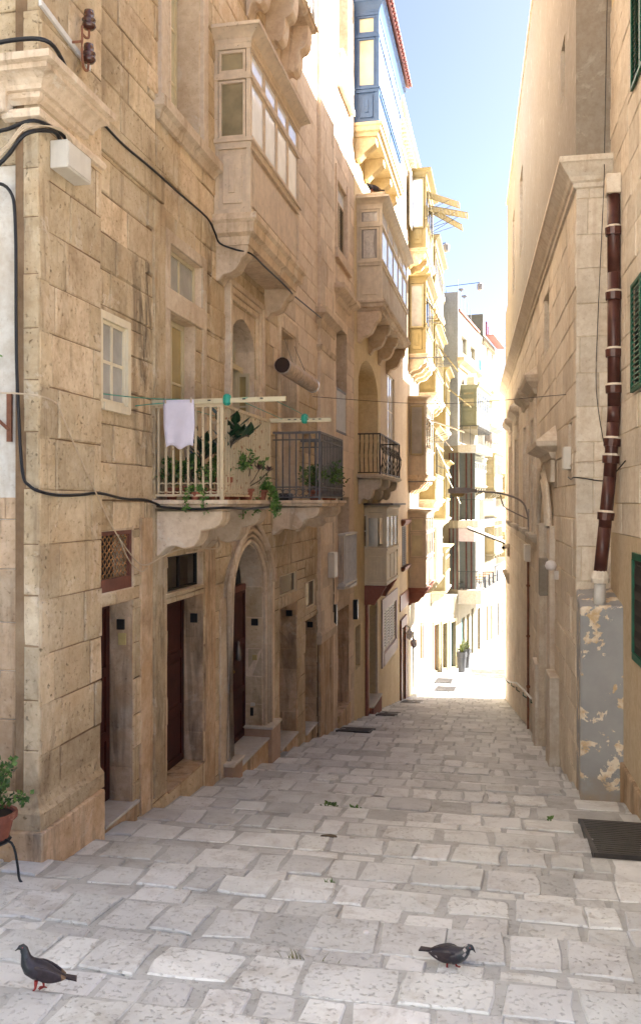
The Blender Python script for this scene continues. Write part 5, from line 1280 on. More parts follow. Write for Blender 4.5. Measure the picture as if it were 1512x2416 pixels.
# portal
arch_fill(FR, Rr, 5.30, 7.55, -0.50, 0.36, 0.45, -0.5, 0.0, 'stone_pale', point=0.2)
panel_door(FR, Rr, 5.30, 7.55, -0.42, -6.0, 0.40, 'timber_taupe', leaves=2)
MB().box(FR, 4.70, 5.28, -0.02, 0.12, -5.5, -0.5).build('portal_pier', 'stone_pale', Rr, bevel=0.012)
MB().box(FR, 7.57, 8.20, -0.02, 0.12, -6.3, -0.5).build('portal_pier', 'stone_pale', Rr, bevel=0.012)
for off, o, r in ((0.08, 0.13, 0.06), (0.26, 0.13, 0.05), (0.42, 0.11, 0.06)):
    MB().tube([FR(5.30-off, o, -0.55)]+[FR(a, o, z) for a, z in arch_pts(5.30-off, 7.55+off, -0.5, 0.40+off, 16, 0.3)]+[FR(7.55+off, o, -0.55)], r, 6).build('archivolt', 'stone_pale', Rr, smooth=True)
MB().wrap(FR, [(0.0, 0.88), (0.10, 0.92), (0.16, 1.04), (0.30, 1.10), (0.42, 1.16), (0.44, 1.26), (0.0, 1.62)], 4.6, 6.9).build('portal_hood', 'stone_pale', Rr)
MB().box(FR, 4.65, 6.9, -0.02, 0.10, 0.42, 0.90).build('hood_frieze', 'stone_pale', Rr, bevel=0.012)
MB().box(FR, 3.75, 4.68, -0.02, 0.20, -5.9, -3.50).build('white_jamb', 'plaster_white', Rr, bevel=0.015)
MB().box(FR, 7.75, 8.75, -0.02, 0.20, -6.8, -3.95).build('white_jamb', 'plaster_white', Rr, bevel=0.015)
MB().box(FR, 4.68, 7.75, -0.3, 0.16, -7.0, -6.03).build('doorstep', 'marble', Rr, bevel=0.01)
MB().box(FR, 5.0, 5.28, 0.12, 0.30, -2.0, -1.2).build('portal_box', 'plaster_pale', Rr, bevel=0.01)
for a in (26.5, 28.6): MB().prism(FR, [(0, -3.2), (0.22, -3.2), (0.22, -3.35), (0.05, -3.7), (0, -3.7)], a, a+0.3).build('wall_bracket', 'stone_pale', Rr, bevel=0.01)

# ================================================================== HOUSE AT THE RIGHT EDGE
R2 = thing('shuttered_house', 'ochre streaked house with green louvred shutters at the right edge', 'house', (5, 11, G(11)))
F2 = Frame((FR(0, -0.56, 0)[0], FR(0, -0.56, 0)[1]), rad(2.06), -1)
h2 = [(-2.6, -1.18, 5.95, 8.4), (-2.6, -1.18, 1.62, 3.06), (-2.6, -1.14, -2.2, -0.78)]
w2 = wall_face(F2, 'front_wall', 'joint_pale', R2, (-9, 1.0, -0.5, 14), h2)
blocks(F2, w2, course_blocks((-2.8, 1.0, -0.5, 8.2), 0.5, 0.8, h2, random.Random(51)), 'stone_pale', proud=0.006, pj=0.006, seed=52, visible=in_view(F2))
wall_face(F2, 'lower_wall', 'render_orange', R2, (-9, 1.0, -8, -0.5), h2, o=0.0)
MB().box(F2, -9, 0.98, -9, -0.5, -8, 14).build('core', 'mortar', R2)
for h in h2: reveal(F2, 'stone_pale', R2, h, 0.3)
for h in h2[:2]: louvre(F2, R2, h[0]+0.01, h[1]-0.01, 0.06, h[2]-0.05, h[3]+0.05, 'paint_green', 2, 0.075)
fg = MB(); h = h2[2]
fg.box(F2, h[0], h[1], -0.03, 0.03, h[2]-0.06, h[2]+0.04).box(F2, h[0], h[1], -0.03, 0.03, h[3]-0.04, h[3]+0.06).box(F2, h[1]-0.06, h[1]+0.03, -0.03, 0.03, h[2]+0.04, h[3]-0.04)
fg = fg.build('window_frame', 'paint_green', R2)
for k in range(18):
    a = h[1]-0.10-k*0.075
    MB().tube([F2(a+0.018*(-1)**q, 0.0, h[2]+0.05+(h[3]-h[2]-0.1)*q/12) for q in range(13)], 0.010, 4).build('lattice_bar', 'lattice_dark', fg)
MB().box(F2, h[0], h[1], -0.2, -0.16, h[2], h[3]).build('window_dark', 'plastic_dark', R2)
MB().box(F2, -3.0, 0.98, -0.02, 0.05, -6, -4.0).build('plinth', 'stone_jamb', R2, bevel=0.015)
# grey painted buttress in the angle
bt = MB()
bt.hexa([FT(0.005, 0.0, -6.5), FT(0.60, 0.0, -6.5), FT(0.66, 1.28, -6.5), FT(-0.03, 1.28, -6.5), FT(0.005, 0.0, -1.46), FT(0.60, 0.0, -1.44), FT(0.64, 1.22, -1.60), FT(-0.03, 1.22, -1.64)])
tag(bt.build('buttress', 'paint_peeling', None, bevel=0.03), 'grey painted buttress with flaking paint in the right-hand corner', 'buttress')

# ================================================================== THINGS ON AND ALONG THE STREET
# --- downpipe in the right-hand angle
dp = thing('downpipe', 'brown rainwater downpipe with mortar collars running down the right-hand corner', 'pipe', (1.5, 15.3, -1.4))
path = [(1.70, 14.6, 4.85), (1.71, 14.6, 3.6), (1.71, 14.6, 1.5), (1.70, 14.6, 1.25), (1.645, 14.6, 0.40), (1.57, 14.6, -0.40), (1.50, 14.6, -1.10)]
for a, b in zip(path, path[1:]):
    MB().tube([a, b], 0.100, 12).build('pipe_length', 'pipe_brown', dp, smooth=True)
def along(t):
    Ls = [(Vector(b)-Vector(a)).length for a, b in zip(path, path[1:])]; d = t*sum(Ls)
    for (a, b), l in zip(zip(path, path[1:]), Ls):
        if d <= l: return Vector(a).lerp(Vector(b), d/l), (Vector(b)-Vector(a)).normalized()
        d -= l
    return Vector(path[-1]), (Vector(path[-1])-Vector(path[-2])).normalized()
for t in (0.10, 0.27, 0.42, 0.515, 0.655, 0.70, 0.85):
    c, d = along(t)
    MB().tube([c-d*0.05, c+d*0.07], [0.132, 0.126], 12).build('socket', 'pipe_brown', dp, smooth=False)
    MB().tube([c-d*0.085, c-d*0.05], [0.115, 0.138], 10).build('mortar_collar', 'stone_pale', dp)
MB().lathe((1.50, 14.6, -1.27), [(0.13, 0.0), (0.15, 0.08), (0.12, 0.17), (0.095, 0.2)], 10).build('mortar_collar', 'plaster_white', dp)
MB().tube([(1.50, 14.6, -1.2), (1.49, 14.6, -1.70)], 0.095, 10).build('lower_stub', 'pipe_white', dp, smooth=True)
MB().box(FW, 14.46, 14.76, 1.58, 1.80, 4.82, 5.12).build('rain_box', 'stone_pale', dp, bevel=0.01)
# --- cables on the right
cable([(1.83, 15.3, 9.0), (1.80, 15.35, 6.4), (1.84, 15.2, 6.2), (1.95, 13.6, 7.1)], 0.022, 'cable_black', 'power_cable', 'thick black cable dropping down the upper right-hand corner', k=4)
cable([(1.70, 15.4, 8.6), (1.66, 15.45, 5.9), (1.60, 15.05, 5.0), (1.55, 15.45, 3.0), (1.53, 15.48, 1.9), (1.58, 14.9, 1.0), (1.64, 14.72, 0.75)], 0.007, 'cable_black', 'power_cable', 'thin dark wire hanging over the palace cornice beside the downpipe')
cable([FR(1.95, 0.03, 0.45), FR(1.5, 0.03, 0.40), FR(1.05, 0.03, 0.42), (1.35, 15.56, 0.40), (1.60, 15.56, 0.36), (1.70, 15.2, 0.38), (1.74, 14.4, 0.50), (1.80, 14.0, 0.62)], 0.010, 'cable_black', 'power_cable', 'black cable running from the meter box to the downpipe')
cable([FR(1.9, 0.03, 0.62), FR(1.3, 0.03, 0.66), (1.24, 15.56, 0.68), (1.5, 15.56, 0.69), (1.66, 15.3, 0.70), (1.66, 14.75, 0.70)], 0.007, 'cable_cream', 'power_cable', 'cream cable running level across the palace corner')
cable([FR(2.5, 0.0, 2.0), (-1.5, 20.0, 2.2), FL(21.0, 0.0, 2.55)], 0.006, 'cable_black', 'span_wire', 'thin wire strung across the street above the lamp', 'wire')
cable([FL(23.0, 0.15, -2.0), FL(23.1, 0.14, -2.35), FL(23.05, 0.14, -2.9)], 0.012, 'cable_black', 'meter_cable', 'short black cable under the white box on the second pilaster')
# --- boxes and fittings on walls
def fitting(name, label, cat, F, s0, s1, o0, o1, z0, z1, mat, group=None, lid=True, bevel=0.008):
    f = MB().box(F, s0, s1, o0, o1, z0, z1).build(name, mat, None, bevel=bevel); tag(f, label, cat, group)
    if lid: MB().box(F, s0+0.02, s1-0.02, o1+0.001, o1+0.010, z0+0.02, z1-0.02).build('lid', mat, f)
    return f
jb = fitting('junction_box', 'cream metal junction box fed by cables on the corner pilaster', 'box', FL, 8.20, 8.72, 0.06, 0.25, 3.35, 3.63, 'plastic_white')
fitting('meter_box', 'white meter box under a slit window on the palace front', 'box', FR, 1.62, 1.92, 0.01, 0.14, 0.58, 0.98, 'plastic_white')
fitting('cable_box', 'white cable box at the head of the thin drainpipe', 'box', FR, 12.2, 12.9, 0.01, 0.16, -1.75, -1.25, 'plastic_white')
fitting('meter_box', 'white meter box on the second pilaster of the corner house', 'box', FL, 22.5, 23.0, 0.10, 0.26, -1.95, -1.3, 'plastic_white')
fitting('alarm_box', 'small black box beside the yellow house front', 'box', FL, 27.0, 27.18, 0.0, 0.14, -3.6, -3.0, 'plastic_dark', lid=False)
fitting('alarm_box', 'small black box at the foot of the second pilaster', 'box', FL, 23.45, 23.62, 0.02, 0.14, -3.35, -2.75, 'plastic_dark', lid=False)
gl = thing('wall_lamp', 'white globe lamp on the palace front beside the portal', 'lamp', FR(3.9, 0.1, -1.5))
MB().lathe(FR(3.9, 0.16, -1.28), [(0.02, -0.10), (0.09, -0.07), (0.12, 0.0), (0.09, 0.08), (0.02, 0.11)], 10).build('globe', 'letter_white', gl, smooth=True)
MB().box(FR, 3.82, 3.98, 0.01, 0.10, -1.55, -1.38).build('lamp_base', 'plastic_white', gl)
# --- thin drainpipe and handrail on the palace
dr = thing('drainpipe', 'thin rusty drainpipe on the palace front below the white cable box', 'pipe', FR(12.55, 0.06, -6.7))
MB().tube([FR(12.55, 0.06, -1.7), FR(12.55, 0.06, -4.2), FR(12.55, 0.06, -6.8)], 0.035, 7).build('pipe_length', 'iron_rust', dr)
for z in (-2.5, -4.0, -5.5): MB().box(FR, 12.48, 12.62, 0.0, 0.11, z, z+0.05).build('clip', 'iron_rust', dr)
hrl = thing('handrail', 'worn green handrail fixed along the foot of the palace wall', 'handrail', FR(18, 0.1, -7.6))
MB().tube(smooth_path([FR(10.3, 0.12, -5.35), FR(14, 0.12, -5.85), FR(17.9, 0.12, -6.45), FR(19.5, 0.12, -6.75), FR(24, 0.12, -7.6), FR(29.5, 0.12, -8.5)], 3), 0.032, 6).build('rail', 'iron_white', hrl)
for s in (10.4, 14, 17.9, 22, 26, 29.3):
    zz = -5.35-(s-10.3)*0.163
    MB().tube([FR(s, 0.0, zz-0.18), FR(s, 0.12, zz-0.10), FR(s, 0.12, zz)], 0.018, 5).build('bracket', 'paint_green', hrl)
# --- street lamp on its arm
sl = thing('street_lamp', 'grey street lamp on a bent arm reaching out from the palace', 'street lamp', FR(13.0, 0, -0.8))
MB().tube(smooth_path([FR(13.0, 0.02, -0.75), FR(13.0, 0.05, -0.35), FR(13.0, 0.25, 0.05), FR(13.0, 0.9, 0.28), FR(13.0, 1.7, 0.33)], 5), 0.03, 7).build('arm', 'lamp_grey', sl, smooth=True)
MB().tube(smooth_path([FR(13.0, 0.05, -0.5), FR(13.0, 0.5, -0.28), FR(13.0, 0.75, -0.12), FR(13.0, 0.85, 0.22)], 4), 0.022, 6).build('brace', 'lamp_grey', sl, smooth=True)
MB().box(FR, 12.92, 13.08, 0.0, 0.03, -0.9, -0.2).build('wall_plate', 'lamp_grey', sl)
hd = MB().loft([[FR(13.0+a, 1.55, 0.35+z) for a, z in ((-0.06, -0.04), (0.06, -0.04), (0.06, 0.04), (-0.06, 0.04))],
           [FR(13.0+a, 1.85, 0.34+z) for a, z in ((-0.13, -0.06), (0.13, -0.06), (0.11, 0.10), (-0.11, 0.10))],
           [FR(13.0+a, 2.2, 0.34+z) for a, z in ((-0.17, -0.07), (0.17, -0.07), (0.13, 0.12), (-0.13, 0.12))],
           [FR(13.0+a, 2.42, 0.34+z) for a, z in ((-0.10, -0.05), (0.10, -0.05), (0.08, 0.06), (-0.08, 0.06))]]).build('lamp_head', 'lamp_grey', sl)
MB().loft([[FR(13.0+a, o, 0.27) for a, o in ((-0.15, 1.9), (0.15, 1.9), (0.15, 2.36), (-0.15, 2.36))],
           [FR(13.0+a, o, 0.17) for a, o in ((-0.10, 1.98), (0.10, 1.98), (0.10, 2.28), (-0.10, 2.28))]]).build('lamp_lens', 'lamp_lens', sl)
# --- security camera and shop awning at the end of the palace
sc_ = thing('security_camera', 'beige security camera on the far end of the palace wall', 'camera', FR(26.0, 0.2, -2.2))
MB().tube([FR(26.0, 0.1, -1.95), FR(25.5, 0.30, -2.0)], 0.09, 8).build('camera_body', 'plastic_white', sc_)
MB().tube([FR(25.5, 0.30, -2.0), FR(25.45, 0.32, -2.005)], 0.06, 8).build('camera_lens', 'plastic_dark', sc_)
MB().box(FR, 25.9, 26.2, 0.0, 0.12, -2.4, -1.85).build('bracket', 'stone_pale', sc_)
aw = thing('awning', 'white folding awning jutting out beyond the end of the palace', 'awning', FR(33, 0.5, -2.6))
FAw = FR
MB().hexa([FR(31.6, -0.3, -2.20), FR(34.2, -0.3, -2.20), FR(34.2, 1.85, -1.35), FR(31.6, 1.85, -1.35), FR(31.6, -0.3, -2.14), FR(34.2, -0.3, -2.14), FR(34.2, 1.85, -1.29), FR(31.6, 1.85, -1.29)]).build('canopy', 'awning_white', aw)
for s in (31.62, 32.8, 34.15):
    MB().tube([FR(s, -0.3, -2.24), FR(s, 1.86, -1.38)], 0.03, 5).build('arm', 'iron_black', aw)
MB().tube([FR(31.6, 1.86, -1.34), FR(34.2, 1.86, -1.34)], 0.035, 5).build('front_bar', 'iron_black', aw)
MB().box(FR, 31.5, 34.2, -0.45, -0.3, -2.32, -2.1).build('casing', 'iron_black', aw)

# --- drain grates
def grate(label, x0, x1, y0, y1, n, mat='grate_iron', along_x=True):
    yc = (y0+y1)/2; g_ = thing('drain_grate', label, 'grate', ((x0+x1)/2, yc, G(yc)))
    sl_ = (G(y1)-G(y0))/(y1-y0); z = lambda y: G(yc)+sl_*(y-yc)+0.060
    def bar(xa, xb, ya, yb, nm):
        MB().hexa([(xa, ya, z(ya)-0.05), (xb, ya, z(ya)-0.05), (xb, yb, z(yb)-0.05), (xa, yb, z(yb)-0.05), (xa, ya, z(ya)), (xb, ya, z(ya)), (xb, yb, z(yb)), (xa, yb, z(yb))]).build(nm, mat, g_)
    t = 0.05
    bar(x0, x1, y0, y0+t, 'frame'); bar(x0, x1, y1-t, y1, 'frame'); bar(x0, x0+t, y0+t, y1-t, 'frame'); bar(x1-t, x1, y0+t, y1-t, 'frame')
    for k in range(n):
        a = y0+t+(y1-y0-2*t)*(k+0.25)/n
        bar(x0+t, x1-t, a, a+(y1-y0-2*t)/n*0.55, 'bar')
    MB().hexa([(x0, y0, z(y0)-0.10), (x1, y0, z(y0)-0.10), (x1, y1, z(y1)-0.10), (x0, y1, z(y1)-0.10), (x0, y0, z(y0)-0.06), (x1, y0, z(y0)-0.06), (x1, y1, z(y1)-0.06), (x0, y1, z(y1)-0.06)]).build('pit', 'plastic_dark', g_)
grate('large iron drain grate at the right edge of the paving', 0.98, 2.4, 10.2, 12.3, 17)
grate('dark drain grate at the foot of the narrow house', -4.35, -3.45, 23.3, 24.5, 8)
grate('dark drain grate by the step of the red door', -4.2, -3.55, 29.8, 31.6, 8)
grate('dark drain grate below the lilac framed window', -4.3, -3.5, 38.2, 40.2, 8)
grate('dark drain grate just past the shadow line', -3.6, -2.5, 48.0, 50.2, 8)
grate('dark drain grate in front of the straw yellow house', -3.9, -2.9, 52.0, 54.5, 8)
# --- unseen low wall added beyond the palace to throw a wedge of shadow
gw = MB().box(FW, 57.0, 63.0, 1.2, 9.0, -13, -8.6); tag(gw.build('shadow_wall', 'stone_pale', None, bevel=0.02), 'unseen low stone wall added beyond the palace to cast a shadow', 'wall')

# ================================================================== CABLES OF THE CORNER HOUSE
cable([FL(8.9, 0.10, 4.30), FL(9.49, 0.06, 4.30), FL(10.0, 0.06, 4.28), FL(10.9, 0.06, 4.32), FL(11.9, 0.07, 4.33), FL(13.0, 0.07, 4.36), FL(13.36, 0.08, 4.24), FL(13.5, 0.12, 4.10), FL(13.62, 0.35, 4.02), FL(13.75, 0.56, 3.98), FL(14.6, 0.57, 3.98), FL(15.8, 0.57, 4.0), FL(16.9, 0.50, 4.05), FL(17.4, 0.1, 4.40), FL(19.0, 0.06, 4.5), FL(21.6, 0.12, 4.55)], 0.016, 'cable_black', 'wall_cable', 'black cable sagging across the corner house and under the tan oriel', k=4)
cable([(-5.3, 7.9, 4.15), (-4.9, 7.75, 4.36), (-4.5, 7.72, 4.40), (-4.22, 7.8, 4.38), FL(8.3, 0.2, 4.36), FL(8.9, 0.10, 4.31)], 0.022, 'cable_black', 'wall_cable', 'black cable bundle lying over the corner pilaster cornice', k=5)
cable([(-5.4, 7.9, 3.80), (-4.95, 7.85, 3.62), (-4.70, 7.82, 3.60), (-4.42, 7.86, 3.68), FL(8.25, 0.14, 3.72), FL(8.42, 0.16, 3.66), FL(8.48, 0.16, 3.58)], 0.020, 'cable_black', 'wall_cable', 'upper black cable looping into the top of the junction box', k=6)
cable([(-5.5, 7.9, 3.05), (-5.0, 7.85, 3.15), (-4.72, 7.84, 3.33), (-4.50, 7.84, 3.55), FL(8.06, 0.13, 3.66), FL(8.22, 0.14, 3.68), FL(8.30, 0.14, 3.58)], 0.022, 'cable_black', 'wall_cable', 'lower black cable rising from the left edge to the junction box', k=6)
for k in range(3):
    cable([(-5.5, 7.88, 3.10+0.02*k), (-5.0, 7.83, 3.20+0.02*k), (-4.70, 7.82, 3.40+0.02*k), (-4.48, 7.82, 3.60+0.02*k), FL(8.10+0.03*k, 0.17, 3.71), FL(8.30+0.05*k, 0.18, 3.72), FL(8.36+0.06*k, 0.18, 3.58)], 0.008, 'cable_cream', 'wall_cable', ('lowest', 'middle', 'topmost')[k]+' of three cream wires running into the junction box', 'cable', 'cream wires at the junction box', k=6)
cable([(-5.4, 7.9, 3.10), (-4.95, 7.92, 3.14), (-4.72, 7.93, 3.05), (-4.66, 7.93, 2.7), (-4.65, 7.93, 1.6), (-4.63, 7.93, 0.95), (-4.58, 7.92, 0.3), (-4.50, 7.92, 0.16), (-4.40, 7.96, 0.10), FL(8.3, 0.10, 0.07), FL(8.8, 0.09, 0.08), FL(9.3, 0.07, 0.10), FL(10.0, 0.06, 0.04), FL(10.6, 0.06, 0.03), FL(11.0, 0.10, -0.04), (-4.4, 11.0, -0.06), (-3.9, 10.98, -0.09), (-3.52, 11.0, -0.07), (-3.46, 12.0, -0.09), (-3.46, 13.3, -0.06)], 0.017, 'cable_black', 'wall_cable', 'black cable running down the corner and along under the cream balcony', k=5)
cable([(-5.0, 7.85, 1.02), (-4.80, 7.83, 1.06), (-4.40, 7.86, 1.03), FL(8.20, 0.12, 1.0), FL(8.30, 0.12, 0.93), FL(8.55, 0.12, 0.66), FL(9.2, 0.10, 0.06), FL(9.7, 0.10, -0.38), FL(10.3, 0.10, -0.74), FL(10.72, 0.06, -0.80)], 0.009, 'cable_cream', 'wall_cable', 'cream wire slanting down the corner pilaster to the lattice fanlight', k=5)
cable([FL(9.72, 0.10, -0.38), FL(10.0, 0.12, -0.70), FL(10.4, 0.10, -0.86), FL(10.72, 0.05, -0.84)], 0.008, 'cable_cream', 'wall_cable', 'loose cream wire looping over the lattice fanlight', k=5)
cable([FL(10.75, 0.05, -0.80), FL(11.3, 0.30, -0.62), FL(12.2, 0.5, -0.66), FL(13.0, 0.25, -0.52), FL(13.6, 0.12, -0.45), FL(14.1, 0.14, -0.75), FL(14.28, 0.14, -1.25)], 0.010, 'cable_cream', 'wall_cable', 'cream wire running under the corbels to the arched portal', k=5)
# rusty bracket and insulators
rb = thing('iron_bracket', 'rusty iron bracket with a cream wire at the left edge', 'bracket', (-4.82, 7.9, 0.6))
MB().box(FA, 0.26, 0.31, 0.0, 0.03, 0.60, 1.08).build('back_bar', 'iron_rust', rb); MB().tube([FA(0.285, 0.03, 0.72), FA(0.55, 0.22, 1.02)], 0.018, 5).build('arm', 'iron_rust', rb)
ins = thing('insulator_bracket', 'iron bracket with two brown ceramic insulators high on the corner pilaster', 'insulator', FL(8.8, 0.1, 4.6))
MB().hexa([FL(7.98, 0.06, 4.86), FL(9.05, 0.06, 4.72), FL(9.05, 0.09, 4.72), FL(7.98, 0.09, 4.86), FL(7.98, 0.06, 4.92), FL(9.05, 0.06, 4.78), FL(9.05, 0.09, 4.78), FL(7.98, 0.09, 4.92)]).build('wall_bar', 'iron_white', ins)
MB().tube(smooth_path([FL(8.62, 0.20, 4.98), FL(8.62, 0.20, 4.66), FL(8.66, 0.20, 4.56), FL(8.74, 0.20, 4.57), FL(8.77, 0.20, 4.66)], 4), 0.014, 6).build('hook', 'iron_rust', ins)
MB().tube(smooth_path([FL(8.62, 0.20, 4.90), FL(8.70, 0.20, 4.90), FL(8.77, 0.20, 4.94), FL(8.78, 0.20, 5.02)], 4), 0.014, 6).build('hook', 'iron_rust', ins)
MB().tube([FL(8.62, 0.08, 4.82), FL(8.62, 0.20, 4.82)], 0.014, 5).build('stay', 'iron_rust', ins)
for s, z in ((8.775, 5.02), (8.77, 4.66)):
    MB().lathe(FL(s, 0.20, z), [(0.02, 0.0), (0.055, 0.01), (0.075, 0.035), (0.07, 0.06), (0.05, 0.07), (0.07, 0.09), (0.072, 0.11), (0.05, 0.12), (0.055, 0.16), (0.05, 0.20), (0.02, 0.21)], 12).build('insulator', 'ceramic_brown', ins, smooth=True)

# ================================================================== WASHING, BLIND AND PLANTS ON THE BALCONIES
def airer(label, y, x0, x1, z, slope=0.0, knot=None):
    a = thing('airer_plank', label, 'airer', ((x0+x1)/2, y, z))
    MB().hexa([(x0, y-0.02, z), (x1, y-0.02, z+slope), (x1, y+0.02, z+slope), (x0, y+0.02, z), (x0, y-0.02, z+0.068), (x1, y-0.02, z+0.06+slope), (x1, y+0.02, z+0.06+slope), (x0, y+0.02, z+0.068)]).build('plank', 'timber_plank', a)
    if knot:
        MB().lathe((knot, y, z+0.01), [(0.03, -0.03), (0.055, 0.0), (0.06, 0.06), (0.05, 0.10), (0.02, 0.12)], 8).build('rope_knot', 'line_green', a)
    for k in range(6): MB().box(FW, y-0.03, y-0.02, x0+0.3+k*(x1-x0-0.4)/6, x0+0.34+k*(x1-x0-0.4)/6, z+0.035+slope*k/6, z+0.05+slope*k/6).build('peg_hole', 'plastic_dark', a)
    return a
airer('cream airer plank across the near end of the cream balcony', 11.02, -4.5, -2.70, 1.27, 0.02, -3.48)
airer('cream airer plank jutting out between the two balconies', 13.46, -3.56, -2.58, 1.24, 0.0, -3.0)
for k, (x, lb) in enumerate(((-4.28, 'green clothesline nearest the wall'), (-3.9, 'second green clothesline from the wall'), (-3.35, 'third green clothesline from the wall'), (-2.9, 'outermost green clothesline'))):
    cable([(x, 11.02, 1.33), (x+0.05, 12.2, 1.29), (x+0.12 if x < -3.6 else x, 13.46, 1.29)], 0.005, 'line_green', 'clothesline', lb+' over the cream balcony', 'clothesline', k=3, n=4)
cable([FL(9.46, 0.02, 1.24), FL(10.2, 0.12, 1.28), (-4.25, 11.0, 1.345), (-3.5, 11.0, 1.33)], 0.006, 'line_green', 'clothesline', 'green line from the small white window to the airer plank', 'clothesline', k=4, n=4)
cable([FL(10.4, 0.03, 1.20), (-4.3, 11.0, 1.30), (-3.2, 11.0, 1.34)], 0.006, 'line_green', 'clothesline', 'short green line from a wall hook to the airer plank', 'clothesline', k=4, n=4)
# the hung cloth
cl = MB(); nx, nz = 10, 12; y0 = 10.985
for i in range(nx+1):
    for j in range(nz+1):
        u, v = i/nx, j/nz
        taper = 1-0.16*max(0, v-0.55)/0.45
        x = -4.13+(u-0.5)*0.42*taper+0.02*v
        dz = 0.62*v*(1-0.05*math.sin(u*9))
        cl.v.append((x, y0-0.02*math.sin(u*10+v*2)*v-0.01*v, 1.335-dz))
for i in range(nx):
    for j in range(nz): cl.f.append((i*(nz+1)+j, (i+1)*(nz+1)+j, (i+1)*(nz+1)+j+1, i*(nz+1)+j+1))
co = cl.build('hanging_cloth', 'cloth_lilac', None, smooth=True); tag(co, 'pale lilac cloth hung over the balcony rail to dry', 'cloth')
sm = co.modifiers.new('thick', 'SOLIDIFY'); sm.thickness = 0.006
for x in (-4.31, -3.96):
    pg = MB().box(FW, y0-0.03, y0+0.0, x, x+0.015, 1.29, 1.37).build('clothes_peg', 'bamboo', None)
    tag(pg, 'small wooden clothes peg at the %s end of the lilac cloth' % ('left' if x < -4.2 else 'right'), 'peg')
# rolled blind hung in front of the doorway
bd = thing('rolled_blind', 'rolled bamboo blind wrapped in plastic above the grey balcony', 'blind', FL(18.0, 0.35, 2.4))
c0, c1 = Vector(FL(16.75, 0.32, 2.66)), Vector(FL(19.15, 0.42, 2.56))
MB().tube([c0, c0.lerp(c1, .5), c1], [0.155, 0.16, 0.15], 14, caps=False).build('roll', 'bamboo', bd, smooth=True)
MB().tube([c0+(c1-c0)*0.004, c0+(c1-c0)*0.01], 0.15, 14).build('roll_core', 'bamboo_dark', bd)
MB().tube([c0+(c1-c0)*0.0, c0+(c1-c0)*0.02], [0.165, 0.165], 14, caps=False).build('wrap_rim', 'plastic_wrap', bd)
MB().tube([c1-(c1-c0)*0.04, c1], [0.16, 0.155], 14).build('wrap_rim', 'plastic_wrap', bd)
for t in (0.42, 0.47): MB().tube([c0.lerp(c1, t), c0.lerp(c1, t+0.008)], 0.163, 14, caps=False).build('tie', 'plastic_wrap', bd)
MB().tube([c0.lerp(c1, .45), FL(18.0, 0.06, 3.4)], 0.006, 4).build('cord', 'iron_grey', bd); MB().tube([c0.lerp(c1, .9), FL(18.9, 0.06, 3.4)], 0.006, 4).build('cord', 'iron_grey', bd)

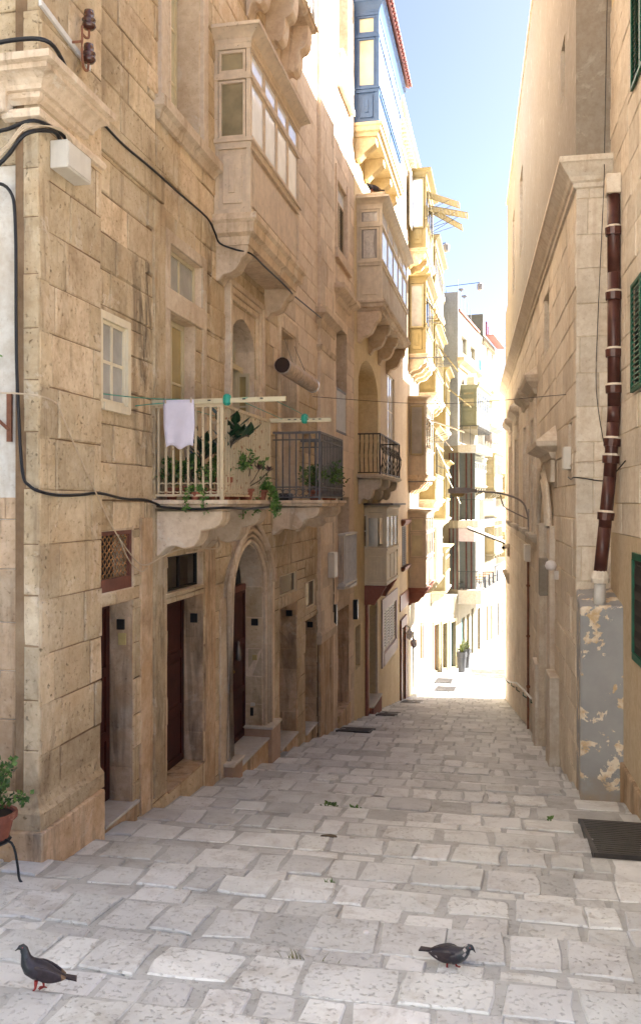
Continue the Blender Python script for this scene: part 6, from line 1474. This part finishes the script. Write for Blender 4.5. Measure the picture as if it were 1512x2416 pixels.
# --- potted plants
def pot(c, r, h, parent, mat='terracotta'):
    p = MB().lathe(c, [(r*0.68, 0.0), (r*0.90, h*0.74), (r*0.92, h*0.76), (r*1.06, h*0.77), (r*1.08, h), (r*0.92, h), (r*0.90, h*0.86), (0.01, h*0.86)], 14).build('pot', mat, parent, smooth=False)
    MB().lathe((c[0], c[1], c[2]+h*0.86), [(r*0.9, 0.0), (r*0.88, 0.012), (0.01, 0.02)], 10).build('soil', 'soil', parent)
    return p
def plant(label, c, r, h, kind, rng, mat='leaf_green', scale=1.0, potmat='terracotta', group=None):
    t = thing('potted_plant', label, 'plant', c, group)
    pot(c, r, h, t, potmat)
    top = Vector((c[0], c[1], c[2]+h)); st = MB(); lf = MB()
    if kind == 'bush':
        for k in range(11):
            e = top+Vector((rng.uniform(-.16, .16), rng.uniform(-.16, .16), rng.uniform(0.10, 0.28)))*scale
            st.tube(smooth_path([top, top.lerp(e, .5)+Vector((rng.uniform(-.03, .03), 0, 0.03)), e], 3), 0.005, 4)
            leaf_cloud(lf, e, (0.10*scale, 0.10*scale, 0.08*scale), 26, 0.055*scale, rng)
    elif kind == 'trail':
        for k in range(9):
            a = rng.uniform(0, 6.28); p = [top, top+Vector((math.cos(a)*0.12, math.sin(a)*0.12, 0.06))*scale, top+Vector((math.cos(a)*0.22, math.sin(a)*0.22, -0.10))*scale, top+Vector((math.cos(a)*0.24, math.sin(a)*0.24, -0.10-rng.uniform(.1, .3)))*scale]
            sp = smooth_path(p, 4); st.tube(sp, 0.004, 4)
            for q in sp: leaf_cloud(lf, q, (0.05*scale,)*3, 9, 0.05*scale, rng)
    elif kind == 'rubber':      # tall plant with long glossy leaves
        for k in range(scale > 1.2 and 3 or 1):
            p = smooth_path([top, top+Vector((-.05, 0, .18))*scale, top+Vector((.05+.07*k, -.03*k, .36))*scale, top+Vector((-.02+.12*k, .04*k, .58-.1*k))*scale], 5); st.tube(p, 0.010*scale, 5)
            for i, q in enumerate(p[5:]):
                a = i*2.4; d = Vector((math.cos(a), math.sin(a), 0.75)).normalized(); l = 0.19*scale; w = 0.042*scale
                u = d.cross(Vector((0, 0, 1))).normalized(); nn = d.cross(u)
                lf.add([q, q+d*l*.35+u*w, q+d*l*.7+u*w*.8, q+d*l-nn*0.02, q+d*l*.7-u*w*.8, q+d*l*.35-u*w, q+d*l*.5-nn*0.02], [(0, 1, 6), (1, 2, 6), (2, 3, 6), (3, 4, 6), (4, 5, 6), (5, 0, 6)])
    elif kind == 'rosette':     # dark succulent rosettes
        for k in range(12):
            e = top+Vector((rng.uniform(-.22, .22), rng.uniform(-.14, .14), rng.uniform(0.08, 0.34)))*scale
            st.tube([top, top.lerp(e, .6)+Vector((0, 0, -.03)), e], 0.008, 4)
            for i in range(16):
                a = i*2.4; el = 0.2+0.06*i; d = Vector((math.cos(a)*math.cos(el), math.sin(a)*math.cos(el), math.sin(el))); l = 0.075*scale; w = 0.018
                u = d.cross(Vector((0, 0, 1))).normalized()
                lf.add([e, e+d*l*.6+u*w, e+d*l, e+d*l*.6-u*w], [(0, 1, 2), (0, 2, 3)])
    elif kind == 'shrub':       # open twiggy shrub with small round leaves
        for k in range(15):
            a = rng.uniform(0, 6.28); sp = rng.uniform(0.12, 0.46)
            e = top+Vector((math.cos(a)*sp, math.sin(a)*sp*0.55, rng.uniform(0.08, 0.42)))*scale
            p = smooth_path([top, top.lerp(e, .5)+Vector((0, 0, .05)), e], 5); st.tube(p, [0.008*(1-0.6*i/len(p)) for i in range(len(p))], 4)
            for q in p[3:]: leaf_cloud(lf, q, (0.05*scale,)*3, 9, 0.042*scale, rng, flat=1.6)
    elif kind == 'spiky':
        for k in range(60):
            a = rng.uniform(0, 6.28); el = rng.uniform(0.5, 1.5); d = Vector((math.cos(a)*math.cos(el), math.sin(a)*math.cos(el), math.sin(el))); l = rng.uniform(.35, .7)*scale
            u = d.cross(Vector((0, 0, 1))).normalized()*0.03*scale
            b0 = top+Vector((rng.uniform(-.08, .08), rng.uniform(-.08, .08), 0))
            lf.add([b0-u*.5, b0+d*l*.5-u, b0+d*l, b0+d*l*.5+u, b0+u*.5], [(0, 1, 2, 3, 4)])
    if st.v: st.build('stem', 'bark', t)
    o = lf.build('leaves', mat, t); 
    return t
rp = random.Random(77)
zb = 0.035
plant('bushy green plant at the wall end of the cream balcony', (-4.33, 11.28, zb), 0.09, 0.16, 'bush', rp, 'leaf_green', 1.15)
plant('bushy green plant in the second pot of the cream balcony', (-4.12, 11.30, zb), 0.10, 0.18, 'bush', rp, 'leaf_green', 1.1)
plant('upright plant with dark pointed leaves on the cream balcony', (-3.98, 11.22, zb), 0.08, 0.14, 'rubber', rp, 'leaf_dark', 1.25)
plant('bright trailing plant hanging over the near edge of the cream balcony', (-3.93, 11.10, zb), 0.07, 0.10, 'trail', rp, 'leaf_bright', 0.8)
plant('low green plant under the lilac cloth on the cream balcony', (-3.78, 11.25, zb), 0.08, 0.13, 'bush', rp, 'leaf_green', 1.0)
plant('tall rubber plant in a terracotta pot at the cream balcony corner', (-3.66, 11.42, zb), 0.12, 0.30, 'rubber', rp, 'leaf_dark', 1.45)
plant('leafy green plant behind the front bars of the cream balcony', (-3.68, 11.95, zb), 0.11, 0.2, 'bush', rp, 'leaf_green', 1.5)
plant('dark purple succulent on the front of the cream balcony', (-3.62, 12.35, zb), 0.12, 0.16, 'rosette', rp, 'leaf_purple', 1.5)
plant('bright green plant spilling through the far bars of the cream balcony', (-3.58, 13.0, zb), 0.11, 0.15, 'trail', rp, 'leaf_bright', 1.1)
plant('straggling green plant in the middle of the cream balcony', (-3.75, 12.8, zb), 0.12, 0.18, 'bush', rp, 'leaf_green', 1.4)
plant('green plant in a terracotta pot at the grey balcony corner', (-3.72, 17.6, zb+.01), 0.13, 0.20, 'bush', rp, 'leaf_green', 1.5)
plant('leafy plant along the front bars of the grey balcony', (-3.66, 18.5, zb+.01), 0.12, 0.2, 'bush', rp, 'leaf_green', 1.7)
plant('wispy plant at the far end of the grey balcony', (-3.68, 19.3, zb+.01), 0.12, 0.2, 'bush', rp, 'leaf_olive', 1.5)
tag(MB().box(FL, 17.35, 17.75, 0.10, 0.30, 0.04, 0.18).build('storage_crate', 'plastic_dark', None, bevel=0.01), 'small dark crate on the floor of the grey balcony', 'crate')
# plant stand at the left corner
gs = thing('plant_stand', 'black wrought iron plant stand by the corner plinth', 'stand', (-4.62, 7.45, G(7.45)))
MB().tube([(-4.62, 7.45, G(7.45)), (-4.62, 7.45, -3.12)], 0.035, 7).build('post', 'iron_black', gs)
MB().tube(smooth_path([(-4.60, 7.45, -3.10), (-4.40, 7.42, -3.12), (-4.33, 7.40, -3.30), (-4.30, 7.38, -3.42), (-4.27, 7.38, -3.46), (-4.30, 7.38, -3.49)], 4), 0.012, 5).build('scroll_leg', 'iron_black', gs)
MB().lathe((-4.62, 7.45, -3.14), [(0.16, 0.0), (0.18, 0.02), (0.16, 0.03)], 12).build('plate', 'iron_black', gs)
plant('twiggy jade shrub in a terracotta bowl at the left corner', (-4.60, 7.45, -3.10), 0.20, 0.24, 'shrub', random.Random(4), 'leaf_green', 1.15)
tag(leaf_cloud(MB(), (-4.92, 8.0, 1.45), (0.05, 0.03, 0.02), 24, 0.04, rp).build('wall_weed', 'leaf_bright', None), 'tiny green weed growing from the plaster at the left edge', 'weed')
# planters far down the street
plant('tall grey planter of spiky grass, the nearer of two on the sunny pavement', (-2.62, 59.0, G(59)-0.02), 0.32, 1.35, 'spiky', rp, 'leaf_olive', 1.2, 'planter_grey')
plant('tall grey planter of spiky grass, the farther of two on the sunny pavement', (-2.45, 62.0, G(62)-0.02), 0.32, 1.35, 'spiky', rp, 'leaf_olive', 1.2, 'planter_grey')

# ================================================================== SMALL THINGS ON THE PAVING
def tuft(label, x, y, n, h, mat, spread=0.12):
    m_ = MB(); rng = random.Random(int(x*100)+int(y*37))
    z = tread(y)-0.01
    for k in range(n):
        a = rng.uniform(0, 6.28); l = h*rng.uniform(.5, 1.2); b0 = Vector((x+rng.gauss(0, spread), y+rng.gauss(0, spread*0.4), z)); d = Vector((math.cos(a)*.6, math.sin(a)*.6, 1)).normalized()*l
        u = Vector((-math.sin(a), math.cos(a), 0))*0.006
        m_.add([b0-u, b0+d*.6-u*.7, b0+d+Vector((math.cos(a), math.sin(a), 0))*l*.25, b0+d*.6+u*.7, b0+u], [(0, 1, 3, 4), (1, 2, 3)])
    tag(m_.build('weed_tuft', mat, None), label, 'weed')
tuft('dry grass tuft in a joint between the two pigeons', -1.36, 6.12, 40, 0.10, 'grass_dry')
tuft('small sprig in a joint left of the street centre', -1.60, 8.3, 16, 0.05, 'leaf_green', 0.04)
def sprig(label, x, y, r, n, mat, seed):
    rng = random.Random(seed); z = tread(y)
    tag(leaf_cloud(MB(), (x, y, z+0.04), (r, r*0.7, 0.05), n, 0.06, rng).build('weed', mat, None), label, 'weed')
sprig('leafy weed on the paving, the left one of a pair', -2.35, 12.2, 0.12, 40, 'leaf_green', 1)
sprig('leafy weed on the paving, the right one of a pair', -1.98, 12.1, 0.10, 46, 'leaf_bright', 2)
sprig('little weed near the big drain grate', 0.62, 12.2, 0.04, 14, 'leaf_green', 3)
def litter(name, label, cat, x, y, sx, sy, h, mat, seed):
    rng = random.Random(seed); z = tread(y)
    ring = [(x+math.cos(a)*sx*rng.uniform(.7, 1.1), y+math.sin(a)*sy*rng.uniform(.7, 1.1)) for a in (2*math.pi*k/9 for k in range(9))]
    tag(MB().loft([[(p, q, z-0.03) for p, q in ring], [(p, q, z+h*0.6) for p, q in ring], [(x+(p-x)*.6, y+(q-y)*.6, z+h) for p, q in ring]]).build(name, mat, None), label, cat)
litter('crushed_can', 'crumpled pale can lying in a broken joint', 'can', -1.92, 9.1, 0.05, 0.04, 0.05, 'iron_white', 4)
litter('pebble', 'dark stone chip in the middle of the paving', 'stone', -2.0, 10.3, 0.10, 0.06, 0.03, 'bark', 5)
litter('pebble', 'round grey stone set near the weeds', 'stone', -1.85, 13.3, 0.14, 0.10, 0.03, 'plaster_grey', 6)
litter('pebble', 'brown stone chip by the left pigeon', 'stone', -2.98, 5.02, 0.035, 0.03, 0.015, 'bark', 7)
litter('paper_scrap', 'scrap of white paper on the paving above the grass tuft', 'litter', -1.02, 6.75, 0.03, 0.03, 0.02, 'letter_white', 8)
litter('rubbish_bag', 'flattened black rubbish bag at the foot of the buttress', 'rubbish', 1.62, 14.1, 0.17, 0.10, 0.06, 'plastic_dark', 9)
litter('leaf_litter', 'dark dead leaves gathered beside the can', 'litter', -2.05, 9.0, 0.18, 0.10, 0.012, 'bark', 10)

# ================================================================== FAR END: TERRACE FURNITURE, WASHING, TREE, CAR
def cafe_table(label, s, o):
    z = -6.045; t = thing('cafe_table', label, 'table', FH(s, o, z))
    MB().box(FH, s-0.42, s+0.42, o-0.40, o+0.40, z+0.72, z+0.76).build('tabletop', 'wood_table', t)
    for a, b in ((-.36, -.34), (.36, -.34), (-.36, .34), (.36, .34)): MB().box(FH, s+a-.02, s+a+.02, o+b-.02, o+b+.02, z, z+0.72).build('leg', 'chair_dark', t)
def cafe_chair(label, s, o, face):
    z = -6.045; t = thing('cafe_chair', label, 'chair', FH(s, o, z))
    MB().box(FH, s-.2, s+.2, o-.2, o+.2, z+0.43, z+0.46).build('seat', 'chair_dark', t)
    MB().box(FH, s-.2, s+.2, o+face*.18-.015, o+face*.18+.015, z+0.62, z+0.86).build('backrest', 'chair_dark', t)
    for a in (-.18, .18):
        for b in (-.18, .18): MB().box(FH, s+a-.015, s+a+.015, o+b-.015, o+b+.015, z, z+(0.86 if b*face > 0 else 0.43)).build('leg', 'chair_dark', t)
for k, (s, w) in enumerate(((1.0, 'nearest'), (3.0, 'second'), (5.0, 'third'), (7.0, 'farthest'))):
    cafe_table('%s wooden cafe table on the lowest white terrace' % w, s, 1.05)
    cafe_chair('dark cafe chair on the wall side of the %s terrace table' % w, s-0.1, 0.40, -1)
    cafe_chair('dark cafe chair on the railing side of the %s terrace table' % w, s+0.5, 1.46, 1)
cafe_chair('dark cafe chair alone at the near end of the terrace', 0.35, 0.15, -1)
fb = thing('red_banner', 'long red cloth banner hanging beside a sunlit doorway', 'banner', FL(49.3, 0.2, -6.5))
MB().slab(FL, [(49.0+0.02*math.sin(k), -9.6+k*0.36) for k in range(9)]+[(49.5, -6.72), (49.5, -9.5)], 0.20, 0.23).build('cloth', 'fabric_red', fb)
MB().tube([FL(49.25, 0.0, -6.68), FL(49.25, 0.36, -6.66)], 0.02, 5).build('pole', 'iron_grey', fb)
for s, z, lb in ((40.0, -5.9, 'round iron wall lantern beside the brick red door'), (41.9, -6.6, 'second iron wall lantern, between two reddish doors')):
    l_ = thing('wall_lantern', lb, 'lantern', FL(s, 0.3, z-0.3))
    MB().tube(smooth_path([FL(s, 0.08, z+0.2), FL(s, 0.3, z+0.35), FL(s, 0.42, z+0.2)], 4), 0.018, 5).build('arm', 'iron_black', l_)
    MB().lathe(FL(s, 0.42, z-0.28), [(0.03, 0.0), (0.14, 0.12), (0.16, 0.28), (0.10, 0.42), (0.03, 0.48)], 8).build('glass_body', 'glass_sky', l_)
    for k in range(4): MB().tube([FL(s, 0.42, z-0.28)[:2]+(z-0.28,), (FL(s, 0.42, 0)[0]+0.165*math.cos(k*1.57), s+0.165*math.sin(k*1.57), z), FL(s, 0.42, z+0.2)], 0.010, 4).build('cage_bar', 'iron_black', l_)
tre = thing('street_tree', 'green leafy tree at the end of the street', 'tree', (-0.35, 96, G(96)))
MB().tube([(-0.35, 96, G(96)), (-0.3, 96, G(96)+1.2), (-0.25, 96, G(96)+2.0)], [0.10, 0.08, 0.05], 7).build('trunk', 'bark', tre)
m_ = MB(); rt_ = random.Random(9)
for k in range(9): leaf_cloud(m_, (-0.3+rt_.uniform(-.6, .6), 96+rt_.uniform(-.6, .6), G(96)+1.9+rt_.uniform(-.5, .9)), (0.5, 0.5, 0.4), 90, 0.22, rt_)
m_.build('crown', 'leaf_green', tre)
pl2 = MB().box(FW, 93.5, 94.5, -1.4, -0.6, G(94)-0.2, G(94)+1.3); tag(pl2.build('concrete_planter', 'plaster_white', None, bevel=0.03), 'white concrete block planter below the far tree', 'planter')
car = thing('parked_car', 'dark car parked at the far end, half hidden by the palace', 'car', (0.9, 101, G(101)))
z = G(101)
MB().loft([[(x, 99+a, z+h) for a, h in ((0.0, .35), (0.05, .75), (0.9, .92), (1.5, 1.42), (2.9, 1.45), (3.6, .98), (4.1, .85), (4.15, .35))] for x in (0.0, 1.7)]).build('body', 'car_paint', car, bevel=0.05)
for x in (0.0, 1.7):
    for a in (0.8, 3.3): MB().lathe((x-0.05, 99+a, z+0.32), [(0.05, -0.1), (0.32, -0.1), (0.32, 0.1), (0.05, 0.1)], 12, 'x').build('wheel', 'plastic_dark', car)
MB().hexa([(0.1, 99.98, z+0.95), (1.6, 99.98, z+0.95), (1.55, 100.42, z+1.36), (0.15, 100.42, z+1.36), (0.1, 99.95, z+0.97), (1.6, 99.95, z+0.97), (1.55, 100.40, z+1.39), (0.15, 100.40, z+1.39)]).build('windscreen', 'glass_dark', car)
for x in (0.2, 1.4): MB().box(FW, 98.97, 99.02, x, x+0.25, z+0.62, z+0.75).build('headlight', 'glass_sky', car)

# ================================================================== PIGEONS
def pigeon(label, x, y, heading, pose, marks=False, z=None, scale=1.0):
    # one continuous lofted body from tail root to beak, wings, tail and legs as parts
    z = tread(y) if z is None else z
    root = thing('pigeon', label, 'pigeon', (x, y, z)); ch, sh = math.cos(heading), math.sin(heading)
    def W(p): return (x+(p[0]*ch-p[1]*sh)*scale, y+(p[0]*sh+p[1]*ch)*scale, z+(p[2]-0.024*max(0.0, min(1.0, (p[2]-0.01)/0.05)))*scale-0.004)
    if pose == 'tall':
        st = [(-0.150, 0.098, 0.010, 0.008), (-0.120, 0.105, 0.024, 0.018), (-0.075, 0.120, 0.044, 0.036), (-0.030, 0.140, 0.058, 0.052), (0.020, 0.160, 0.062, 0.060), (0.055, 0.182, 0.054, 0.056),
              (0.075, 0.212, 0.040, 0.043), (0.083, 0.242, 0.029, 0.031), (0.088, 0.268, 0.023, 0.025), (0.095, 0.290, 0.023, 0.025), (0.106, 0.303, 0.022, 0.022), (0.120, 0.302, 0.015, 0.014), (0.131, 0.295, 0.006, 0.006), (0.146, 0.284, 0.002, 0.002)]
        wing = (0.035, 0.176, -0.150, 0.108); tail = (-0.125, 0.104, -0.215, 0.072)
    elif pose == 'perch':
        st = [(-0.14, 0.10, 0.010, 0.008), (-0.10, 0.11, 0.03, 0.025), (-0.05, 0.12, 0.05, 0.045), (0.0, 0.135, 0.058, 0.055), (0.05, 0.15, 0.052, 0.052), (0.08, 0.17, 0.035, 0.036), (0.10, 0.19, 0.026, 0.027), (0.115, 0.20, 0.022, 0.022), (0.135, 0.197, 0.008, 0.008), (0.15, 0.19, 0.002, 0.002)]
        wing = (0.05, 0.15, -0.16, 0.10); tail = (-0.12, 0.10, -0.23, 0.09)
    else:
        st = [(-0.155, 0.128, 0.010, 0.008), (-0.125, 0.127, 0.025, 0.018), (-0.080, 0.122, 0.047, 0.040), (-0.030, 0.118, 0.062, 0.056), (0.020, 0.120, 0.065, 0.061), (0.065, 0.132, 0.055, 0.054),
              (0.095, 0.150, 0.040, 0.041), (0.112, 0.168, 0.030, 0.031), (0.122, 0.186, 0.024, 0.025), (0.134, 0.198, 0.023, 0.024), (0.148, 0.198, 0.021, 0.021), (0.160, 0.192, 0.013, 0.013), (0.168, 0.184, 0.006, 0.006), (0.178, 0.168, 0.002, 0.002)]
        wing = (0.045, 0.140, -0.150, 0.128); tail = (-0.12, 0.128, -0.225, 0.118)
    P = [Vector((a, 0, b)) for a, b, _, _ in st]; n = 14; rings = []
    for i, (a, b, wy, wz) in enumerate(st):
        t = (P[min(i+1, len(P)-1)]-P[max(i-1, 0)]).normalized(); up = Vector((-t.z, 0, t.x))
        rings.append([W(P[i]+Vector((0, math.cos(q)*wy, 0))+up*(math.sin(q)*wz)) for q in (2*math.pi*k/n for k in range(n))])
    body = MB().loft(rings).build('body', 'pigeon_dark', root, smooth=True)
    body.data.materials.append(MAT['pigeon_neck']); body.data.materials.append(MAT['pigeon_pale'])
    for pl_ in body.data.polygons:
        zc = pl_.center.z+(wloc(body).z-z)
        fx = ((pl_.center.x+wloc(body).x-x)*ch+(pl_.center.y+wloc(body).y-y)*sh)/scale
        if fx > 0.072: pl_.material_index = 1
        if zc < 0.066 and -0.06 < fx < 0.05: pl_.material_index = 2
        if marks and 0.10 < fx < 0.118: pl_.material_index = 2
    for sg in (-1, 1):
        wr = []; (ax, az, bx, bz) = wing
        for i in range(8):
            t = i/7; px = ax+(bx-ax)*t; pz = az+(bz-az)*t-0.010; hw = 0.052*math.sin(math.pi*min(1, (0.10+t*0.9)))**0.6*(1-0.55*t)+0.006
            off = 0.056*math.sin(math.pi*(0.22+0.62*t))**0.8*(1-0.35*t)+0.008
            wr.append([W((px, sg*(off+0.007*math.cos(q)), pz+hw*math.sin(q))) for q in (2*math.pi*k/10 for k in range(10))])
        w_ = MB().loft(wr).build('wing', 'pigeon_wing', root, smooth=True)
        w_.data.materials.append(MAT['pigeon_tan'])
        for j_, pl_ in enumerate(w_.data.polygons):
            fx = ((pl_.center.x+wloc(w_).x-x)*ch+(pl_.center.y+wloc(w_).y-y)*sh)/scale
            if fx < -0.115: pl_.material_index = 0 if marks else 1
        if marks: MB().add([W((-0.085, sg*0.055, 0.118)), W((-0.135, sg*0.038, 0.138)), W((-0.130, sg*0.040, 0.128)), W((-0.075, sg*0.060, 0.104))], [(0, 1, 2, 3)]).build('wing_bar', 'pigeon_pale', root)
        lx = 0.012+0.032*sg; zt = 0.075
        lg = MB().tube([W((lx*0.5, sg*0.024, 0.10)), W((lx*0.7-0.004, sg*0.024, 0.050)), W((lx, sg*0.022, 0.010))], [0.014*scale, 0.007*scale, 0.0055*scale], 6)
        for ta in (-0.6, 0.0, 0.6, 3.14):
            l = 0.034 if ta != 3.14 else 0.018
            lg.tube([W((lx, sg*0.022, 0.010)), W((lx+math.cos(ta)*l*0.6, sg*0.022+math.sin(ta)*l*0.6, 0.008)), W((lx+math.cos(ta)*l, sg*0.022+math.sin(ta)*l, 0.003))], [0.005*scale, 0.0045*scale, 0.003*scale], 5)
        lg.build('leg', 'pigeon_leg', root)
        hx, hz = st[-4][0]-0.004, st[-4][1]+0.006
        MB().lathe(W((hx, sg*0.0205, hz)), [(0.001, -0.004), (0.004, 0.0), (0.001, 0.004)], 6).build('eye', 'pigeon_leg', root)
    (ax, az, bx, bz) = tail
    MB().loft([[W((ax, -0.018, az+0.006)), W((ax, 0.018, az+0.006)), W((ax, 0.018, az-0.010)), W((ax, -0.018, az-0.010))],
               [W((bx, -0.030, bz+0.004)), W((bx, 0.030, bz+0.004)), W((bx, 0.030, bz-0.004)), W((bx, -0.030, bz-0.004))]]).build('tail', 'pigeon_wing', root)
    return root
pigeon('dark pigeon standing tall with its neck up at the lower left', -2.76, 4.98, rad(205), 'tall')
pigeon('dark pigeon with white wing marks walking at the lower right', -0.36, 6.33, rad(-12), 'low', marks=True)
pigeon('pigeon perched on the roof of the beige oriel', FL(27.66, 0.52, 0)[0], 27.70, rad(200), 'perch', z=9.70, scale=1.6)

# ================================================================== UNSEEN HOUSE ADDED UPHILL, BOUNCES SUN INTO THE NEAR SHADE
U = thing('sun_bounce_house', 'unseen plain house added uphill of the crossing to bounce sunlight', 'house', (-9.5, -12, G(-12)))
FU = Frame((-4.7, 0.0), 0.0, 1); FUy = Frame((-4.7, 0.8), rad(90), 1)
hU = [(-4.2+k*-5.0, -2.8+k*-5.0, z, z+2.2) for k in range(4) for z in (-0.5, 4.0, 8.5)]
hV = [(1.4+k*3.2, 2.6+k*3.2, z, z+2.2) for k in range(3) for z in (-0.5, 4.0, 8.5)]
wall_face(FU, 'front_wall', 'plaster_bounce', U, (-24, 0.8, -5, 13), hU, o=0.0)
wall_face(FUy, 'side_wall', 'plaster_bounce', U, (0.0, 12.0, -5, 13), hV, o=0.0)
MB().box(FU, -24, 0.4, -12, -0.35, -5, 12.9).build('core', 'stone_pale', U)
for F_, hs in ((FU, hU), (FUy, hV)):
    for h in hs:
        reveal(F_, 'stone_pale', U, h, 0.3)
        sash(F_, U, h[0], h[1], -0.15, h[2], h[3], 'timber_white', 'glass_dark', 2, 2)
MB().wrap(FU, [(0.0, 12.6), (0.1, 12.6), (0.4, 12.9), (0.4, 13.1), (0.0, 13.15)], -23.8, 0.7).build('cornice', 'stone_pale', U)
